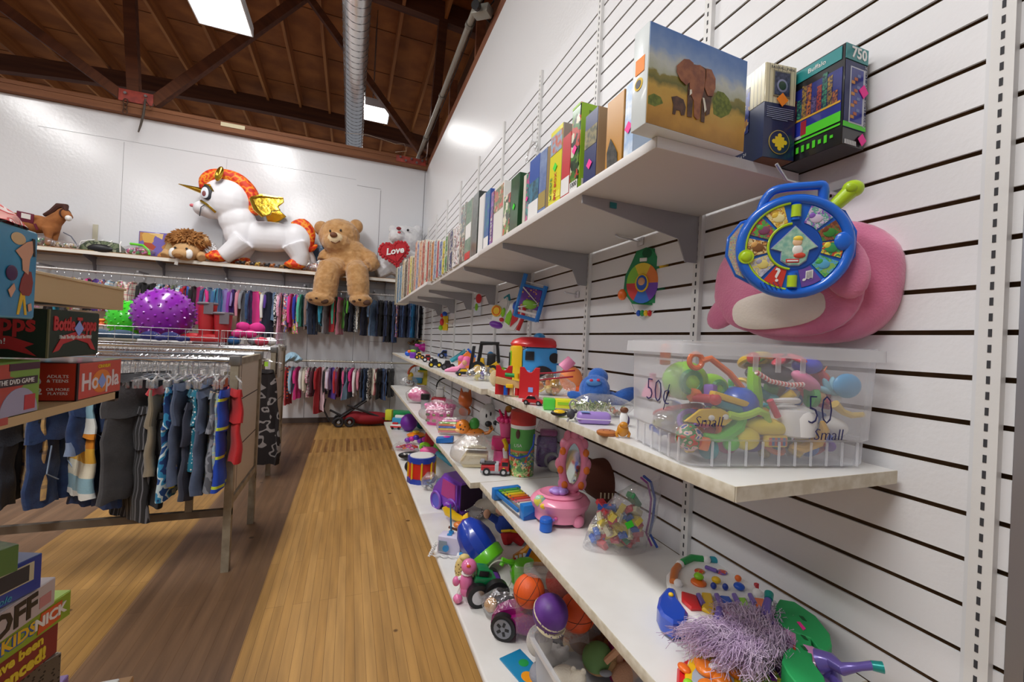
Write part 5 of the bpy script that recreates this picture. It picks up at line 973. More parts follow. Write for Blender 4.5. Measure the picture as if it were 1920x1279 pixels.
for (a,b) in clumps:
    for i in range(95):
        z=zb+.004+rh.random()*.04; A=Vector(W(a[0]+rh.gauss(0,16),a[1]+rh.gauss(0,10),z)); Bq=Vector(W(b[0]+rh.gauss(0,15),b[1]+rh.gauss(0,9),zb-.03+rh.random()*.05)); Mi=(A+Bq)/2+Vector((rh.gauss(0,.008),rh.gauss(0,.008),.015+rh.random()*.02))
        pts=[]
        ph=rh.random()*6
        for k in range(9):
            s=k/8; p=A*(1-s)**2+Mi*2*s*(1-s)+Bq*s*s; p+=Vector((math.sin(ph+s*22),math.cos(ph+s*19),math.sin(ph+s*25)))*(.004+.004*s); p.z=max(p.z,.003); pts.append(p)
        g.tube(pts,.0006,HAIRM,seg=3,caps=False)
h=obj('hair',g,t); h['kind']='stuff'; h['label']='tangled lavender hair'
# big alphabet book toy
t=flat('book_toy','yellow and red book shaped toy with an orange bear at the near shelf edge','toy book',1400,1260,ZB2,0); zt=ZB2+.02
addp(t,'red_base',fpris(ccw(PL(t,[(1268,1290),(1270,1250),(1284,1236),(1310,1228),(1400,1226),(1470,1240),(1500,1262),(1515,1300),(1380,1330)],zt)),.002,.018,REDP,bev=.004))
addp(t,'yellow_frame',fpris(ccw(PL(t,[(1286,1300),(1284,1262),(1290,1240),(1310,1226),(1350,1230),(1420,1232),(1480,1254),(1500,1290),(1390,1320)],zt+.004)),.014,.012,YEL,bev=.003))
addp(t,'printed_page',fpris(ccw(PL(t,[(1372,1236),(1420,1236),(1466,1250),(1490,1290),(1410,1310),(1385,1270)],zt+.008)),.0265,.001,pic(['7fb83a','a9d04a','e9e2a0','5f9ac0','e0c04a'],55)))
addp(t,'grey_screen',fpris(ccw(PL(t,[(1296,1290),(1298,1262),(1310,1245),(1335,1242),(1372,1250),(1380,1300)],zt+.008)),.0265,.002,M('a9b6c4',.25)))
OB=M('f0801c',.35,coat=.4)
for px,py,r in ((1326,1256,.021),(1309,1242,.008),(1345,1244,.008),(1352,1272,.018),(1378,1262,.011),(1330,1290,.02)): 
    q=PL(t,[(px,py)],zt+.012)[0]; addp(t,'orange_bear',lambda g:g.ell((q[0],q[1],.034),(r,r,.010),OB)) if r in(.021,) else addp(t,'orange_bear_limb',lambda g:g.ell((q[0],q[1],.032),(r,r,.008),OB))
q=PL(t,[(1337,1253)],zt+.02)[0]; addp(t,'bear_muzzle',lambda g:g.ell((q[0],q[1],.044),(.009,.007,.004),WHT))
q=PL(t,[(1283,1249)],zt+.01)[0]; addp(t,'orange_button',lambda g:g.ell((q[0],q[1],.026),(.010,.014,.006),ORG)); q=PL(t,[(1291,1277)],zt+.01)[0]; addp(t,'green_button',lambda g:g.ell((q[0],q[1],.026),(.009,.009,.006),LIME))
q=PL(t,[(1386,1248)],zt+.012)[0]; addp(t,'printed_animal',lambda g:(g.ell((q[0],q[1],.028),(.014,.012,.002),M('f0d9a0',.5)),g.ell((q[0]-.004,q[1]+.008,.0285),(.008,.006,.002),M('5f9ac0',.5))))
q=PL(t,[(1440,1250)],zt+.012)[0]; text('Musical\nRhymes\nBook',.020,M('7a2a9c',.5),t,(q[0],q[1],.0285),(0,0,-2.1),ext=.0006,bold=.0006)
# zip bag of bricks
t,u=B('brick_bag','clear zip bag full of coloured building bricks with a green sticker','bag of bricks',1152,1034,rz=-YAW+.05); t.location+=Vector((.01,.02,0))
g=G(u)
def bf(a,b):
    th=2*PI*a; z=118*b; k=1-.1*(2*b-1)**2-(.0 if b<.75 else .8*(b-.75)); d=26*(1-b)**.6+5*b+2
    nn=noise.noise_vector(Vector((math.cos(th)*2.2,math.sin(th)*2.2,b*4.5)))
    lean=b*26+(10*b*b)
    w=(66-22*b)*(1 if b<.5 else 1-.15*(b-.5))*k
    return Vector((lean*.75+max(0,math.cos(th))*30*b+w*math.copysign(abs(math.cos(th))**.75,math.cos(th))+nn.x*5,d*math.sin(th)+nn.y*5,max(.5,z+nn.z*4+ (math.cos(th)*22*b))))
g.grid(bf,34,16,BAG,cu=True); obj('clear_bag',g,t)
part(t,'zip_strip',u,lambda g:(g.tube([(50,-5,140),(66,-2,128),(76,0,96),(74,0,60),(70,2,28),(84,-2,4)],2.6,M('3f5fb8',.4),seg=8),)); part(t,'zip_strip',u,lambda g:(g.tube([(44,-8,138),(59,-4,126),(68,-2,96),(66,-3,60),(62,0,30),(72,-5,8)],2.0,M('a04a9c',.4),seg=8)))
bc=[('red','d8404a'),('yellow','ecd65a'),('cream','efe7c4'),('blue','2a62c0'),('green','2f9a5a'),('pink','e0707a')]; rk=random.Random(3)
Mt=Matrix.Translation(t.location)@Euler((0,0,t.rotation_euler[2])).to_matrix().to_4x4()
for i in range(58):
    cn,cc=bc[[0,1,2,5,0,1,2,3][i%8] if i>6 else i%6]; lv=i/58; x=rk.uniform(-46,46)*(1-.25*lv)+lv*12; y=rk.uniform(-15,13)*(1-.4*lv); z=8+lv*70
    if i==57: cn,cc,x,y,z='green','2f9a5a',36,2,92
    L=rk.choice((20,26,34)) if i!=57 else 46; p=Mt@Vector((x*u,y*u,z*u)); g=G(u); m=M(cc,.35,coat=.3); g.box((0,0,0),(L,16,10),m,bev=.6,seg=1)
    for k in range(int(L/7)): 
        for s in(-3.2,3.2): g.cyl((-L/2+4.5+k*7,s,5),(-L/2+4.5+k*7,s,6.6),2,m,seg=8)
    o=obj('toy_brick',g,loc=p,rot=(rk.uniform(-1.2,1.2),rk.uniform(-.9,.9),rk.uniform(0,3))); tag(o,'%s plastic building brick inside the clear zip bag'%cn,'toy brick','building bricks in the zip bag')
g=G(u); g.box((0,0,0),(14,.8,12),STK['green'],rot=(0,-.5,0)); obj('price_sticker',g,t,loc=(20*u,-26*u,56*u))
# small blue drum cap
t,u=B('blue_canister','small blue plastic canister standing before the pink vanity toy','canister',1024,1000); part(t,'cap',u,lambda g:g.lathe([(10.5,0),(12,1),(12,22),(10,24.5),(0,25)],M('1f62c4',.4),c=(0,11,0),seg=24)); part(t,'grip_ring',u,lambda g:g.torus((0,11,18),12.1,.7,M('1a54ab',.4),rot=(PI/2,0,0),sg=6))
# pink vanity
t,u=B('toy_vanity','pink toy vanity table with an oval mirror and orange studs','toy',1055,1000,rz=-YAW+.0); t.location+=Vector((.0,.02,0)); VP=M('ef8fb0',.35,coat=.4)
part(t,'base',u,lambda g:(g.lathe([(44,6),(50,8),(51,24),(56,30),(60,42),(54,50),(42,54),(0,54)],VP,c=(4,48,0),sx=1.0,sy=.85,seg=40)))
for x,y in((-18,16),(36,14)): part(t,'foot',u,lambda g:g.ell((x,y+4,12),(13,9,13),VP))
part(t,'top_tray',u,lambda g:(g.lathe([(44,0),(46,3),(40,6),(36,3),(0,3)],VP,c=(2,46,52),sx=1,sy=.85,seg=36)))
part(t,'purple_puff',u,lambda g:[g.ell((0+10*math.cos(a),44+8*math.sin(a),60),(10,8,6),LAV) for a in [PI/3*i for i in range(6)]])
part(t,'printed_panel',u,lambda g:g.ell((-38,22,46),(13,9,12),pic(['9fd0b0','e9e05a','7fb8d0','e08ab0'],70),rot=(0,.5,0))); part(t,'yellow_panel',u,lambda g:g.ell((-30,12,40),(9,5,6),YEL))
part(t,'printed_flowers',u,lambda g:[g.ell((-28+i*5,5-i*.2,18+2*math.sin(i*2)),(3.4,1.5,3),M(['8f6ad0','e060a0','6fb0e0'][i%3],.4)) for i in range(5)])
def mir(g):
    g.torus((28,58,128),1,0.1,VP)
part(t,'mirror_frame',u,lambda g:(g.tube([(28+23*math.cos(a),56+0*a,112+50*math.sin(a)) for a in [2*PI*i/30 for i in range(30)]],8.5,VP,seg=10,closed=True),[g.ell((28+27*math.cos(a),56,112+56*math.sin(a)),(10,8,13),VP) for a in [PI/4*i for i in range(8)]]))
part(t,'mirror_glass',u,lambda g:g.ell((28,55,112),(21,1.5,46),M('c4ccc6',.08,.95)))
for a in (.5,-.2,-.9,2.6,3.35,4.05): part(t,'orange_stud',u,lambda g:g.ell((28+27*math.cos(a),48,112+52*math.sin(a)),(6.5,4,8),M('ee7c1c',.3,coat=.4)))
part(t,'mirror_top',u,lambda g:(g.box((36,56,164),(22,8,16),VP,bev=4),g.ell((14,56,166),(8,6,14),VP)))
# football
t,u=B('football_plush','large brown football pillow lying behind the bag of bricks','plush football',1155,945); t.location=at(1150,945,z=ZB2)+Vector((.015,.02,0)); u=mpp(t.location)
FB=M('5a2f1e',.85,bump=.3,bsc=300)
part(t,'ball',u,lambda g:g.ell((0,0,36),(72,34,42),FB,rot=(0,.25,0),u=32,v=18)); part(t,'white_band',u,lambda g:(g.tube([(36+10*math.sin(a),-31*math.cos(a)*.82,30+31*math.sin(a)) for a in [PI*(-.25+.8*i/10) for i in range(11)]],3,M('d9c9a8',.8)))); part(t,'laces',u,lambda g:[g.box((-32+i*7,-34+abs(i-1)*.6,22),(2,2,10),M('d9c9a8',.8)) for i in range(4)])
# xylophone
t,u=B('xylophone','blue toy xylophone with rainbow metal bars','xylophone',975,972,rz=-YAW+.45); t.location=at(978,960,z=ZB2)+Vector((0,.03,0)); u=mpp(t.location)
XB=M('1a78c8',.4,coat=.2)
part(t,'near_block',u,lambda g:g.box((6,-44,13),(46,16,26),XB,bev=1.5)); part(t,'far_block',u,lambda g:g.box((0,56,12),(58,14,22),XB,bev=1.5))
for s in(-1,1): part(t,'side_rail',u,lambda g:g.prism([(-44,13),(56,13),(56,19),(-44,19)],4,XB,o=(s*(22),0,0),rot=(0,0,PI/2)))
part(t,'wave_panel',u,lambda g:g.prism([(-16,2),(28,2),(28,16),(16,12),(4,14),(-6,9),(-16,6)],1,M('0f4fa4',.4),o=(0,-53.2,0)))
for i,c in enumerate(['3fa34a','9fc83a','efd02a','ee8a2a','d8453a','e88a9a','f0ece4']):
    part(t,'metal_bar',u,lambda g:g.box((0,42-i*12,22),(44-i*1.5,9,2.4),M(c,.3,.3),bev=.6)); [part(t.children[-1] if False else t,'bar_pin',u,lambda g:g.cyl((sx,42-i*12,23),(sx,42-i*12,26),1.3,STEEL,seg=8)) for sx in(-16,16)]
# tall green canister
t,u=B('toy_canister','tall green round canister with a red lid and a blue cord','canister',978,900,); t.location+=Vector((.01,.03,0))
part(t,'tube',u,lambda g:(g.cyl((0,25,0),(0,25,122),24,M('5fae56',.5),seg=36),)); part(t,'red_lid',u,lambda g:(g.cyl((0,25,98),(0,25,124),25,M('c93f3a',.5),seg=36),)); part(t,'white_band',u,lambda g:g.cyl((0,25,91),(0,25,98),24.4,WHT,seg=36))
part(t,'printed_band',u,lambda g:(g.cyl((0,25,1),(0,25,46),24.5,pic(['5a8f4a','8fbf6a','3f7fb0','d8503a','e9d9a0','3a7a3a'],75),seg=36),g.cyl((0,25,44),(0,25,50),24.4,M('e08a5a',.5),seg=36))); part(t,'blue_cord',u,lambda g:g.tube([(22,8,82),(20,0,62),(10,-4,44),(-8,-4,38),(-24,2,42),(-25,12,60)],1.8,M('2a4fb8',.6),seg=6))
text('USA',.02,WHT,t,(-9*u,.9*u,60*u),(R(90),0,0),ext=.0004); part(t,'printed_bird',u,lambda g:g.ell((-10,1.2,82),(4,1.6,9),M('5a3a30',.5)))
# bag with purple toy
t,u=B('purple_bag','clear bag holding a purple toy and grey ring behind the canister','bag of toys',1026,892); t.location+=Vector((.04,.10,0)); bagg(t,u,62,100,44,9)
part(t,'purple_toy',u,lambda g:g.box((0,0,36),(40,26,62),M('6a2a9c',.45),bev=8)); part(t,'pink_lid',u,lambda g:g.box((2,0,72),(34,22,12),MAG,bev=4)); part(t,'grey_ring',u,lambda g:(g.torus((10,-18,22),13,3,GRY,sg=8),g.ell((16,-20,12),(14,8,12),M('cfc9bd',.8))))
# fire truck
t,u=car(928,889,ZB2,52,28,22,M('b8202a',.3,coat=.4),'red and grey toy fire truck before the green canister',wheel=BLK,wm=M('d0d0d4',.3,.5),prof=[(-.5,.2),(.5,.2),(.5,.72),(.46,.98),(.2,1),(.18,.66),(.0,.66),(-.5,.62)],win=False,wr=.20,name='toy_fire_truck',rz=-YAW+.0)
part(t,'grey_bumper',u,lambda g:(g.box((0,0,6.5),(54,23,5),GRY,bev=1),g.box((3,0,14),(7,22.8,15),M('b9bac0',.4),bev=.5))); part(t,'ladder',u,lambda g:(g.box((-14,0,21),(30,12,3),DGR,bev=.5),g.box((-24,0,24),(8,14,5),GRY,bev=1))); part(t,'cab_window',u,lambda g:g.box((18,-11.2,22),(11,1,7),BLK,bev=.3)); part(t,'yellow_badge',u,lambda g:g.ell((16,-11.4,13),(2.6,.8,2.6),YEL))
# beige house box in bag
t,u=B('bagged_box','beige wooden box wrapped in a clear bag at the front edge','wooden box',889,880); t.location+=Vector((.0,.02,0)); BE=M('d9cba6',.6,coat=.1)
part(t,'box_body',u,lambda g:(g.prism([(-18,0),(26,2),(26,24),(-16,24),(-26,10)],40,BE,bev=1))); part(t,'slanted_lid',u,lambda g:(g.box((0,26,32),(44,42,3),M('e2d8b8',.5),rot=(-.3,0,0),bev=1),g.box((2,26,36),(20,18,2),M('c9c0a8',.4),rot=(-.3,0,0))))
bagg(t,u,88,60,58,12,cx=-2,y0=18)
# spotted animal toy
SPT=M('f08a1c',.35,coat=.4,pat='dots',c2='4a2a14',sc=42)
t,u=B('spotted_toy','orange spotted toy leopard wearing a green hat','toy',884,826); t.location+=Vector((.02,.09,0))
part(t,'body',u,lambda g:(g.ell((6,0,10),(20,9,9),SPT),)); part(t,'head',u,lambda g:(g.ell((-16,-2,20),(14,12,14),SPT),g.ell((-24,-8,14),(6,5,4),M('f7c07a',.4)))); part(t,'green_hat',u,lambda g:(g.ell((6,0,26),(10,8,12),M('3f9a3a',.4)))); part(t,'tail',u,lambda g:g.tube([(22,0,8),(34,0,10),(40,0,18),(36,0,24)],[3,3.4,4,4],SPT)); part(t,'tail_tip',u,lambda g:g.ell((33,0,27),(7,6,6),BLK))
t,u=B('crayon_bag','clear flat bag of coloured crayons on the middle shelf','bag of crayons',842,822); t.location+=Vector((.04,.10,0)); bagg(t,u,66,34,30,15); [part(t,'crayon',u,lambda g:g.cyl((-26,-4+i,6+i*4),(26,-4+i,7+i*4),2.2,[REDP,YEL,BLU,ORG,LIME,PNK][i],seg=8)) for i in range(6)]
t,u=B('blue_card_pack','small blue printed packet at the front edge beside the beige box','packet',833,832); part(t,'packet',u,lambda g:g.box((0,8,6),(32,18,10),M('1f6ab8',.4),bev=1.5,rot=(0,-.1,0))); part(t,'printed_face',u,lambda g:g.ell((4,4,12),(7,5,2),MAG))
# heart basket
HB=M('ee4fa4',.4,coat=.3)
t,u=B('heart_basket','bright pink basket with heart cut outs in a clear bag','basket',820,800); t.location+=Vector((.01,.03,0))
part(t,'basket_body',u,lambda g:g.lathe([(24,0),(27,30),(0,30)],HB,c=(0,16,0),sx=1,sy=.65,seg=28)); part(t,'basket_rim',u,lambda g:g.torus((0,16,32),27,3,HB,rot=(PI/2,0,0),sz=.65)); part(t,'rim_rope',u,lambda g:[g.ell((27*math.cos(a),16+17*math.sin(a),36),(4,3,3),M('f774ba',.4)) for a in [2*PI*i/16 for i in range(16)]])
for i in range(8):
    x=-21+(i%4)*13; z=9+(i//4)*11; part(t,'heart_hole',u,lambda g:(g.ell((x-1.6,-1.2+abs(x+1)*.22,z),(2.4,1,2.8),M('8a8a3a' if i%2 else '5a6a4a',.5)),g.ell((x+1.6,-1.2+abs(x+1)*.22,z),(2.4,1,2.8),M('8a8a3a' if i%2 else '5a6a4a',.5))))
bagg(t,u,92,48,52,21,cx=8,y0=14)
t,u=B('orange_cat','shiny orange toy cat head on an orange base','toy cat',869,786); t.location+=Vector((.05,.16,0)); OC=M('d9681c',.3,coat=.6)
part(t,'head',u,lambda g:(g.ell((0,0,30),(14,12,17),OC))); part(t,'body',u,lambda g:g.ell((0,0,8),(12,10,10),OC)); [part(t,'ear',u,lambda g:g.cyl((s,0,40),(s*1.3,0,54),5,OC,r1=.5,seg=10)) for s in(-7,7)]
t,u=B('bead_toy','grey framed toy panel with purple beads standing at the back','toy panel',901,790); t.location+=Vector((.10,.2,0)); part(t,'panel',u,lambda g:g.box((0,0,30),(30,4,60),M('8e8d94',.5),bev=2)); part(t,'bead_string',u,lambda g:(g.tube([(-16,-3,58),(-15,-4,30),(-18,-4,4)],1.2,PUR,seg=6),[g.ell((-16,-4,z),(3,3,4),PUR) for z in (10,22,34,50)]))
# white plush dog head
WP=PLM('ecebe8','dddbd6')
t,u=B('plush_dog','white plush dog with black nose and ear spots','plush toy',917,806); t.location+=Vector((.01,.05,0))
part(t,'head',u,lambda g:(g.ell((0,0,24),(19,15,24),WP),g.ell((8,-8,10),(13,10,10),WP)),remesh=.003,smooth=2); part(t,'nose',u,lambda g:g.ell((15,-16,14),(6,5,5),BLK)); part(t,'ear_spot',u,lambda g:(g.ell((14,-6,26),(4,6,9),BLK),)); part(t,'eye',u,lambda g:g.ell((-4,-14,26),(1.6,1.4,4),BLK)); part(t,'eye',u,lambda g:g.ell((4,-15,30),(1.6,1.4,4),BLK))
# pink stack: bucket on pink box
t,u=B('pink_box','pink plastic toy box under the pink bucket','toy box',940,884); t.location+=Vector((.04,.09,0)); part(t,'lower_half',u,lambda g:g.box((0,0,16),(38,26,32),M('e8609a',.4),bev=4)); part(t,'lid',u,lambda g:g.box((-3,0,44),(42,28,24),M('d92f78',.35,coat=.3),bev=3))
t,u=B('pink_bucket','pink toy bucket and crown stacked above the pink toy box','toy bucket',944,884); t.location+=Vector((.04,.09,57*u)); part(t,'bucket',u,lambda g:g.cyl((0,0,0),(0,0,32),11,M('e8609a',.4),r1=16,seg=24)); part(t,'scalloped_rim',u,lambda g:[g.ell((16*math.cos(a),16*math.sin(a),33),(5,5,5),M('e0357f',.35)) for a in [2*PI*i/12 for i in range(12)]]); part(t,'pink_crown',u,lambda g:[g.cyl((8*math.cos(a),6*math.sin(a),32),(18*math.cos(a),8*math.sin(a),52),4,M('d81f68',.35),r1=1.5,seg=8) for a in [2*PI*i/7 for i in range(7)]]); part(t,'golden_knob',u,lambda g:g.ell((2,0,54),(7,6,7),M('b8862c',.4)))
t,u=B('yellow_clip_toy','small white toy with a yellow handle next to the canister','toy',950,886); t.location+=Vector((.015,.045,0)); part(t,'white_body',u,lambda g:g.box((-2,0,20),(9,8,44),WHT,rot=(0,-.15,0),bev=3)); part(t,'yellow_handle',u,lambda g:g.tube([(-8,0,58),(-2,0,46),(-4,0,36)],4.5,YEL))
# red white toy, black cup, tambourine, pink bag, cash register
t,u=B('toy_tractor','red and white toy shop stand on the far middle shelf','toy',818,764); t.location+=Vector((.03,.05,0)); part(t,'red_base',u,lambda g:g.box((0,0,9),(26,16,18),REDP,bev=2)); part(t,'white_top',u,lambda g:(g.box((2,0,26),(14,12,16),WHT,bev=2),g.box((2,-2,36),(12,12,3),WHT,bev=1)))
t,u=B('black_cup','black and silver toy cup near the far end','toy cup',795,768); part(t,'cup',u,lambda g:g.cyl((0,7,0),(0,7,18),7,GREYM,r1=8,seg=18)); part(t,'black_lid',u,lambda g:g.cyl((0,7,18),(0,7,28),8.5,BLK,seg=18))
t,u=B('tambourine','thin dark ring with clear skin standing against the slat wall','tambourine',824,752); t.location+=Vector((.12,.3,0)); part(t,'ring',u,lambda g:g.torus((0,0,20),18,1.5,BLK,seg=32)); part(t,'yellow_disc',u,lambda g:g.ell((4,2,18),(7,1,12),M('c9b83a',.5)))
t,u=B('pink_toy_bag','bright pink plush toy in a shiny clear bag','bag of toys',783,757); t.location+=Vector((.02,.04,0)); bagg(t,u,54,32,34,31); part(t,'pink_plush',u,lambda g:(g.ell((0,0,14),(22,12,12),PNK),g.ell((-8,0,20),(10,9,8),PNK)))
t,u=B('toy_register','yellow and green toy cash register with a red hoop at the far end','toy cash register',782,722); t.location+=Vector((.06,.0,0)); part(t,'yellow_body',u,lambda g:(g.box((4,8,14),(26,18,28),M('e3cf3a',.4),bev=2),g.box((-8,2,10),(18,14,14),M('4a9ac0',.4),bev=2))); part(t,'green_top',u,lambda g:g.box((6,8,31),(24,16,7),GRN,bev=2)); part(t,'key_panel',u,lambda g:g.box((-6,-2,19),(18,10,8),WHT,rot=(.5,0,0),bev=1)); part(t,'red_hoop',u,lambda g:g.torus((-12,8,20),16,2,M('d9603a',.4),rot=(0,0,.5),arc=3.2)); part(t,'yellow_phone',u,lambda g:g.ell((-22,4,12),(6,5,11),YEL))
t,u=B('scrap_bag','grey bag of small metal toys at the far end of the middle shelf','bag of toys',766,724); bagg(t,u,34,18,20,33); trinkets(t,u,28,12,14,[GRY,DGR,M('8a4a3a',.5)],14,9,.2)
t,u=B('red_plush','small red plush toy against the wall at the far end','plush toy',806,720); t.location+=Vector((.14,.2,0)); part(t,'body',u,lambda g:(g.ell((0,0,8),(9,7,9),M('b8262c',.9)),g.ell((1,-2,20),(8,7,8),M('b8262c',.9))),remesh=.004); part(t,'eye',u,lambda g:g.ell((0,-9,23),(3,2,3),WHT))
# ================================================================= lowest deck (ZC)
def C(name,label,cat,px,py,**k): return toy(name,label,cat,px,py,z=ZC,**k)
# magenta car
t=thing('toy_car','large magenta toy car parked beside the clear tub on the lowest deck','toy car',at(1002,1224,z=ZC)+Vector((.0,.03,0)),-YAW-.30); u=mpp(at(1002,1224,z=ZC)); MG=M('8f1468',.25,coat=.8)
part(t,'body',u,lambda g:g.prism([(-82,12),(60,12),(64,60),(50,84),(-4,90),(-28,64),(-62,50),(-84,36),(-86,20)],60,MG,o=(0,-2,0),bev=11,seg=4,smooth=True))
part(t,'window',u,lambda g:g.prism([(-24,62),(-4,82),(30,80),(34,62)],.8,M('3a1030',.1,coat=.5),o=(0,-3.2,0)))
for x in(-56,38):
    for yy,s in((-2,-1),(58,1)):
        part(t,'wheel',u,lambda g:(g.cyl((x,yy-7*s,25),(x,yy+5*s,25),25,BLK,seg=28),g.cyl((x,yy+4*s,25),(x,yy+7*s,25),18,M('8b8d95',.35,.6),seg=24),[g.box((x+9*math.cos(a),yy+7.4*s,25+9*math.sin(a)),(8,1,5),BLK,rot=(0,-a,0)) for a in [2*PI*i/5 for i in range(5)]]))
t,u=C('board_book','bright blue picture board book lying under the magenta car','picture book',935,1262); t.location=at(975,1258,z=ZC)+Vector((.0,-.02,-.0)); t.rotation_euler=(0,0,.25); part(t,'cover',u,lambda g:g.box((10,10,1.6),(50,90,3),M('1787b8',.35,coat=.4),bev=1)); part(t,'printed_figure',u,lambda g:(g.ell((4,-12,3.4),(12,14,.6),M('ee9a1c',.4)),g.ell((18,20,3.4),(10,10,.6),GRN)))
# clear tub with bags and balls
TB=thing('clear_tub','clear plastic tub of bagged dolls and balls on the lowest deck','storage tub',(at(990,1200,z=ZC)).to_tuple(),0)
TB.location=(.60,.84,ZC+.001); tx,ty,th_=.28,.40,.19
def shell2(levels,m,name,t,cap=True):
    g=G(); rings=[[g.bm.verts.new((p[0]+ox,p[1]+oy,z)) for p in rrect(w,d,.045)] for (w,d,ox,oy,z) in levels]; n=len(rings[0])
    for A_,B_ in zip(rings,rings[1:]):
        for k in range(n): g.bm.faces.new((A_[k],A_[(k+1)%n],B_[(k+1)%n],B_[k]))
    if cap: g.bm.faces.new(rings[0][::-1])
    g._fin([v for q in rings for v in q],m); return obj(name,g,t)
shell2([(tx,ty,0,0,0),(tx+.03,ty+.03,-.015,-.015,th_)],BINM,'body',TB); shell2([(tx+.03,ty+.03,-.015,-.015,th_-.003),(tx+.055,ty+.055,-.0275,-.0275,th_),(tx+.057,ty+.057,-.0285,-.0285,th_-.012)],RIMM,'rim',TB,cap=False)
def ball(name,label,px,py,z,r,m,sub=None,group='balls piled above the tub'):
    p=at(px,py,z=z); t=thing(name,label,'ball',(p.x,p.y,p.z-r),0,group); g=G(); g.ell((0,0,r),r,m,u=32,v=20); obj('ball_skin',g,t); 
    if sub: g=G(); sub(g,r); obj('ball_seams',g,t)
    return t
SM=M('3a2a24',.6)
def seams(g,r):
    for ro in ((0,0,.3),(PI/2,0,0),(0,0,1.9)): g.torus((0,0,r),r*1.003,r*.014,SM,rot=ro,seg=40,sg=5)
    g.torus((0,0,r),r*1.003,r*.014,SM,rot=(.6,0,1.1),seg=40,sg=5)
def gray_(p,d,z): return at(*p,z=z)
ball('basketball','orange toy basketball on top of the tub, leftmost of the balls',992,1108,.445,.052,M('ee6224',.5,bump=.1,bsc=400),seams)
def pw(g,r): 
    g.torus((0,0,r*1.0),r*.93,r*.10,M('e2d8b4',.5,pat='dots',c2='5c2f86',sc=110),rot=(PI/2+.5,0.2,0),seg=32,sg=6); g.torus((0,0,r*.5),r*.80,r*.12,M('e2d8b4',.5,pat='dots',c2='5c2f86',sc=110),rot=(PI/2+.4,0.1,0),seg=32,sg=6)
ball('patterned_ball','purple and cream spotted ball wrapped in clear film over the tub',1032,1150,.42,.056,M('5c2f86',.45,pat='noise',c2='7a4aa8',sc=14),pw)
ball('red_ball','plain red ball tucked behind the orange basketball',1052,1090,.35,.06,M('d63a2c',.5))
ball('orange_ball','dark orange ball behind the purple spotted one',1082,1148,.36,.062,M('e0531c',.5),seams)
for p,w,h,d,sd in (((1020,1150),.15,.22,.14,41),((1075,1235),.2,.20,.16,43)):
    pass
def tubbag(px,py,z,w,h,sd,label,fn):
    p=at(px,py,z=z); t=thing('toy_bag',label,'bag of toys',p,-YAW); bagg(t,1,w,h,w*.8,sd); g=G(); fn(g); o=obj('bagged_toy',g,t); return t
tubbag(1010,1235,.20,.13,.16,51,'clear bag with a white baby shoe inside the tub',lambda g:(g.ell((0,0,.06),(.045,.03,.055),M('dedad2',.6)),g.torus((0,-.02,.09),.022,.008,M('cfcbc4',.6))))
tubbag(1070,1220,.18,.10,.13,52,'clear bag with a brown and tan doll shoe inside the tub',lambda g:(g.ell((0,0,.07),(.03,.025,.04),M('a5672f',.6)),g.ell((0,0,.03),(.03,.025,.03),M('d9b88a',.6))))
tubbag(1130,1262,.20,.17,.15,53,'clear bag with a doll in a green dress inside the tub',lambda g:(g.ell((-.02,0,.05),(.05,.035,.05),M('6a8f52',.7)),g.tube([(-.0,-.03,.06),(.04,-.03,.10)],.011,SKN),g.tube([(.05,0,.02),(.055,0,.12)],.014,M('c08a6a',.6)),g.ell((.0,-.04,.03),(.02,.01,.01),GRY)))
tubbag(1120,1165,.24,.14,.12,54,'clear bag with brown plush toys at the back of the tub',lambda g:(g.ell((0,0,.05),(.05,.04,.045),M('7a4a2a',.9)),g.ell((.03,-.01,.07),(.03,.03,.03),M('a5683a',.9))))
tubbag(1165,1275,.16,.14,.18,55,'magenta item in a clear bag at the near right of the tub',lambda g:g.box((0,0,.07),(.09,.06,.12),M('8f1458',.5),bev=.01))
fil=[('brown teddy','7a4a2a',1095,1200,.235,.05),('tan bear','c49a6a',1120,1240,.22,.045),('cream lamb','e0d6c4',1060,1270,.20,.045),('chestnut dog','8f552c',1145,1215,.24,.045),('peach doll','dba684',1170,1262,.22,.04),('white rabbit','dedcd8',1035,1225,.20,.04),('dark brown horse','5a3420',1130,1180,.26,.05),('grey elephant','9a9aa2',1010,1262,.16,.04),('rust fox','a8562a',1185,1235,.24,.04)]
for nm,cc,px,py,z,r in fil:
    p=at(px,py,z=z); p.z-=r; t=thing('plush_animal','%s plush heaped inside the clear tub'%nm,'plush toy',p,rnd.uniform(-1,1)); mm=M(cc,.95,bump=.4,bsc=200)
    g=G(); g.ell((0,0,r*.9),(r*1.1,r*.8,r*.85),mm); g.ell((r*.9,-r*.3,r*1.3),(r*.6,r*.55,r*.55),mm); obj('body',g,t,remesh=.004,smooth=2)
    for s in(-1,1): g=G(); g.ell((r*(.9+.35*s),-r*.2,r*1.8),(r*.2,r*.12,r*.25),mm,u=10,v=6); obj('ear',g,t)
# film over the balls
g=G()
def fl(a,b):
    p=at(965+a*140,1065+b*140,z=.46-.12*b-.04*a); n=noise.noise_vector(p*18); return p+n*.012
g.grid(fl,22,20,BAG); tag(obj('plastic_film',g),'crumpled clear plastic film draped over the balls','plastic film')
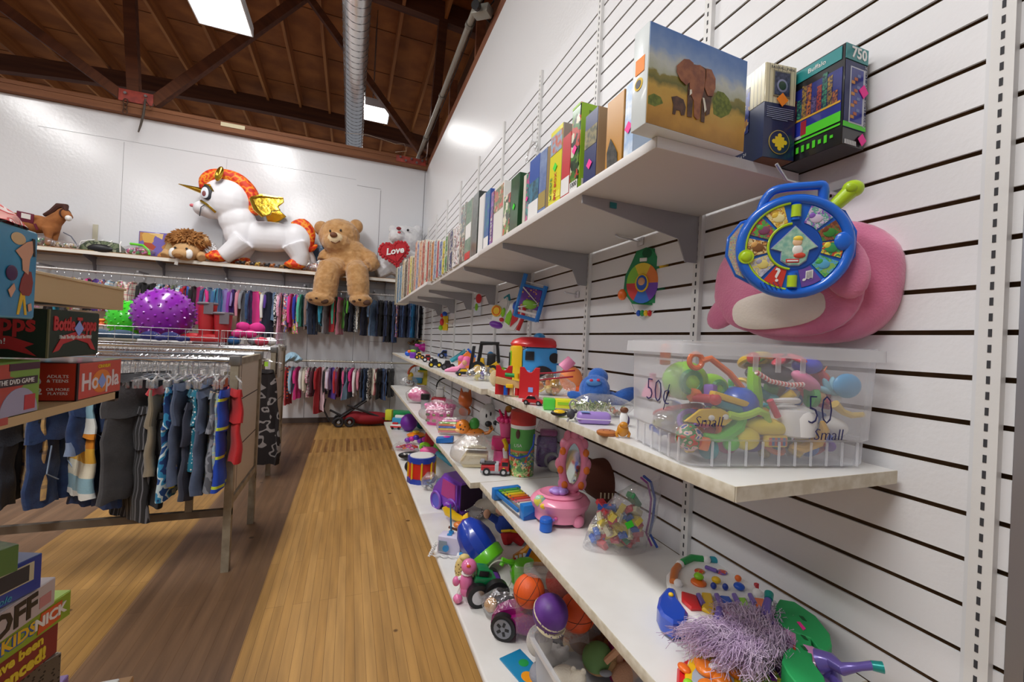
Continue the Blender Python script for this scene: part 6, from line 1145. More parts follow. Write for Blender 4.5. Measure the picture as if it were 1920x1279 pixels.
# doll in bag
t,u=C('doll_bag','bagged rag doll with blonde hair and a dark patterned dress lying down','doll',945,1165); t.location+=Vector((.0,.0,.0)); bagg(t,u,90,52,46,61,cx=0,y0=12)
part(t,'doll_head',u,lambda g:(g.ell((-26,12,22),(13,11,13),M('d9a86a',.7)),g.ell((-22,4,22),(7,5,8),M('efcfa8',.6)))); part(t,'doll_dress',u,lambda g:g.cyl((-14,12,22),(34,14,24),10,M('2e2c34',.8,pat='dots',c2='a9a6a8',sc=160),r1=24,seg=20)); part(t,'orange_trim',u,lambda g:g.cyl((8,13,23),(13,13,23),16,M('c9603a',.6),r1=18,seg=20))
# pink robot puppy
RP=M('f080b8',.3,coat=.6)
t,u=C('robot_puppy','glossy pink robot puppy toy standing at the front edge','toy dog',870,1132); t.location+=Vector((.01,.015,0))
part(t,'body',u,lambda g:(g.ell((0,0,36),(13,12,21),RP),g.ell((0,-2,22),(11,10,12),RP))); part(t,'head',u,lambda g:g.ell((4,-2,67),(15,14,14),RP)); part(t,'collar',u,lambda g:g.torus((1,0,54),9,2.6,WHT,rot=(PI/2,0,0),sg=6)); part(t,'orange_light',u,lambda g:g.ell((4,-15,74),(4,2,3),ORG))
for s in(-1,1):
    part(t,'foot',u,lambda g:(g.ell((s*14,-6,8),(9,9,8),RP),g.ell((s*14,-14,8),(5,2,5),LPNK))); part(t,'joint',u,lambda g:g.tube([(s*8,0,26),(s*13,-3,15)],4,WHT))
part(t,'paw',u,lambda g:(g.ell((-19,-2,38),(7,7,9),RP),g.tube([(-10,0,44),(-16,-2,42)],4,WHT)))
t,u=C('giraffe_toy','pale yellow spotted toy giraffe behind the pink robot puppy','toy giraffe',862,1092); part(t,'body',u,lambda g:g.ell((0,10,20),(12,9,22),M('e8cf86',.5,pat='dots',c2='6a4a2a',sc=70))); part(t,'head',u,lambda g:g.ell((6,10,42),(10,8,6),M('e8cf86',.5)))
# truck with big wheels
t,u=C('monster_truck','green and purple toy truck with big chrome wheels','toy truck',912,1135,rz=-YAW+.3); t.location+=Vector((.0,.04,0)); TG=M('12804a',.3,coat=.5)
part(t,'body',u,lambda g:(g.box((0,6,40),(44,40,14),TG,rot=(0,.2,0),bev=4),g.box((-4,6,54),(26,30,14),TG,rot=(0,.2,0),bev=4),g.box((20,4,30),(20,34,24),M('5a2a8a',.35),rot=(0,.2,0),bev=4))); part(t,'windshield',u,lambda g:g.box((-4,-10,55),(18,1,9),BLK,rot=(0,.2,0)))
for x,y,r in((-16,-18,21),(18,-24,24),(-14,34,20),(20,32,20)): part(t,'wheel',u,lambda g:(g.cyl((x,y-7,r),(x,y+7,r),r,BLK,seg=26),g.cyl((x,y-9,r),(x,y-6,r),r*.62,M('c9c9ce',.2,.9),seg=20)))
# lime funnel popper
t,u=C('lime_popper','lime green toy trumpet with a clear hoop beside the truck','toy',955,1120); t.location+=Vector((.02,.05,0)); LG=M('66c81e',.35,coat=.4)
part(t,'bell',u,lambda g:(g.lathe([(30,0),(28,8),(17,21),(6,28),(5,34)],LG,c=(26,10,30),rot=(0,-.9,0),seg=28))); part(t,'handle',u,lambda g:(g.tube([(4,8,48),(-8,2,53),(-18,0,57)],[6,5,6],LG),g.tube([(-14,0,55),(-19,-4,48)],4,LG))); part(t,'clear_hoop',u,lambda g:g.torus((-22,-4,26),32,1.3,M('c9cdb8',.3),rot=(0,0,.2),sx=.8,seg=28,sg=5))
# blue rocket
t,u=C('toy_helmet','large royal blue ribbed toy with a lime green base ring','toy',912,1078); t.location+=Vector((.0,.06,0)); RB_=M('1740b4',.3,coat=.5)
q=(.2,.75,0)
part(t,'blue_shell',u,lambda g:(g.lathe([(29,0),(33,12),(34,34),(28,56),(16,72),(0,78)],RB_,c=(4,-2,28),rot=(-.35,-.75,0),seg=12)),ang=.45); part(t,'lime_ring',u,lambda g:(g.lathe([(26,-12),(32,-9),(33,8),(30,12),(0,12)],LG,c=(8,-6,25),rot=(-.35,-.75,0),seg=28))); part(t,'lime_face',u,lambda g:g.lathe([(0,-13),(22,-12.6)],M('5ab41a',.4),c=(8,-6,25),rot=(-.35,-.75,0),seg=24))
# phone radio
t,u=C('toy_radio','white toy radio with a blue antenna and coiled cord at the front edge','toy radio',838,1045); t.location+=Vector((.02,.02,0)); RW_=M('dcd6ee',.4,coat=.3)
part(t,'case',u,lambda g:g.box((0,14,16),(46,28,32),RW_,rot=(0,0,-.25),bev=2)); part(t,'speaker_panel',u,lambda g:(g.box((-14,-3,17),(16,1.2,20),M('8fa0b0',.5),rot=(0,0,-.25)),g.cyl((-8,-6,14),(-8,-3,14),6,LBLU,seg=16))); part(t,'antenna',u,lambda g:(g.cyl((-2,20,32),(-6,20,88),1.8,M('1a78a8',.4),r1=1.2,seg=8),g.cyl((-2,20,31),(-2,20,36),5,LBLU,seg=12)))
part(t,'blue_button',u,lambda g:g.box((-4,12,33),(9,7,2),LBLU,bev=.6)); part(t,'coiled_cord',u,lambda g:g.tube([(-26+3*math.cos(i*1.4)-i*.3 if i<36 else -36+(i-36)*3.4,-2+3*math.sin(i*1.4)-i*.25,max(2,24-i*.65) if i<36 else 3) for i in range(52)],1.3,WHT,seg=5))
t,u=C('toy_handset','small white and blue toy handset on the cord beside the radio','toy handset',868,1052); part(t,'handset',u,lambda g:g.box((0,8,5),(26,14,9),WHT,bev=3)); part(t,'blue_pad',u,lambda g:g.box((0,7,10),(17,9,3),LBLU,bev=1.4))
# yellow bent horn
t,u=C('yellow_horn','yellow and purple toy telescope lying behind the radio','toy',852,985); t.location+=Vector((.01,.05,0)); part(t,'tube',u,lambda g:(g.tube([(-18,4,28),(-12,2,18),(2,0,10),(18,-2,4)],[8,9,7,6],YEL,seg=12),g.lathe([(9,0),(12,10)],YEL,c=(20,-2,5),rot=(0,1.2,0),seg=8))); part(t,'purple_cap',u,lambda g:g.ell((-12,4,30),(11,8,7),PUR))
t,u=C('toy_guitar','small orange brown toy violin on its stand','toy violin',878,1015); t.location+=Vector((.01,.06,0)); OV=M('d9792a',.3,coat=.5)
part(t,'violin_body',u,lambda g:(g.ell((-10,0,20),(18,12,7),OV,rot=(0,.1,0)),g.ell((20,0,20),(13,10,7),OV))); part(t,'stand',u,lambda g:(g.tube([(-36,-4,18),(-20,-2,12),(0,0,10),(10,0,0)],2.4,BRN),g.ell((4,0,5),(13,10,7),BLK)))
t,u=C('silver_tambourine','silver edged white tambourine behind the violin','tambourine',885,985); t.location+=Vector((.04,.1,0)); part(t,'skin',u,lambda g:g.lathe([(0,5),(16,5)],M('e8e8ea',.4),c=(0,0,8),rot=(.4,0,0))); part(t,'jingle_ring',u,lambda g:(g.torus((0,0,12),17,2.6,CHROME,rot=(PI/2+.4,0,0),sg=8),[g.ell((17*math.cos(a),16*math.sin(a),13+6*math.sin(a)),(3,3,3),CHROME) for a in [2*PI*i/12 for i in range(12)]]))
# rag doll in blue and red
t,u=C('hero_doll','soft doll in a blue top and red trousers lying on its back','doll',945,1035); t.location+=Vector((.06,.10,0)); DB=M('20409a',.8); DR=M('b81c24',.8)
part(t,'torso',u,lambda g:(g.ell((-6,0,34),(22,14,20),DB),g.tube([(-22,0,40),(-38,-2,50)],[8,7],DB),g.tube([(10,0,40),(26,0,46)],[8,7],DB)),remesh=.003,smooth=2); part(t,'head',u,lambda g:g.ell((-8,8,58),(20,14,12),M('dba98a',.7))); part(t,'hand',u,lambda g:g.ell((-44,-2,54),(7,6,9),M('dba98a',.7))); part(t,'trousers',u,lambda g:(g.ell((4,-4,18),(20,13,14),DR),g.tube([(10,-4,16),(30,-8,4)],[11,10],DR),g.tube([(-4,-4,14),(0,-8,0)],[11,9],DR)),remesh=.003,smooth=2); part(t,'belt',u,lambda g:g.tube([(-14,-12,26),(2,-17,30),(18,-12,26)],2.6,YEL))
t,u=C('music_book_toy','orange and yellow musical toy with white piano keys under the shelf','toy',985,1078); t.location+=Vector((.05,.07,0)); YO=M('ee9d1c',.35,coat=.4)
part(t,'case',u,lambda g:(g.prism([(-32,0),(40,0),(40,34),(10,52),(-10,30),(-32,16)],28,YO,rot=(-.35,0,0),bev=4,smooth=True))); part(t,'white_keys',u,lambda g:[g.box((-26+i*8,-3+i*.2,12+i*2.5),(6,2,16),WHT,rot=(-.35,0,0),bev=.8) for i in range(3)]); part(t,'blue_bar',u,lambda g:g.box((-4,-2,22),(6,2,26),BLU,rot=(-.35,.5,0),bev=.8)); part(t,'round_picture',u,lambda g:(g.ell((20,-1,34),(13,2,14),M('b02030',.4),rot=(-.35,0,0)),g.ell((20,-3,34),(10,2,11),pic(['cfd8c0','8fb0b8','d9b88a'],90),rot=(-.35,0,0)))); part(t,'red_dot',u,lambda g:g.ell((-28,-2,14),(2.4,2,2.4),REDP))
t,u=C('white_plush','cream plush toy lying flat behind the tambourine','plush toy',905,985); t.location+=Vector((.08,.15,0)); part(t,'body',u,lambda g:(g.ell((0,0,16),(32,16,15),PLM('ddd5c6','cfc5b2')),g.ell((28,0,22),(14,11,9),PLM('ddd5c6','cfc5b2')),g.tube([(-20,-6,12),(-36,-10,6)],[8,7],PLM('ddd5c6','cfc5b2'))),remesh=.003,smooth=2,fur=.002)
# purple van
VR=-1.2; p0=at(858,974,z=ZC); u=mpp(p0); VV=M('7c45b8',.4,coat=.3)
t=thing('purple_van','big purple and pink toy camper van with its dark rear open','toy van',(p0.x-44*u*math.cos(VR),p0.y-44*u*math.sin(VR),ZC),VR)
part(t,'van_body',u,lambda g:(g.prism([(-50,6),(44,6),(44,66),(-16,70),(-34,52),(-52,34)],62,VV,bev=6,seg=2,smooth=True),)); part(t,'pink_side',u,lambda g:g.prism([(-14,30),(34,28),(32,60),(-10,62)],1,M('b0408a',.4),o=(0,-1,0))); part(t,'rear_opening',u,lambda g:(g.box((43.5,31,38),(3,52,48),M('2a0f35',.7),bev=2),g.box((47,31,10),(10,58,6),M('4a2370',.5),bev=2)))
for x in(-28,26): part(t,'wheel',u,lambda g:(g.cyl((x,-4,15),(x,4,15),15,M('5a58c8',.4),seg=22),g.torus((x,-3,15),16,3,VV,sg=6)))
t,u=C('clear_container','round clear container with a blue grey lid and pink toy inside','container',832,950); t.location+=Vector((.01,.04,0)); part(t,'tub',u,lambda g:g.cyl((0,12,0),(0,12,34),16,CLR,r1=18,seg=24)); part(t,'lid',u,lambda g:g.cyl((0,12,34),(0,12,42),20,M('5c7290',.4),r1=18,seg=24)); part(t,'pink_toy_inside',u,lambda g:g.ell((6,6,14),(8,6,10),MAG))
# drum
t,u=C('toy_drum','red and blue toy drum with yellow cords','toy drum',792,906); t.location+=Vector((.0,.06,0))
part(t,'drum_shell',u,lambda g:g.cyl((0,0,6),(0,0,42),24,M('d8281c',.35,coat=.4),seg=32)); part(t,'lower_hoop',u,lambda g:[g.cyl((0,0,0),(0,0,9),27,M('1a3fb0',.35,coat=.4),seg=10)]); part(t,'upper_hoop',u,lambda g:g.cyl((0,0,38),(0,0,48),27,M('1a3fb0',.35,coat=.4),seg=10)); part(t,'drum_skin',u,lambda g:g.cyl((0,0,47),(0,0,49),23,M('e4e2e0',.5),seg=32))
for i in range(8):
    a=2*PI*i/8+.2; part(t,'yellow_cord',u,lambda g:g.cyl((25*math.cos(a),25*math.sin(a),8),(25*math.cos(a),25*math.sin(a),40),1.8,YEL,seg=8))
t,u=C('figure_bag','small clear bag with dark and blue trinkets in front of the drum','bag of toys',804,922); bagg(t,u,32,34,20,71,y0=8); trinkets(t,u,24,24,12,[M('5a4a5a',.5),M('7fa6c8',.5),DGR],14,8,.24,y0=8)
cs=[('black_shoe_toy','black and white striped toy shoe at the front edge','toy',772,866,lambda g:(g.ell((0,8,9),(28,9,8),BLK),[g.box((-14+i*8,-1,14),(3,8,1.6),WHT,rot=(0,0,.4)) for i in range(4)])),
('pink_hammer_toy','pink toy tool with a turquoise handle behind the drum','toy',815,872,lambda g:(g.ell((-14,14,22),(18,10,8),PNK),g.cyl((0,12,20),(34,-2,2),4.5,M('4aa0b8',.4),seg=10))),
('green_ring_toys','lime and teal plastic rings behind the pink tool','toy',812,858,lambda g:(g.torus((-20,20,14),8,3.5,LIME,rot=(.5,0,0)),g.ell((8,22,16),(12,10,12),M('5aa83a',.4)),g.ell((22,22,14),(12,9,12),TEAL))),
('red_cloth_toy','dark red soft toy box on the far lower deck','toy',815,842,lambda g:g.prism([(-24,0),(22,0),(14,44),(-20,48)],16,M('a8181f',.6),o=(0,14,0),bev=4,smooth=True)),
('pink_beads_bag','shiny bag of pink hair bands at the deck edge','bag of toys',757,848,lambda g:([g.torus((-12+i*6,12,6+(i%2)*3),5,1.6,[PNK,REDP,ORG,MAG][i%4],rot=(1.2,0,i)) for i in range(6)],g.grid(lambda a,b:Vector((26*math.cos(6.28*a)*(1-.5*b*b),12+10*math.sin(6.28*a),1+14*b+2*math.sin(a*30))),24,6,BAG,cu=True))),
('purple_hair_toy','glossy purple and magenta toys behind the pink bag','toy',775,836,lambda g:[g.ell((-14+i*8,12,7+(i%3)*3),(6,5,5),[PUR,MAG,M('4a2a9c',.3)][i%3],rot=(i,0,0)) for i in range(5)]),
('orange_disc_toy','orange flying disc with a yellow centre near the purple ball','toy disc',777,822,lambda g:(g.lathe([(16,2),(18,4),(12,7),(0,8)],M('ee8a1c',.35),c=(0,14,0)),g.ell((0,14,9),(7,7,3),YEL))),
('purple_ball','dark purple ribbed ball on the far lower deck','ball',762,812,lambda g:g.lathe([(0,0),(8,2),(15,10),(16.5,17),(14,25),(7,32),(0,34)],M('6a1f96',.5),c=(0,16,0),seg=12)),
('teal_cloth_toy','teal soft toy beside the purple ball','toy',786,806,lambda g:g.ell((0,14,12),(11,9,13),M('17707a',.8))),
('ambulance_toy','small white and red toy ambulance at the far deck edge','toy vehicle',741,806,lambda g:(g.box((0,6,6),(20,8,7),WHT,bev=1),g.box((0,2,5),(20,1,3),REDP),g.box((-2,6,11),(10,7,3),REDP,bev=.8),g.cyl((-6,1,2.5),(-6,3,2.5),2.5,BLK,seg=10),g.cyl((6,1,2.5),(6,3,2.5),2.5,BLK,seg=10))),
('blue_boat_toy','light blue toy train piece behind the ambulance','toy',752,796,lambda g:(g.box((0,10,6),(38,10,10),M('3a9ac8',.4),bev=2),g.box((-4,10,13),(20,8,5),WHT,bev=1))),
('green_box_game','flat green game box at the far end of the lowest deck','game box',762,784,lambda g:(g.box((0,16,5),(62,22,10),M('1f9a5a',.4),bev=.6),)),
('yellow_box','small bright yellow box at the far corner of the deck','box',727,788,lambda g:(g.box((0,8,9),(12,12,19),M('d9dc3a',.5),bev=.5),)),
('black_ball_toy','black ball half hidden behind the striped shoe','ball',766,888,lambda g:g.ell((0,12,10),(11,10,11),BLK))]
for nm,lb,ct,px,py,fn in cs:
    loc=at(px,py,z=ZC); uu=mpp(loc); g=G(uu); fn(g); o=obj(nm,g,loc=loc,rot=(0,0,-YAW)); tag(o,lb,ct)
# folded pushchair on the floor at the back wall
t=thing('folded_stroller','folded dark red stroller lying on the floor at the back wall','stroller',(.21,6.36,0),0)
FR=M('8c1722',.85); BKF=M('231f22',.6)
g=G(); g.ell((.12,0,.10),(.30,.14,.09),FR); g.ell((-.1,0,.12),(.16,.12,.08),FR); g.ell((.34,0,.06),(.14,.1,.05),FR); obj('fabric_seat',g,t,remesh=.012,smooth=2)
for a,b in (((-.38,-.08,.05),(.05,-.08,.36)),((-.38,.08,.05),(.05,.08,.36)),((-.2,-.1,.3),(.36,-.1,.08)),((-.42,0,.22),(-.1,0,.05))): g=G(); g.cyl(a,b,.014,BKF); obj('frame_tube',g,t)
for x,y,z in((-.3,-.12,.07),(-.3,.12,.07),(-.16,-.12,.07)): g=G(); g.torus((x,y,z),.055,.017,BKF); g.cyl((x,y-.012,z),(x,y+.012,z),.02,GRY); obj('wheel',g,t)
g=G(); g.tube([(-.42,-.05,.08),(-.5,-.05,.24),(-.48,-.05,.38)],.012,BKF); obj('handle',g,t)
# ================================================================= clothes racks and hung clothes
RKM=M('a59a85',.55,.1,pat='noise',c2='8b806d',sc=14); RKW=M('d9cdb8',.55); TILE=M('c9bcaa',.45)
def F(c,pat=None,c2=None,sc=20,cols=None,axis=2,c3=None): return M(c,.85,pat=pat,c2=c2,sc=sc,cols=tuple(cols) if cols else None,axis=axis,c3=c3,bump=.15,bsc=120,sheen=.15)
def sheet(g,W,z0,z1,th,m,seed=0,flare=1.0,top=1.0,fold=.012,cx=0,n=9,nf=3,cy=0,skew=0):
    """hanging cloth tube from z0 (top) to z1, half width W/2, with vertical folds"""
    def fn(a,b):
        t=2*PI*a; z=z0+(z1-z0)*b; w=W/2*(top+(flare-top)*min(1,b*1.3)); c,s=math.cos(t),math.sin(t)
        x=w*math.copysign(abs(c)**.75,c); y=th/2*(.55+.45*b)*math.copysign(abs(s)**.8,s)
        y+=fold*(.3+b)*math.sin(x/W*2*PI*nf*.5+seed*1.7)*1.0+.004*math.sin(z*40+seed); x+=.006*math.sin(z*23+seed*2)+skew*b
        return Vector((cx+x,cy+y,z+(.006*math.sin(x*60+seed) if b>.95 else 0)))
    g.grid(fn,22,n,m,cu=True)
    # closing seams at top and bottom
    return g
def garment(kind,W,h,mats,seed,z0=-.15,th=.035):
    m=mats[0]; m2=mats[1] if len(mats)>1 else m; r=random.Random(seed); P=[]
    def add(name,fn): g=G(); fn(g); P.append((name,g))
    if kind in('shirt','jacket','dress'):
        fl={'shirt':1.0,'jacket':1.05,'dress':1.35}[kind]
        add('torso',lambda g:sheet(g,W*.72,z0,z0-h,th,m,seed,flare=fl,top=.62,fold=.010))
        for s in(-1,1):
            L=h*(.75 if kind!='dress' and seed%3 else .38)
            add('sleeve',lambda g:g.tube([(s*W*.24,0,z0-.012),(s*W*.38,.004,z0-.05),(s*W*.43,.008,z0-.05-L*.5),(s*W*.42,0,z0-.05-L)],[th*.45,th*.7,th*.62,th*.5],m2,seg=10))
        add('collar',lambda g:g.torus((0,0,z0+.002),W*.13,th*.16,m2,rot=(PI/2,0,0),seg=16,sg=6,sz=.35))
    elif kind in('trousers','shorts'):
        hc=min(h*.45,.2)
        add('seat_panel',lambda g:sheet(g,W,z0,z0-hc,th,m,seed,flare=1.08,fold=.005))
        for s in(-1,1):
            add('trouser_leg',lambda g:sheet(g,W*.50,z0-hc+.012,z0-h,th*.95,m,seed+s,flare=.98 if kind=='trousers' else 1.12,top=1.04,fold=.004,cx=s*W*.265,n=8))
        add('waistband',lambda g:sheet(g,W*.98,z0+.004,z0-.03,th*1.12,m2,seed,flare=1,fold=.003,n=3))
    elif kind=='skirt':
        add('skirt_panel',lambda g:sheet(g,W,z0,z0-h,th,m,seed,flare=1.5,top=.7,fold=.02,nf=5))
        add('waistband',lambda g:sheet(g,W*.7,z0+.004,z0-.025,th,m2,seed,flare=1,n=3))
    return P
_h=None
def hanger(loc,rz,group,label,clear=True,W=.26,cat='clothes hanger'):
    global _h
    if _h is None or W not in _h:
        t=thing('clothes_hanger','x','clothes hanger',(0,0,0))
        g=G(); g.tube([(-.016,0,.0),(-.012,0,.015),(0,0,.021),(.013,0,.014),(.015,0,-.002),(.004,0,-.02),(0,0,-.035),(0,0,-.075)],.0018,CHROME,seg=6); a=obj('hook',g,t)
        g=G(); g.tube([(-W*.48,0,-.10),(-W*.2,0,-.088),(0,0,-.074),(W*.2,0,-.088),(W*.48,0,-.10)],.0045,CLR,seg=6); b=obj('hanger_bar',g,t)
        for s in(-1,1): g=G(); g.box((s*W*.42,0,-.118),(.018,.012,.04),CLR,bev=.004); obj('clip',g,b)
        _h=_h or {}; _h[W]=t; t.location=loc; t.rotation_euler=(0,0,rz); t['label']=label; t['group']=group; return t
    return dup(_h[W],loc,rz,label,group)
def hang(px,yr,zr,kind,cname,mats,h,wpx=None,W=.27,seed=0,th=.035,where='',group='',z0=-.13,a=None,side=1,desc=None):
    loc=at(px,0 if False else 600,y=yr); loc.z=zr
    # x on the rail at this column (taken at the garment's mid height)
    d=at(px,{1.855:570,.885:720}.get(zr,800),y=yr); loc=Vector((d.x,yr,zr)); u=mpp(loc)
    if a is None: a=math.acos(max(.02,min(1,(wpx or 8)*u/W)))*side
    rz=-math.atan2(loc.x,loc.y)+a
    kn={'shirt':'hung_shirt','jacket':'hung_jacket','dress':'hung_dress','trousers':'hung_trousers','shorts':'hung_shorts','skirt':'hung_skirt'}[kind]
    t=thing(kn,desc or where,{'shirt':'shirt','jacket':'jacket','dress':'dress','trousers':'trousers','shorts':'shorts','skirt':'skirt'}[kind],loc,rz,group)
    for nm,g in garment(kind,W,h,mats,seed,z0,th): obj(nm,g,t,solid=0)
    t['_n']=(cname+' '+{'shirt':'top','jacket':'jacket','dress':'dress','trousers':'trousers','shorts':'shorts','skirt':'skirt'}[kind])
    return t,rz,loc
def rail(items,yr,zr,where,group,hl,**kw):
    T=[]
    for i,it in enumerate(items):
        px,kind,cname,mats,h,wpx=it[:6]; T.append(hang(px,yr,zr,kind,cname,mats,h,wpx,seed=i*7+3,group=group,side=(1 if i%3 else -1) if len(it)<7 else it[6],**kw))
    for i,(t,rz,loc) in enumerate(T):
        n=t['_n']; L=T[i-1][0]['_n'] if i else None; Rr=T[i+1][0]['_n'] if i<len(T)-1 else None
        t['label']='%s on the %s%s'%(n,where,' right of the %s'%L if L else ' at its left end')
        hanger((loc.x,loc.y,loc.z),rz,group.replace('clothes','hangers'),hl)
    for t,_,_ in T: del t['_n']
c=F
NV=c('1d2440'); BK_=c('1b1a1e'); DN=c('33507c',pat='noise',c2='27406a',sc=30); LD=c('7f9cc0',pat='noise',c2='6a89b0',sc=30); JD=c('232f52',pat='noise',c2='1b2442',sc=30); HP=c('e0338a'); RD=c('b3202c'); GY=c('8b8e96'); SG=c('4e5157'); WH=c('e9e6e4'); CRm=c('e2d9c6'); TQ_=c('3fa8c8'); PUc=c('5c3a9c'); LI=c('9f8ad0'); MT=c('58bfa0'); OL=c('5f6a48'); RO=c('d58a9c')
FLP=c('e78ab8',pat='blotch',cols=('f0e4ea','e04a8a','6fae6a','f2c84a'),sc=34); FLR=c('d04a5a',pat='blotch',cols=('f2e6e0','c9304a','4a7ac0','e9a04a'),sc=30); PKD_=c('efb4cf',pat='dots',c2='c02a6a',sc=60); CHK=c('eadfcf',pat='plaid',c2='d83a5a',c3='2a2f5a',sc=14,axis=0); BWP=c('dcdcdc',pat='blotch',cols=('222226','e4e4e4','2a2a2e'),sc=36); STB=c('a9cbe0',pat='stripe',cols=('9fc6e0','f0f2f4'),sc=26); STT=c('4fa0b8',pat='stripe',cols=('4fa8c0','7a8fae','3a6a9c'),sc=18,axis=0)
up=[(20,'shirt','teal patterned',[MT],.35,20),(46,'shirt','lilac flowered',[FLP],.36,14),(66,'shirt','pink spotted',[PKD_],.36,14),(92,'shirt','black',[BK_],.4,14),(104,'shirt','teal plain',[TQ_],.38,12),(118,'shirt','charcoal',[SG],.38,12),(134,'shirt','pink floral',[FLP],.36,14),(148,'shirt','white print',[WH],.36,12),(164,'shirt','black and pink',[BK_,HP],.36,12),(178,'shirt','purple',[PUc],.36,12),(192,'shirt','red print',[FLR],.36,12),(206,'shirt','blue print',[STB],.36,12),(224,'shirt','white and purple',[FLP,WH],.36,20),
(250,'dress','pink checked',[CHK],.45,24,1),(268,'jacket','fluffy black',[BK_],.42,20),(288,'jacket','long black',[BK_],.44,24,-1),(303,'shirt','sky blue',[TQ_,STB],.42,18,1),(314,'shirt','red patterned',[FLR],.36,8),(322,'shirt','navy spotted',[NV],.38,9),(330,'shirt','olive green',[OL],.38,20,1),(340,'shirt','pale blue striped',[STB],.36,16),(347,'shirt','bright blue',[c('2a5ab8')],.34,12),(353,'jacket','scarlet',[RD],.44,26,1),(363,'shirt','plain black',[BK_],.44,14),(375,'jacket','hot pink quilted',[HP],.46,22,-1),(392,'jacket','denim',[LD,DN],.42,30,1),(409,'shirt','teal striped',[STT],.42,20),(423,'shirt','lilac',[LI],.42,16),(437,'jacket','purple patterned',[PUc,c('8f3aa8')],.44,18),(449,'shirt','rose and brown',[c('9c6a58'),RO],.4,10),(459,'jacket','pale grey',[GY],.50,18,1),(469,'shirt','slate blue',[DN],.42,12),(479,'jacket','bright pink hearted',[HP,FLP],.44,24,-1),(489,'shirt','violet',[PUc],.42,12),(496,'shirt','pale pink',[RO,WH],.38,10),(504,'dress','long slate navy',[c('2b3048')],.58,22,1),(515,'shirt','light denim',[LD],.36,14),(521,'shirt','black and white',[BWP],.44,8),(526,'dress','long pink spotted',[PKD_],.66,9),(533,'shirt','lavender flowered',[FLP,LI],.42,9),(540,'dress','red floral',[FLR],.5,9),(546,'shirt','rosy pink',[HP],.44,8),(552,'dress','magenta flowered',[FLP,HP],.52,12),(558,'shirt','royal blue',[c('2338a8')],.38,13,1),(565,'shirt','mint green',[MT],.42,11),(572,'trousers','grey denim',[c('4f5a6c')],.42,9),(578,'shirt','mink brown',[c('8a6f66')],.46,8),(588,'trousers','slate jean',[c('3b4866')],.52,17,1),(598,'shirt','black and teal',[BK_,TQ_],.48,8),(605,'shirt','turquoise',[TQ_],.40,10),(613,'trousers','mid grey',[GY],.50,12),(622,'trousers','cherry red',[RD],.47,10),(630,'shirt','jade green',[MT],.42,11,1),(639,'trousers','dusty rose',[RO,HP],.5,11),(647,'shirt','lime green',[c('5fae3a')],.42,7),(653,'trousers','ink black',[BK_],.46,9),(661,'trousers','midnight navy',[NV],.46,9),(668,'trousers','black and cream striped',[BWP],.46,8),(676,'trousers','beige',[CRm],.42,12),(684,'trousers','navy blue',[NV],.5,12),(700,'jacket','pale denim',[LD],.5,20,1)]
jn=['dark indigo jean','black jean','deep navy jean','inky jean','blue black jean','dark jean','faded navy jean','red and white','stone blue jean','mid blue jean','navy jean','washed jean','petrol jean','cyan','grey and pink','dark navy']
jm=[JD,BK_,JD,JD,BK_,JD,DN,FLR,DN,JD,JD,DN,JD,c('1f8fd0'),GY,NV]
for i,(a,b) in enumerate(zip(jn,jm)): up.append((712+i*5,'trousers',a,[b],.58 if 3<=i<=6 else .5,8 if i!=7 else 6))
rail(up,ROD1[0],ROD1[1],'upper back rail','clothes on the upper back rail','clear hanger with a chrome hook on the upper back rail',W=.26,th=.03,z0=-.09)
PTR=c('e9dfe2',pat='blotch',cols=('ece4e6','c9507a','e9e0e2','7a2a3a'),sc=40); ORS=c('22305a',pat='stripe',cols=('22305a','e8602a'),sc=22)
lo=[(535,'shirt','navy and orange striped',[ORS],.42,11),(540,'dress','crimson',[RD],.5,12),(548,'jacket','pale blue',[c('9cc0d8')],.34,10,1),(558,'dress','fuchsia',[HP],.42,14,1),(567,'shirt','white',[WH],.3,9),(573,'shirt','cream spotted',[CRm],.34,8),(580,'shirt','pink and white leafy',[PTR],.40,11,1),(588,'shirt','maroon',[c('4a1a2c')],.38,10),(598,'dress','long red velvet',[c('a3121f')],.62,15,1),(605,'dress','pale pink long',[c('e9c9d2')],.58,10),(611,'shirt','black plain',[BK_],.36,8),(617,'shirt','pale lilac',[c('d9c9e0')],.3,8),(624,'dress','purple and blue',[PUc],.42,11),(630,'shirt','ruby red',[RD],.38,7),(635,'shirt','wine',[c('6a1a30')],.4,7),(641,'shirt','dark navy',[NV],.40,8),(647,'dress','pink edged navy',[c('d85a8a')],.42,8),(653,'skirt','faded denim',[c('6b86a0')],.42,10),(660,'dress','vivid pink',[HP],.32,11,1),(667,'shirt','ivory white',[WH],.38,8),(674,'shirt','blush rose',[RO],.3,7),(680,'trousers','slate navy',[c('3a4256')],.4,9,1),(686,'trousers','blue jean',[DN],.44,9),(693,'trousers','black and white chevron',[BWP],.44,8),(699,'shirt','oatmeal',[CRm],.36,7),(706,'trousers','salmon rose',[c('c9787c')],.36,7),(712,'trousers','jet black',[BK_],.42,10,1),(719,'trousers','patched jean',[DN],.44,10),(726,'trousers','dark plum',[c('2b2230')],.38,9),(733,'trousers','soft black',[c('26242a')],.4,10)]
rail(lo,ROD2[0],ROD2[1],'lower back rail','clothes on the lower back rail','clear hanger with a chrome hook on the lower back rail',W=.25,th=.03,z0=-.09)
g=G(); 
def sc(a,b):
    x=-.80+.20*a; return Vector((x+.03*math.sin(b*5),6.30-.08*math.sin(b*PI)+.02*math.sin(a*20),.93+.07*math.sin(a*PI)-b*.16*(1-.5*a)))
g.grid(sc,16,10,F('9fc3d8')); tag(obj('scarf',g,solid=.004),'pale blue cloth draped over the left end of the lower back rail','cloth')
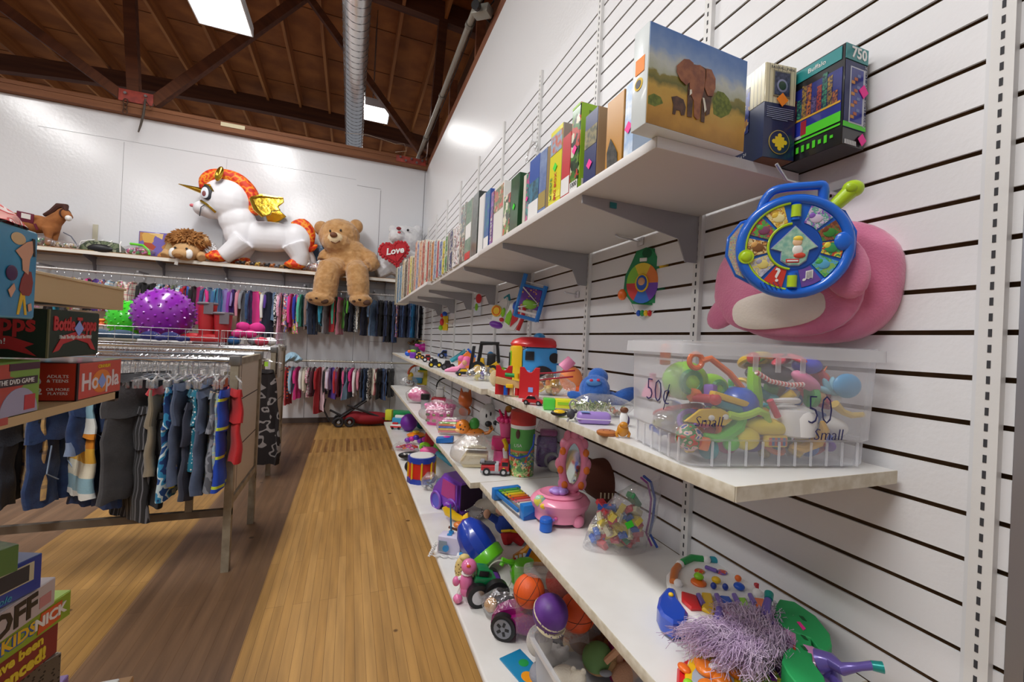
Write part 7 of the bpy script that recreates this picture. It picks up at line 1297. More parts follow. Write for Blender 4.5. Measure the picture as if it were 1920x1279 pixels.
# ----------------------------------------------------------------- rack 1 (near)
Y1,Y2,RZ=2.62,3.18,1.10
def rack(x1,y0,y1,x0,label,panel=True,ztop=1.115):
    t=thing('clothes_rack',label,'clothes rack',(x1,(y0+y1)/2,0)); d=(y1-y0)/2; L=x1-x0
    for s in(-1,1):
        g=G(); g.box((-.018,s*d,ztop/2),(.036,.036,ztop),RKM); obj('post',g,t); g=G(); g.box((-L,s*d,ztop/2),(.036,.036,ztop),RKM); obj('post',g,t)
        g=G(); g.cyl((-.0,s*d,ztop-.015),(-L,s*d,ztop-.015),.0165,CHROME,seg=18); g.box((-.018,s*d,ztop-.014),(.05,.045,.05),M('8d8b88',.35,.8),bev=.003); obj('hanging_rail',g,t)
        g=G(); g.box((-L/2,s*d,.31),(L,.025,.035),M('6b5f52',.6)); obj('lower_rail',g,t)
        g=G(); g.box((-.19,s*d,.65),(.03,.02,.68),M('8f8574',.55)); obj('upright_bar',g,t)
    for z in(ztop-.02,.36): g=G(); g.box((-.018,0,z),(.03,2*d,.035),RKM); obj('cross_bar',g,t)
    if panel:
        g=G(); g.box((-.018,0,.735),(.012,2*d-.05,.70),TILE); obj('end_panel',g,t)
        g=G()
        for y in(-.19,-.24+.0): g.box((-.0115,y,.735),(.001,.006,.70),M('6b5f58',.8))
        for z in(.62,.88): g.box((-.0115,0,z),(.001,2*d-.05,.006),M('3d3634',.8))
        obj('panel_joint',g,t)
    return t
rack(-.535,2.604,3.213,-2.9,'worn cream metal clothes rack nearest, with a tiled end panel')
rack(-.60,4.25,4.84,-2.9,'worn cream clothes rack farther back with a tiled end panel'); 
PLd=c('b9966a',pat='plaid',c2='2a3358',c3='d9b06a',sc=13,axis=0); BWS=c('17171b',pat='stripe',cols=((0,'17171b'),(.55,'e6e4e0'),(.8,'17171b')),sc=26,axis=0); TIE=c('e8e2d0',pat='stripe',cols=('e6e9e4','8fb8c8','ece6cf','e9b23a','e08a1c'),sc=2.9,axis=2); DNM=c('27406e',pat='noise',c2='1f3460',sc=26); TRP=c('2a78b8',pat='blotch',cols=('163c78','2f8fc0','cfe6ee','1a4f94'),sc=20); SLB=c('55637f',pat='noise',c2='4a5874',sc=20); PAS=c('9fb8c0',pat='plaid',c2='e0b08a',c3='e6dc6a',sc=16,axis=0); LIS=c('1746b8',pat='stripe',cols=((0,'1746b8'),(.62,'c9dc3a'),(.72,'1746b8')),sc=7,axis=2); DKG=c('47474a',pat='noise',c2='3e3e42',sc=18); TLR=c('1c8fb0')
def near(px0,px1,kind,cname,mats,pyt,pyb,label,seed,side=1,W=None,yr=2.604,parts=None,th=.05):
    pxc=(px0+px1)/2; base=at(pxc,(pyt+pyb)/2,y=yr); u=mpp((base.x,yr,0)); zt=at(pxc,pyt,y=yr).z; zb=at(pxc,pyb,y=yr).z; zr=1.10
    wpx=(px1-px0); W=W or .30; a=math.acos(max(.05,min(1,wpx*u/W)))*side
    kn={'shorts':'hung_shorts','trousers':'hung_trousers','shirt':'hung_shirt','skirt':'hung_skirt'}[kind]
    t=thing(kn,label,kn.split('_')[1],(base.x,yr,zr),-math.atan2(base.x,yr)+a,'clothes on the near rack')
    for nm,g in garment(kind,W,zt-zb,mats,seed,zt-zr,th):
        obj(nm,g,t)
    if parts: parts(t,W,zt-zr,zb-zr)
    hh=hanger((base.x,yr,zr),-math.atan2(base.x,yr)+a,'hangers on the near rack','clear clip hanger with a chrome hook on the near rack')
    return t
STI=M('8fa0b8',.8); LGC=c('7d8fae')
def carp(t,W,z0,z1):
    g=G(); g.tube([(-W*.30,-.04,z0-.22),(-W*.38,-.045,z0-.34),(-W*.20,-.05,z0-.38)],.003,STI,seg=5); g.tube([(W*.1,-.034,z0-.06),(W*.12,-.038,z0-.2),(W*.36,-.034,z0-.23)],.0015,STI,seg=5); obj('seam_stitching',g,t)
def cuff(t,W,z0,z1):
    for s in(-1,1): g=G(); sheet(g,W*.60,z1+.055,z1-.002,.06,LGC,2,flare=1,fold=.004,cx=s*W*.29,n=3); obj('turned_cuff',g,t)
near(-30,8,'shorts','turquoise',[TLR],740,930,'turquoise patterned shorts at the far left of the near rack',1,1)
near(2,40,'shorts','royal',[c('1c3fc0')],745,862,'royal blue shorts at the left under the red game box shelf',2,1,W=.26)
near(8,52,'trousers','charcoal',[c('3a4150')],745,938,'charcoal jeans hanging beside the royal blue shorts',3,1,W=.26)
near(44,74,'shorts','plaid',[PLd],740,926,'tan and navy plaid shorts on the near rack',4,-1,W=.26)
near(66,88,'shorts','navy',[NV],740,922,'plain navy shorts beside the plaid pair',5,1,W=.24)
near(78,110,'shorts','striped',[BWS],735,840,'black shorts with white stripes on the near rack',6,1,W=.22)
near(74,146,'shorts','denim',[DNM],738,934,'dark denim carpenter shorts with a loop on the near rack',7,1,W=.30,parts=carp)
near(134,166,'shorts','tiedye',[TIE],735,926,'white and orange tie dyed shorts on the near rack',8,-1,W=.26)
near(150,214,'shorts','denim2',[DNM],728,946,'long dark denim shorts right of the tie dyed pair',9,-1,W=.30,parts=carp,yr=2.606)
near(148,210,'shorts','cuffed',[DNM,DNM],722,838,'short denim shorts with pale turned cuffs',10,1,W=.27,parts=cuff,yr=2.60,th=.062)
near(216,304,'shorts','grey',[DKG],700,922,'large charcoal grey shorts in the middle of the near rack',11,1,W=.315,th=.065)
near(222,268,'shorts','blackstripe',[c('17161a',pat='stripe',cols=('17161a','17161a','17161a','6a6a70'),sc=40,axis=0)],760,968,'black pinstriped shorts hanging lower behind the grey pair',12,-1,W=.27,th=.04)
near(268,300,'trousers','blackd',[BK_],770,940,'plain black trousers hanging behind the grey shorts',13,-1,W=.26,th=.04)
near(284,300,'shorts','khaki',[c('8a7f6a'),RD],725,880,'khaki and red shorts right behind the grey pair',14,1,W=.26)
near(296,322,'shorts','colourful',[c('8a8a78',pat='blotch',cols=('d8cf3a','8a7a6a','3a5a9c','b8453a'),sc=14)],745,905,'yellow, tan and blue shorts beside the grey pair',15,-1,W=.26)
near(312,344,'shorts','tropical',[TRP],722,922,'blue tropical print swim shorts on the near rack',16,1,W=.27)
near(328,366,'shorts','slate',[SLB],716,893,'slate blue shorts with a flat front on the near rack',17,1,W=.27)
near(346,364,'shorts','dotted',[c('1c7a94',pat='dots',c2='e6eef0',sc=60)],728,870,'teal dotted shorts behind the slate blue pair',18,-1,W=.25)
near(350,378,'shorts','darkdenim',[c('33384a')],750,925,'dark washed denim shorts between the slate blue pairs',19,1,W=.26)
near(372,396,'shorts','slate2',[SLB],730,914,'faded slate shorts left of the pastel plaid pair',20,1,W=.26)
near(388,402,'shorts','pastel',[PAS],733,905,'narrow view of pastel plaid shorts on the near rack',21,-1,W=.25)
near(398,414,'shorts','greyp',[c('6a6e78',pat='blotch',cols=('5a5e68','8a8e98','5a5e68'),sc=20)],733,908,'grey printed shorts right of the pastel plaid pair',22,1,W=.25)
near(412,430,'shorts','lime',[LIS],728,906,'bright blue swim shorts with lime stripes at the rack end',23,1,W=.25)
near(427,446,'shorts','red',[c('c01c22')],728,858,'red shorts at the right end of the near rack',24,-1,W=.24)
# second rail of the near rack, seen in the gaps
bk=[('grey blue',SLB),('dark brown',c('4a3a30')),('khaki',c('857a62')),('navy',NV),('stone',c('a79f90')),('black',BK_),('charcoal',SG),('denim',DN),('green',c('4f8a3a')),('plum',c('4a2a44')),('slate',c('55637f')),('rust',c('9c4a30'))]
for i,(n_,m_) in enumerate(bk):
    px=215+i*20; base=at(px,760,y=3.20); t=thing('hung_shirt','%s top on the second rail of the near rack, behind the shorts'%n_,'shirt',(base.x,3.195,1.10),-YAW+1.2,'clothes on the second rail of the near rack')
    for nm,g in garment('shirt',.27,.42,[m_],i,-.14,.035): obj(nm,g,t)
    hanger((base.x,3.195,1.10),-YAW+1.2,'hangers on the second rail','clear hanger on the second rail of the near rack')
# bare hangers crowding the rails
for (y,x0,x1,n,nm) in ((2.604,-1.05,-.60,16,'near rack front rail'),(3.213,-1.6,-.66,34,'near rack second rail'),(4.25,-1.95,-.72,46,'farther rack rail')):
    for i in range(n):
        x=x0+(x1-x0)*(i+.5*rnd.random())/n
        hanger((x,y,1.10),-YAW*.5+1.15+rnd.uniform(-.15,.15),'empty hangers on the %s'%nm,'empty clear hanger with a chrome hook on the %s'%nm)
# black floral skirt at the end of the farther rack
t=thing('hung_skirt','black skirt with pale grey flowers hanging at the end of the farther rack','skirt',(at(500,700,y=4.2).x,4.16,1.09),-YAW+.15)
FLK=c('1d1719',pat='noise',c2='1d1719',sc=6)
FLK=M('1e181a',.85,pat='blotch',cols=((('1e181a'),'1e181a','1e181a','8f8a8a','1e181a')),sc=11,bump=.1)
for nm,g in garment('skirt',.20,.80,[FLK],4,-.16,.07): obj(nm,g,t)
hanger((t.location.x,4.16,1.09),-YAW+.15,'hanger of the black skirt','clear hanger with a green size tag holding the black skirt')
g=G(); g.box((0,0,-.11),(.03,.002,.04),M('9fd03a',.5)); obj('size_tag',g,t)
g=G(); g.tube([(0,0,0),(.02,-.02,0)],.004,WH); g=G()
def tow(a,b):
    return Vector((.0+.12*a,-.012*math.cos(a*3)+.03*(1 if b<.5 else -1)*0, .02-.0*b)) 
g.box((0,0,-.13),(.012,.12,.30),F('d6d2cc')); g.box((.01,0,.01),(.03,.12,.012),F('d6d2cc'),bev=.004); tag(obj('white_towel',g,loc=(-.592,4.40,1.125)),'white cloth hung over the end bar of the farther rack','cloth')
# ----------------------------------------------------------------- wire baskets with balls and shoes on the farther rack
WIRE=M('c9c9cc',.25,.9)
def basket(x0,x1,y0,y1,z,h,label,step=.10,r=.0032):
    t=thing('wire_basket',label,'wire basket',((x0+x1)/2,(y0+y1)/2,z)); W_,D_=(x1-x0)/2,(y1-y0)/2
    g=G()
    for zz in(0.004,h*.5,h): g.tube([(-W_,-D_,zz),(W_,-D_,zz),(W_,D_,zz),(-W_,D_,zz)],r,WIRE,seg=5,closed=True)
    obj('rim_wire',g,t); g=G(); n=int((x1-x0)/step)
    for i in range(n+1):
        x=-W_+2*W_*i/n; g.tube([(x,-D_,h),(x,-D_,.003),(x,D_,.003),(x,D_,h)],r*.8,WIRE,seg=4)
    n=int((y1-y0)/step)
    for i in range(n+1):
        y=-D_+2*D_*i/n; g.tube([(-W_,y,h),(-W_,y,.003),(W_,y,.003),(W_,y,h)],r*.8,WIRE,seg=4)
    obj('wire_mesh',g,t); return t
zb=1.118
basket(-1.95,-1.03,4.23,4.86,zb,.13,'wide wire basket holding the balls, shoes and red boots',.11)
basket(-1.01,-.60,4.23,4.86,zb,.13,'finer wire basket of colourful baby shoes at the rack end',.045)
def spiky(name,label,px,py,r,m,zc,y=4.55):
    p=at(px,py,y=y); t=thing(name,label,'ball',(p.x,p.y,p.z-r*.96),0); g=G(); g.ell((0,0,r),r,m,u=32,v=20); n=170
    for i in range(n):
        z=1-2*(i+.5)/n; a=i*2.39996; rr=math.sqrt(1-z*z); d=Vector((rr*math.cos(a),rr*math.sin(a),z)); g.cyl(d*r*.985+Vector((0,0,r)),d*r*1.055+Vector((0,0,r)),r*.06,m,r1=r*.02,seg=6)
    obj('spiky_skin',g,t); return t
def fixz(t,z): t.location.z=z
fixz(spiky('spiky_ball','large shiny purple spiky ball in the wire basket',307,612,.225,M('9426b4',.3,coat=.6),0),zb+.02)
fixz(spiky('spiky_ball','translucent green spiky ball half behind the purple one',246,610,.165,M('3fd02a',.25,coat=.6),0,4.62),zb+.02)
def shoe(px,label,c1,c2,L=.22,rz=.2,y=4.36,z=zb+.008,name='canvas_shoe'):
    p=at(px,625,y=y); t=thing(name,label,'shoe',(p.x,y,z),rz)
    g=G(); g.prism([(-L/2,0),(L/2,0),(L/2+.008,.012),(L/2,.022),(-L/2,.024)],.08,M(c2,.6),o=(0,-.04,0),bev=.008,seg=2,smooth=True); obj('sole',g,t)
    g=G(); g.ell((L*.28,0,.035),(L*.24,.042,.03),M(c1,.85)); g.ell((-L*.15,0,.05),(L*.34,.040,.042),M(c1,.85)); obj('upper',g,t,remesh=.004,smooth=2)
    g=G(); [g.tube([(L*.05+i*.018,-.02,.075-i*.008),(L*.05+i*.018,.02,.075-i*.008)],.003,M('e9e9e9',.7),seg=5) for i in range(4)]; obj('laces',g,t); return t
shoe(196,'blue grey canvas shoe at the left of the wire basket','40566c','b9b0a0',.26); shoe(240,'second blue grey canvas shoe in front of the green ball','40566c','b9b0a0',.28,y=4.38); shoe(290,'blue and white trainer under the purple ball, left one','2a2f6c','e9e6e6',.22,-.3,y=4.31); shoe(328,'blue and white trainer under the purple ball, right one','2a2f6c','e9e6e6',.22,-.2,y=4.30)
g=G(); [g.ell((rnd.uniform(-.12,.12),rnd.uniform(-.05,.05),.10+rnd.uniform(0,.05)),(.05,.03,.014),M(['f0664a','f08a3a','f0667a'][i%3],.8),rot=(0,0,i)) for i in range(12)]; p=at(205,605,y=4.6); tag(obj('sandal_pile',g,loc=(p.x,4.62,zb+.03)),'pile of coral and orange slippers at the left of the basket','slippers',kind='stuff')
def boot(px,label,c1,c2,h=.36,y=4.45,rz=-.2):
    p=at(px,610,y=y); t=thing('rain_boot',label,'boot',(p.x,y,zb+.008),rz); m=M(c1,.4,coat=.3); m2=M(c2,.5)
    g=G(); g.ell((-.10,0,.04),(.13,.052,.05),m); g.lathe([(.05,.02),(.052,.08),(.058,.16),(.066,h)],m,seg=18,sx=1.1); obj('boot_upper',g,t,remesh=.006,smooth=2)
    g=G(); g.torus((0,0,h-.01),.068,.012,m2,rot=(PI/2,0,0),sg=8); g.prism([(.0,h-.10),(.075,h-.10),(.075,h),(.0,h)],.004,m2,o=(0,-.066,0)); obj('grey_cuff',g,t); g=G(); g.prism([(-.24,0),(.06,0),(.06,.02),(-.24,.02)],.1,m2,o=(0,-.05,0),bev=.006); obj('boot_sole',g,t)
boot(388,'tall red rain boot with a grey cuff standing in the basket','c0282e','7a7078'); boot(418,'second red rain boot, right of the first','b8262c','7a7078',.28,y=4.40)
def small(px,y,z,r,m,nm,lb,ct):
    p=at(px,610,y=y); g=G(); g.ell((0,0,r[2]),r,m); tag(obj(nm,g,loc=(p.x,y,z)),lb,ct)
p=at(432,600,y=4.5); g=G(); g.lathe([(.03,0),(.034,.1),(.04,.26)],M('a99c84',.7)); g.ell((-.03,0,.03),(.06,.035,.035),M('a99c84',.7)); tag(obj('suede_boot',g,loc=(p.x,4.55,zb+.01)),'small beige suede boot behind the red ones','boot')
for i,(px,cc,lb) in enumerate(((447,'e0388a','bright pink knitted baby bootee behind the basket front'),(470,'e0388a','second pink knitted bootee near the basket end'),(440,'3a6fb0','blue baby shoe in the finer basket'),(478,'8a8a94','grey baby shoe in the finer basket'),(492,'e0506a','pink and red baby sandal in the finer basket'),(508,'f0f0f0','white baby sandal at the right of the finer basket'))):
    small(px,4.40+.1*(i%2),zb+.008+(.06 if i<2 else 0),(.055,.045,.04),M(cc,.8),'baby_shoe',lb,'baby shoe')
for i,(px,cc,lb) in enumerate(((455,'d8308a','hot pink cap perched above the finer basket'),(482,'d8308a','pink and grey cap beside the first cap'))):
    p=at(px,585,y=4.62); t=thing('baby_hat',lb,'cap',(p.x,4.66,zb+.10),0); g=G(); g.ell((0,0,.06),(.07,.06,.06),M(cc,.85)); obj('crown',g,t); g=G(); g.ell((-.01,-.06,.02),(.06,.05,.008),M('7a6f80',.8)); obj('brim',g,t)
# ================================================================= left gondola with board games
MAP=M('d2b68a',.5,pat='wood',c2='c4a576',sc=6,axis=1); MAPL=M('dcc39a',.5)
t=thing('game_shelf','light maple shelf unit with stacked board games at the left edge','shelf unit',(-.6,1.0,0))
g=G(); g.box((-.25,-.03,1.330),(.50,1.09,.056),MAP); g.box((-.25,-.03,1.3605),(.508,1.10,.006),MAPL,bev=.001); obj('top_shelf',g,t)
g=G(); g.box((-.25,-.03,1.0655),(.50,1.09,.019),MAP); g.box((-.02,.505,1.064),(.04,.02,.03),M('5a4f48',.4,.6)); obj('middle_shelf',g,t)
g=G(); g.box((-.33,-.1,.14),(.62,1.05,.02),MAP); g.box((-.33,-.1,.065),(.6,1.0,.13),M('3f342c',.8)); obj('base_deck',g,t)
g=G(); g.box((-.51,-.03,.70),(.02,1.09,1.4),MAPL); obj('back_panel',g,t)
g=G(); g.cyl((-.02,-.17,1.258),(.075,-.17,1.258),.006,STEEL); obj('support_peg',g,t)
def gbox(label,pr,zt,zb,L,D,face,top,rz=0,x=-.6,name='board_game_box',cat='board game',end=None,bev=.002,group='board games on the left shelf unit'):
    p=at(pr[0],pr[1],z=zt) if x is None else at(pr[0],pr[1],x=x)
    t=thing(name,label,cat,(p.x,p.y,zb),rz,group); h=zt-zb-.0006
    g=G(); g.box((-D/2,-L/2,h/2),(D,L,h),top,bev=bev,seg=1); obj('box_body',g,t)
    g=G(); g.box((.0004,-L/2,h/2),(.0016,L*.985,h*.95),face); obj('printed_front',g,t)
    if end: g=G(); g.box((-D/2,.0004,h/2),(D*.98,.0016,h*.95),end); obj('printed_end',g,t)
    return t,h
FX=(R(90),0,R(90))
# middle shelf
DVR=M('b8402f',.4,coat=.4); DVG=M('7da53a',.4,coat=.4)
t,h=gbox('green and red quiz game box with a big white question mark','x' and (80,672),1.182,1.0756,.50,.22,DVG,DVG,x=-.602)
t.location=(-.602,1.186,1.0756)
def stx(t,body,s,m,y,z,**k): return text(body,s,m,t,(.0018,y,z),FX,**k)
g=G(); n=22
g.prism([((-.19+(.12+.035*(i%2))*math.cos(2*PI*i/n)),(h*.42+(.062+.014*(i%2))*math.sin(2*PI*i/n))) for i in range(n)],.001,DVR,o=(.0024,0,0),rot=(0,0,PI/2)); obj('printed_splash',g,t)
stx(t,'?',.10,WHT,-.165,h*.52,bold=.003,ext=.002); g=G(); g.box((.0026,-.075,h*.63),(.001,.125,h*.15),M('3a2a30',.5)); g.box((.0026,-.05,h*.9),(.001,.085,h*.13),M('4a2238',.5)); obj('printed_banner',g,t)
stx(t,'THE DVD GAME',.0135,WHT,-.072,h*.63,ext=.0022); g=G(); g.prism([(-.062+.052*math.cos(PI*i/14),.002+.052*math.sin(PI*i/14)) for i in range(15)],.001,M('a5a2bd',.3),o=(.0034,0,0),rot=(0,0,PI/2)); g.box((.0038,-.035,h*.22),(.001,.03,h*.28),M('c03a40',.4)); obj('printed_disc',g,t)
HR=M('c63c2a',.4,coat=.3); BKR=M('2a1418',.5)
t,h=gbox('red and orange party game box with a lilac diamond sticker',(227,672),1.167,1.0756,.205,.23,M('d2472c',.4,coat=.3),M('5a2a28',.4,coat=.3),x=-.600)
g=G(); g.box((.0008,-.204,h/2),(.0022,.007,h),BKR); g.box((-.115,-.2055,h/2),(.225,.0015,h*.96),HR); obj('printed_side',g,t)
stx(t,'Hoopla',.060,M('e9dfe4',.5),-.102,h*.44,wid=.175,bold=.0012,ext=.0008); stx(t,'CRANIUM',.013,M('efd23a',.5),-.09,h*.84); g=G(); g.ell((.0016,-.10,h*.42),(.001,.045,.03),M('e8862c',.5)); obj('printed_glow',g,t)
text('ADULTS\n& TEENS',.0105,WHT,t,(-.034,-.2068,h*.58),(R(90),0,0),ext=.0004); text('2',.020,WHT,t,(-.066,-.2068,h*.25),(R(90),0,0),ext=.0004,bold=.0006); text('OR MORE\nPLAYERS',.0095,WHT,t,(-.033,-.2068,h*.25),(R(90),0,0),ext=.0004)
g=G(); g.ell((-.09,-.207,h*.62),(.03,.001,.014),M('d8d4dc',.5),rot=(0,.5,0)); g.ell((-.1,-.2075,h*.35),(.010,.001,.010),BLK); g.ell((-.095,-.2078,h*.62),(.012,.001,.012),BLU); obj('printed_figure',g,t)
g=G(); g.box((0,0,0),(.0008,.028,.028),STK['blue'],rot=(R(45),0,0)); obj('price_sticker',g,t,loc=(.0028,-.10,h*.42))
GB_=M('1c2e22',.55); RDP=M('c32f33',.5)
t,h=gbox('dark green stacking game box with a red ribbon banner',(186,585),1.289,1.1830,.196,.42,GB_,GB_,x=-.602)
g=G(); g.box((.0006,-.195,h/2),(.003,.005,h),M('6a6a4a',.6)); obj('worn_edge',g,t)
stx(t,'Bottle Topps',.042,RDP,-.098,h*.70,wid=.165,bold=.0016,ext=.0008)
g=G(); g.prism([(-.18,.012),(-.165,.030),(-.150,.048),(-.098,.058),(-.046,.048),(-.030,.030),(-.015,.012),(-.035,.016),(-.05,.030),(-.098,.040),(-.146,.030),(-.16,.016)],.001,RDP,o=(.0026,0,0),rot=(0,0,PI/2)); obj('printed_ribbon',g,t)
stx(t,"Stack 'Em High • Stack 'Em Wide!",.0115,WHT,-.098,h*.43,wid=.12,ext=.0022)
text('Bottle Topps',.05,RDP,t,(-.13,-.1968,h*.68),(R(90),0,0),wid=.22,bold=.0016); g=G(); g.prism([(-.22,.018),(-.20,.045),(-.06,.045),(-.02,.030),(-.035,.022),(-.015,.004),(-.06,.018)],.001,RDP,o=(0,-.1975,0)); obj('printed_ribbon',g,t); text("Stack 'Em High!",.018,WHT,t,(-.12,-.1985,h*.32),(R(90),0,0),ext=.0005)
g=G(); g.box((0,0,0),(.0008,.026,.026),STK['blue'],rot=(R(45),0,0)); obj('price_sticker',g,t,loc=(.0034,-.090,h*.62))
# blue cartoon box
CB=M('3d93bd',.3,pat='noise',c2='2f7fae',sc=10,coat=.5)
t,h=gbox('glossy light blue game box with a cartoon man holding a purple ball',(70,512),1.418,1.2645,.36,.075,CB,M('4fa0b8',.3,coat=.5),x=-.520)
t.location.x=-.522; t.location.z=1.2645
def pp(pts,m,d=.0022,name='printed_man'): g=G(); g.prism(pts,.0008,m,o=(d,0,0),rot=(0,0,PI/2)); return obj(name,g,t)
# local horizontal = y (negative towards the viewer); scale: 1 photo px ~ .0016 m
def ppx(px,py): return ((px-66)*.00132,( 600-py)*.00150+.004)
pp([ppx(*q) for q in ((44,572),(50,572),(53,560),(55,553),(42,553),(38,562),(37,575),(32,598),(36,598),(42,580),(46,598),(50,598))][::-1],M('e3b62c',.5))
pp([ppx(*q) for q in ((37,558),(34,570),(40,576),(52,576),(56,572),(58,560),(54,548),(44,548))][::-1],M('8e3a35',.5),.0026)
pp([ppx(*q) for q in ((24,528),(42,516),(54,512),(56,524),(50,534),(48,552),(38,548),(36,536))][::-1],M('d9a183',.5),.003); pp([ppx(*q) for q in ((52,510),(57,510),(59,530),(56,530),(54,518))][::-1],BLK,.0034)
g=G(); q=ppx(20,553); g.ell((.0026,q[0],q[1]),(.0012,.013,.0125),M('4a2350',.4)); obj('printed_ball',g,t); g=G(); q=ppx(29,514); g.ell((.002,q[0],q[1]),(.001,.017,.010),M('d9b88a',.5)); obj('printed_bubble',g,t)
pp([ppx(*q) for q in ((15,572),(24,564),(27,570),(20,580))][::-1],M('d9a183',.5),.003,'printed_hand')
pp([ppx(*q) for q in ((50,586),(56,584),(58,592),(52,594))][::-1],M('d9a183',.5),.003,'printed_hand')
# coral patterned cloth bag on top
t=thing('cloth_bag','coral red and white patterned cloth bag slumped on top of the blue box','cloth bag',(-.56,.945,1.4195),0)
CO=M('d4605c',.85,pat='blotch',cols=('d2504f','f0dcd8','cf5a58','e9a8a0'),sc=42,bump=.2)
g=G()
def cb(a,b):
    th=2*PI*a; k=(1-b)**.55; n=noise.noise_vector(Vector((math.cos(th)*1.5,math.sin(th)*1.5,b*2))); return Vector((.045*k*math.cos(th)+n.x*.008,.095*.62*k*math.sin(th)+n.y*.008,.036*b+.004*n.z))
g.grid(cb,32,10,CO,cu=True); obj('bag_cloth',g,t); g=G(); g.tube([(0,-.01,.034),(0,-.03,.044),(0,-.05,.028)],.002,WHT,seg=6); obj('strap',g,t)
# lower stack
def stack(pr,zt,zb,L,D,face,top,label,pl=None,**k):
    p=at(pr[0],pr[1],z=zt); q=at(pl[0],pl[1],z=zt) if pl else None
    rz=math.atan2((p-q).x*-1,(p-q).y) if q else .0
    t=thing('board_game_box',label,'board game',(p.x,p.y,zb),rz,'board games on the left shelf unit'); h=zt-zb-.0006
    g=G(); g.box((-D/2,-L/2,h/2),(D,L,h),top,bev=.0015,seg=1); obj('box_body',g,t); g=G(); g.box((.0004,-L/2,h/2),(.0016,L*.985,h*.95),face); obj('printed_front',g,t); return t,h
x0=-.6
def zz(px,py): return at(px,py,x=x0).z
TPG=M('8fb02a',.4,coat=.3)
t,h=stack((134,1105),.618,.558,.40,.27,TPG,M('9fc43a',.4,coat=.3),'lime green kids quiz box in the left stack',pl=(0,1192))
stx(t,'Pursuit',.046,WHT,-.235,h*.48,shear=.3,bold=.0008); stx(t,'KIDS',.036,M('efc62c',.4),-.125,h*.48,bold=.0012); stx(t,'KIDS',.036,M('2f5fb8',.4),-.126,h*.46,bold=.0026,ext=.0003)
g=G(); g.prism([(-.085,.006),(-.030,.010),(-.026,.050),(-.078,.050)],.001,M('e0602c',.5),o=(.0026,0,0),rot=(0,0,PI/2)); obj('orange_logo_patch',g,t); stx(t,'NICK',.032,WHT,-.055,h*.5,bold=.0012,ext=.0020)
g=G(); g.box((-.13,.0012,h*.5),(.1,.001,h*.6),M('2f7fc0',.4)); obj('printed_end',g,t)
t,h=stack((109,1080),.680,.6185,.36,.26,M('c9bdbc',.5),M('d5cbcb',.5),'pale grey game box with bold dark capitals in the left stack',pl=(0,1152)); t.location.x-=.004
stx(t,'FACE-OFF',.064,M('2f261a',.5),-.185,h*.48,bold=.0022,wid=.27); g=G(); g.box((.0016,-.028,h*.4),(.001,.030,h*.4),M('c98a8a',.5)); obj('printed_logo',g,t)
BB=M('2a3f9c',.35,coat=.4)
t,h=stack((87,1035),.757,.6805,.36,.26,BB,M('3a5fae',.35,coat=.4),'royal blue game box with a cream flame picture and pink sticker',pl=(0,1075)); t.location.x-=.006
g=G(); g.box((.0014,-.165,h*.42),(.001,.12,h*.70),M('d9cfae',.5)); g.box((.0014,-.055,h*.62),(.001,.075,h*.52),M('cfc6a4',.5)); g.box((.0022,-.055,h*.62),(.001,.055,h*.44),M('3d3a3c',.4)); obj('printed_picture',g,t)
for i,cc in enumerate(('d98a2c','b8402c','e0b03a')): g=G(); g.prism([(-.20+i*.02,.012),(-.14+i*.012,.018+i*.01),(-.12+i*.01,.04+i*.006),(-.16+i*.02,.034)],.0008,M(cc,.5),o=(.0024,0,0),rot=(0,0,PI/2)); obj('printed_flame',g,t)
g=G(); g.box((.0034,-.165,h*.55),(.0008,.03,.026),STK['pink']); obj('price_sticker',g,t); stx(t,'Simple',.020,M('4fa0b8',.5),-.085,h*.16,shear=.3)
t,h=stack((49,1018),.812,.7575,.40,.25,M('5f7f3a',.45,coat=.3),M('6d9450',.45,coat=.3,pat='noise',c2='4a6a38',sc=20),'olive green game box on top of the left stack',pl=(0,1035)); t.location.x-=.010
g=G(); g.box((.0014,-.06,h*.5),(.001,.055,h*.78),M('c9402c',.5)); g.ell((.002,-.06,h*.5),(.001,.024,.016),BLK); g.ell((.0026,-.06,h*.5),(.001,.020,.006),M('c9c23a',.5)); obj('printed_badge',g,t)
t,h=stack((110,1160),.557,.478,.36,.26,M('8c2a2c',.5),M('7a2428',.5),'dark red game box with yellow lettering in the left stack',pl=(0,1240))
stx(t,'You have been',.030,M('ecd23a',.5),-.13,h*.74,bold=.0012); stx(t,'sentenced!',.038,M('ecd23a',.5),-.115,h*.30,bold=.0018)
t,h=stack((116,1222),.477,.40,.34,.25,M('6a5c4c',.6,pat='dots',c2='2f2620',sc=110),M('9a8f80',.6,pat='dots',c2='2f2a26',sc=110),'brown and black chequered box low in the left stack',pl=(20,1279))
gz=M('7a5aa8',.4,coat=.3)
t,h=stack((138,1262),.395,.33,.34,.25,gz,M('9a80c0',.4,coat=.3),'purple game box near the bottom of the left stack'); t.location.x=-.61
t,h=stack((225,1271),.325,.27,.34,.34,M('dcdcda',.5),M('e2e4e2',.5),'white flat box at the bottom of the left stack'); t.location.x=-.53
t,h=stack((225,1271),.268,.152,.36,.36,M('b0885a',.6),M('a98258',.6),'plain brown carton at the very bottom of the left stack'); t.location.x=-.53
# ================================================================= plush toys and bags on the back shelf
ZS=2.0905
def S(name,label,cat,px,y=6.44,group=None,rz=None):
    a=at(px,470,y=y); t=thing(name,label,cat,(a.x,y,ZS),-YAW*.35 if rz is None else rz,group); return t,mpp((a.x,y,0))
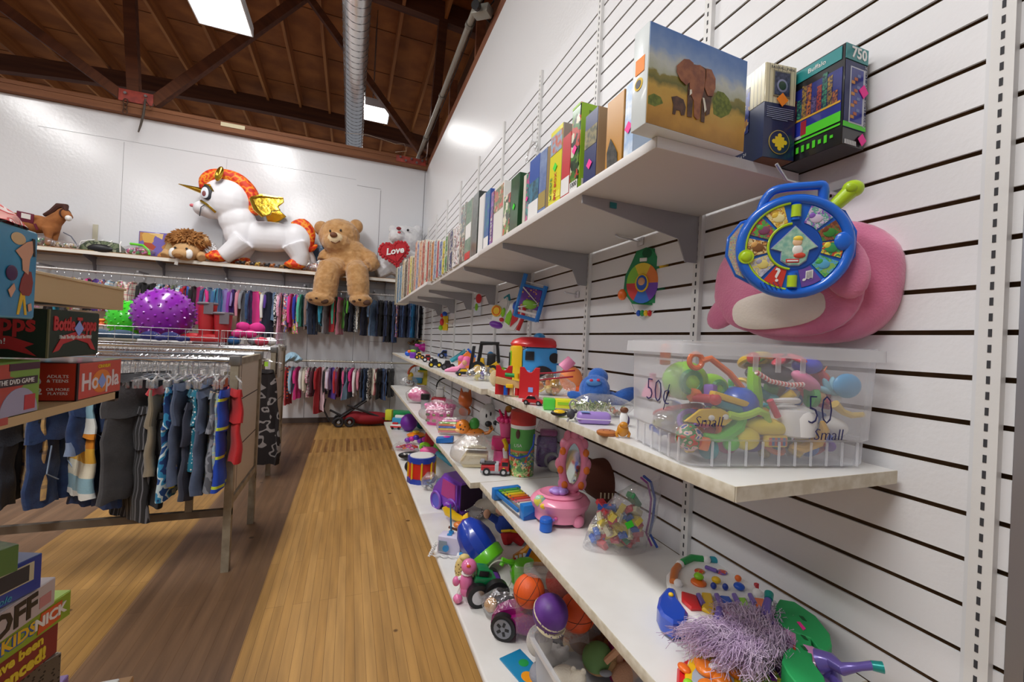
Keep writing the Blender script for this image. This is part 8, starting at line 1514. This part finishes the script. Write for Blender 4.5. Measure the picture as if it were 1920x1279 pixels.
# inflatable looking white unicorn ; local px units, base (480, 500)
UW=M('e9e8ec',.45,bump=.12,bsc=12); FIRE=M('e8441a',.6,pat='blotch',cols=('c92a10','f0501a','f59a20','f04a1a','d93a12'),sc=13); GOLDM=M('d8b040',.18,.95,bump=.3,bsc=18)
t,u=S('unicorn_plush','huge white unicorn plush with flame orange mane and golden horn and wings','plush toy',480,6.41,rz=0)
def U(x,y): return (x-480),(500-y)
def pt(x,y,d=0): a=U(x,y); return (a[0],d,a[1])
part(t,'body',u,lambda g:(g.ell(pt(500,441),(62,20,29),UW,rot=(0,-.06,0)),g.ell(pt(455,438),(30,20,33),UW),g.ell(pt(547,440),(30,20,32),UW),g.ell(pt(448,418),(31,20,30),UW),g.ell(pt(429,382),(41,23,38),UW),g.ell(pt(403,405),(22,17,15),UW,rot=(0,.3,0)),g.ell(pt(392,404),(14,15,13),UW),
 g.tube([pt(462,455,-12),pt(448,472,-12),pt(430,490,-12)],[20,17,14],UW,seg=14),g.tube([pt(462,455,14),pt(455,476,14),pt(450,492,14)],[18,15,13],UW,seg=14),g.tube([pt(545,452,-12),pt(556,475,-12),pt(556,492,-12)],[22,17,14],UW,seg=14),g.tube([pt(552,455,14),pt(568,475,14),pt(574,492,14)],[20,15,13],UW,seg=14)),remesh=.014,smooth=5)
for x,d in((421,-12),(452,14),(548,-12),(572,14)): part(t,'hoof',u,lambda g:(g.ell((x-480,d,9),(19,15,8),FIRE),g.ell((x-478,d,13),(15,14,9),FIRE)))
part(t,'mane',u,lambda g:g.tube([pt(392,372),pt(394,354),pt(406,343),pt(428,340),pt(448,345),pt(464,360),pt(473,380),pt(473,402)],[4,9,12,13,13,13,12,8],FIRE,seg=12,sub=4))
part(t,'tail',u,lambda g:g.tube([pt(538,414),pt(556,410),pt(568,424),pt(568,442),pt(572,454),pt(584,446)],[6,12,12,11,8,2],FIRE,seg=12,sub=4))
part(t,'horn',u,lambda g:g.cyl(pt(396,374,-4),pt(357,367,-4),6,GOLDM,r1=.6,seg=14)); part(t,'ear',u,lambda g:g.ell(pt(422,344,-24),(6,4,14),GOLDM,rot=(0,.25,0)))
part(t,'wing',u,lambda g:(g.prism([(q[0],q[2]) for q in (pt(474,384),pt(490,376),pt(526,374),pt(527,380),pt(518,390),pt(522,396),pt(508,400),pt(506,406),pt(494,412),pt(482,404))][::-1],5,GOLDM,o=(0,-34,0),bev=1),g.tube([pt(474,382,-33),pt(490,375,-33),pt(526,374,-33)],[3,4,2],GOLDM),g.tube([pt(474,382,-33),pt(482,400,-33),pt(494,412,-33)],[3,4,2],GOLDM)))
part(t,'wing',u,lambda g:g.prism([(q[0],q[2]) for q in (pt(484,384),pt(505,376),pt(524,392),pt(512,404),pt(494,410))][::-1],5,GOLDM,o=(0,24,0),bev=1))
part(t,'eye',u,lambda g:(g.ell(pt(404,378,-19),(9,2,14),M('24242c',.4)),g.ell(pt(401,380,-20.5),(6,1.2,10),M('dfe6f0',.3)),g.ell(pt(400,382,-21.5),(3,.8,5),M('7a3a3a',.4)))); part(t,'gold_lash',u,lambda g:g.tube([pt(398,364,-16),pt(407,366,-20),pt(414,376,-21)],[1.5,2.5,1],GOLDM,seg=6))
part(t,'bridle',u,lambda g:g.tube([pt(394,394,-15),pt(404,400,-19),pt(418,412,-18)],2.2,GOLDM,seg=6)); part(t,'nostril',u,lambda g:g.ell(pt(379,402,-6),(4,3,3),M('d8707a',.5))); part(t,'mouth_line',u,lambda g:g.tube([pt(404,398,-19),pt(396,406,-19),pt(392,420,-10)],.8,DGR,seg=5))
# big teddy bear sitting with legs over the edge
TD=M('c79a66',.95,pat='noise',c2='b5854f',sc=16,bump=.5,bsc=110,sheen=.5); TDL=M('e3cba4',.9,bump=.3,bsc=150); PAD=M('4a2e1e',.8)
a=at(648,505,y=6.40); t=thing('teddy_bear','big honey brown teddy bear sitting on the back shelf with its legs dangling','teddy bear',(a.x,6.40,ZS),-YAW*.35); u=mpp((a.x,6.36,0))
def V(x,y,d=0): return ((x-648)*1.0,d,(513-y))
part(t,'body',u,lambda g:(g.ell(V(652,487,0),(41,23,38),TD),g.ell(V(650,468,0),(34,22,26),TD),g.ell(V(634,441,2),(37,27,33),TD,rot=(0,-.1,0)),g.ell(V(632,456,-12),(26,22,20),TD),
 g.tube([V(674,470,0),V(692,480,-6),V(697,490,-14),V(690,496,-20)],[15,15,14,12],TD,seg=14),g.tube([V(622,472,6),V(610,480,4),V(608,490,0)],[13,12,11],TD,seg=12),
 g.tube([V(636,502,-12),V(624,508,-26),V(621,530,-30),V(619,556,-30)],[20,21,21,21],TD,seg=16),g.tube([V(668,500,-12),V(672,508,-26),V(675,528,-30),V(677,552,-30)],[18,20,20,19],TD,seg=16),
 g.ell(V(613,563,-38),(25,19,13),TD,rot=(0,.08,0)),g.ell(V(682,561,-38),(21,18,12),TD)),remesh=.013,smooth=4,fur=.02)
for x,y,d in((601,428,6),(662,418,6)): part(t,'ear',u,lambda g:(g.ell(V(x,y,d),(13,9,14),TD)),remesh=.012)
mz=part(t,'muzzle',u,lambda g:g.ell(V(632,452,-26),(14,10,12),TDL)); part(mz,'nose',u,lambda g:g.ell(V(630,447,-36),(6.5,3.5,5),BRN)); part(mz,'mouth',u,lambda g:g.tube([V(626,459,-34.5),V(634,462,-35),V(641,456,-34)],.9,BRN,seg=6)); part(t,'eye',u,lambda g:g.ell(V(622,438,-25),(1.8,1.5,2.4),BLK)); part(t,'eye',u,lambda g:g.ell(V(640,435,-25),(1.8,1.5,2.4),BLK))
for x,y in((613,566),(684,564)):
    part(t,'paw_pad',u,lambda g:(g.ell(V(x+10,y+2,-52),(7,2.5,5),PAD),g.ell(V(x-2,y-2,-55),(3,2,2),PAD),g.ell(V(x-12,y+1,-53),(3,2,2),PAD)))
# white bear with a heart
WBm=M('e8e8e8',.95,bump=.5,bsc=140,sheen=.5,pat='noise',c2='dcdce0',sc=16)
t,u=S('white_bear','fluffy white bear hugging a furry red heart in the corner','plush toy',752,6.40)
def Q(x,y,d=0): return ((x-752),d,(524-y))
part(t,'body',u,lambda g:(g.ell(Q(758,448,0),(31,22,27),WBm),g.ell(Q(744,446,-16),(15,13,13),WBm),g.ell(Q(756,490,0),(34,22,30),WBm),g.ell(Q(735,429,6),(8,7,9),WBm),g.ell(Q(781,428,2),(10,8,11),WBm),g.tube([Q(728,500,0),Q(716,510,-8),Q(710,514,-10)],[17,16,14],WBm),g.tube([Q(782,500,-4),Q(776,510,-14)],[16,15],WBm)),remesh=.013,smooth=3,fur=.018)
part(t,'nose',u,lambda g:g.ell(Q(747,434,-28),(4.5,3,3),M('8c2a34',.5))); part(t,'mouth',u,lambda g:g.ell(Q(748,441,-28),(3,2,2),M('c04a50',.5))); part(t,'eye',u,lambda g:g.ell(Q(763,434,-22),(2.3,2,2.3),BLK)); 
HM=M('bd1424',.8,bump=.4,bsc=80,sheen=.4)
def heart(g):
    P=[]
    for i in range(36):
        a=2*PI*i/36; P.append((16*math.sin(a)**3*1.55, (13*math.cos(a)-5*math.cos(2*a)-2*math.cos(3*a)-math.cos(4*a))*1.45))
    c=(742-752,44); ca,sa=math.cos(.25),math.sin(.25); P=[(c[0]+x*ca-z*sa,c[1]+x*sa+z*ca) for x,z in P][::-1]; g.prism(P,9,HM,o=(0,-40,0),bev=2.5,seg=2,smooth=True)
    for i in range(0,72): 
        q=P[i//2]; g.ell((q[0]+rnd.uniform(-1,1),-36,q[1]+rnd.uniform(-1,1)),(3,3,3),HM,u=8,v=5)
part(t,'red_heart',u,heart); text('Love',16*u,WHT,t,(-10*u,-41*u,46*u),(R(90),-.25,0),shear=.3,bold=.004,ext=.002)
# lion
LM=M('b8824a',.95,bump=.5,bsc=120,pat='noise',c2='8f5c2a',sc=20); LB=M('c9a070',.95,bump=.3,bsc=150)
t,u=S('lion_plush','drooping lion plush with a shaggy brown mane and white chin','plush toy',352,6.38)
part(t,'body',u,lambda g:(g.ell((-2,8,16),(30,18,18),LB),g.tube([(-28,-6,10),(-30,-14,2)],[10,8],LB),g.tube([(24,-6,10),(30,-14,4)],[10,8],LB)),remesh=.012,smooth=2)
part(t,'head',u,lambda g:(g.ell((2,-10,14),(23,18,17),LB))); part(t,'muzzle',u,lambda g:(g.ell((0,-26,7),(14,9,9),LB),g.ell((0,-31,4),(8,4,6),M('9a6a3a',.9)))); [part(t,'white_cheek',u,lambda g:g.ell((s,-26,8),(6,5,9),WHT)) for s in(-12,14)]; [part(t,'eye',u,lambda g:g.ell((s,-29,17),(2,1.5,2),BLK)) for s in(-7,11)]
def mane(g):
    r=random.Random(2); g.ell((2,-2,32),(29,17,19),LM)
    for i in range(620):
        a=r.uniform(0,2*PI); e=math.asin(r.uniform(-.15,1)); d=Vector((math.cos(a)*math.cos(e),math.sin(a)*math.cos(e),math.sin(e))); c=Vector((2,-4,32))
        p=c+Vector((d.x*25,d.y*15,d.z*16)); q=c+Vector((d.x*38,d.y*22,d.z*25+r.uniform(-6,3))); g.tube([p,(p+q)/2+Vector((0,0,3)),q],[2.6,2.0,.3],LM,seg=4,caps=False)
m_=part(t,'mane',u,mane); m_['kind']='stuff'
for s in(-26,30): part(t,'ear',u,lambda g:g.ell((s,-6,38),(7,5,8),LB))
# brown toy horse
HB_=M('a5693a',.9,pat='noise',c2='935a2f',sc=12,bump=.2,bsc=100); HMn=M('4a2a22',.9)
t,u=S('toy_horse','brown toy horse with a maroon saddle blanket at the left of the back shelf','toy horse',62,6.42)
part(t,'body',u,lambda g:(g.ell((0,0,42),(36,14,17),HB_),g.ell((-26,0,42),(14,14,18),HB_),g.ell((26,0,42),(14,13,18),HB_),g.tube([(28,0,48),(40,0,62),(44,0,68)],[13,10,9],HB_,seg=12),g.tube([(40,0,70),(50,-2,64),(56,-3,58)],[9,8,6],HB_,seg=12),*[g.tube([(x,y,36),(x+1,y,18),(x,y,2)],[9,5,4.5],HB_,seg=10) for x in(-28,26) for y in(-7,7)]),remesh=.010,smooth=3)
part(t,'mane',u,lambda g:g.tube([(14,0,60),(26,0,68),(36,0,80),(46,0,80),(50,-4,70)],[3,5,6,6,3],HMn)); part(t,'tail',u,lambda g:g.tube([(-38,0,50),(-43,0,40),(-42,0,22)],[3,5,3],HMn)); part(t,'white_nose',u,lambda g:g.ell((55,-5,58),(5,5,6),WHT))
part(t,'saddle_blanket',u,lambda g:(g.box((-4,-14.5,50),(26,2,18),M('6d1f38',.6),rot=(.2,.15,0),bev=.8),g.box((-2,-15.8,52),(14,1,9),WHT,rot=(.2,.15,0)),g.tube([(10,-14,40),(12,-10,30)],2,M('6d1f38',.6)))); part(t,'bridle',u,lambda g:g.torus((48,-2,66),9,1.2,HMn,rot=(0,0,1.2),sg=6))
# bags and bits along the shelf
def sbag(px,w,h,cols,seed,label,y=6.36,name='toy_bag'):
    t,u=S(name,label,'bag of toys',px,y); bagg(t,u,w,h,w*.45,seed,y0=0); trinkets(t,u,w*.8,h*.8,w*.35,[M(c_,.45) for c_ in cols],22,seed,.16); return t,u
t,u=sbag(16,56,22,['a9a58c','8a8468','c9c5b0'],81,'clear bag of straw coloured pieces at the far left of the back shelf')
sbag(70,54,20,['7a5a8c','6a3a4a','4aa05a','b8b0b8'],82,'clear bag of dark purple and green trinkets under the horse')
t,u=sbag(122,44,14,['c9a54a','8a6a5a','3a6a4a','d9c0b0'],83,'small clear bag with a mesh flap and yellow bits'); part(t,'mesh_flap',u,lambda g:g.tube([(-4,0,30),(8,0,24),(20,0,6)],1.0,M('5a6070',.5),seg=5))
t,u=S('net_basket','green camouflage dome with pale net straps on the back shelf','toy',193,6.40); part(t,'dome',u,lambda g:g.lathe([(36,0),(34,10),(24,19),(0,22)],M('55624a',.8,pat='blotch',cols=('4a5a3f','6a7358','3a4434','8a8f78'),sc=16),sy=.5,seg=24)); part(t,'opening',u,lambda g:g.ell((4,-15,5),(20,4,8),BLK)); [part(t,'pale_strap',u,lambda g:g.tube([(-34+i*22,-8,2),(-28+i*20,-10,16),(-14+i*14,0,23)],1.3,WHT,seg=5)) for i in range(4)]
t,u=sbag(258,54,18,['d83a8a','7a3a9c','3aa05a','e06ab0'],84,'bag of magenta and green pieces beside the doll box'); part(t,'lime_strap',u,lambda g:g.tube([(-10,-4,20),(10,-4,19),(20,-4,10),(22,-5,2)],2.2,M('6fdc3a',.4),seg=6))
t,u=S('doll_box','orange and purple picture box of a toy kitchen beside the lion','toy box',300,6.46); part(t,'box_body',u,lambda g:g.box((0,0,23),(58,22,46),M('6a5aa8',.4,coat=.4),bev=.5)); part(t,'printed_front',u,lambda g:g.box((0,-11.4,23),(54,.8,42),pic(['c98a4a','7a6ab8','e0b05a','b8503a','5a7ac0','e9c98a'],11)))
sbag(396,28,36,['8a8a90','5a6068','b9b9bd'],85,'silver grey bag of toys between the lion and the unicorn',6.36); sbag(388,24,14,['c9b83a','7a8a3a','5a5a3a'],86,'small bag of yellow green pieces in front of the silver bag',6.32)
an=[('dark brown','3a2a24'),('black','1f1c1c'),('tan','b08050'),('charcoal','38343a'),('gold','b8943a'),('mottled brown','6a4a34'),('ink black','26242a'),('orange brown','a8602c'),('grey','6a6a70'),('bronze','8a6a3a'),('smoky black','2b2628'),('deep brown','4a3426'),('sand','b9996a')]
for i,(n_,cc) in enumerate(an):
    px=447+i*9.2; t,u=S('toy_animal','small %s toy animal lying in the row under the unicorn'%n_,'toy animal',px,6.325,group='small toy animals under the unicorn'); g=G(u); m=M(cc,.5,coat=.3); g.ell((0,0,4),(4.6,3,3),m,u=10,v=6); g.ell((3.6,-1,6.4),(2.2,1.8,1.9),m,u=8,v=5); obj('body',g,t); g=G(u); [g.cyl((x,y,0),(x,y,3),.8,m,seg=6) for x in(-3,3) for y in(-1.6,1.6)]; obj('legs',g,t)
sbag(577,26,20,['e0b04a','c9c5c0','3a4a9c','8a4a3a'],87,'clear bag of small figures beside the unicorn hoof',6.33); sbag(603,26,22,['d83a5a','3a6ac0','e9e0d8','e06a3a'],88,'clear bag of red and blue pieces next to the teddy bear',6.33); sbag(592,18,13,['b8905a','a97a4a'],89,'small bag of tan pieces between the two figure bags',6.31)
t,u=S('toy_window_frame','blue framed window shaped toy standing behind the unicorn tail','framed picture',592,6.58); part(t,'frame',u,lambda g:g.box((4,0,27),(42,3,54),M('7a96b8',.4),rot=(.06,0,0),bev=.8)); part(t,'blue_panel',u,lambda g:(g.box((-4,-2.4,27),(20,1,44),M('4f7399',.3),rot=(.06,0,0)),g.box((16,-2.4,27),(14,1,44),M('5f83a8',.3),rot=(.06,0,0))))
g=G(); g.box((0,0,0),(.035,.002,.08),WHT,rot=(0,.15,0)); a=at(331,490,y=6.285); tag(obj('paper_tag',g,loc=(a.x,6.288,2.05)),'small white paper tag hanging from the shelf edge under the lion','tag')
g=G(); g.box((0,0,0),(.05,.004,.36),M('c9c5b0',.6)); a=at(177,445,y=6.62); tag(obj('wall_strip',g,loc=(a.x,6.632,2.27)),'pale slotted strip standing against the wall above the green dome','metal strip')
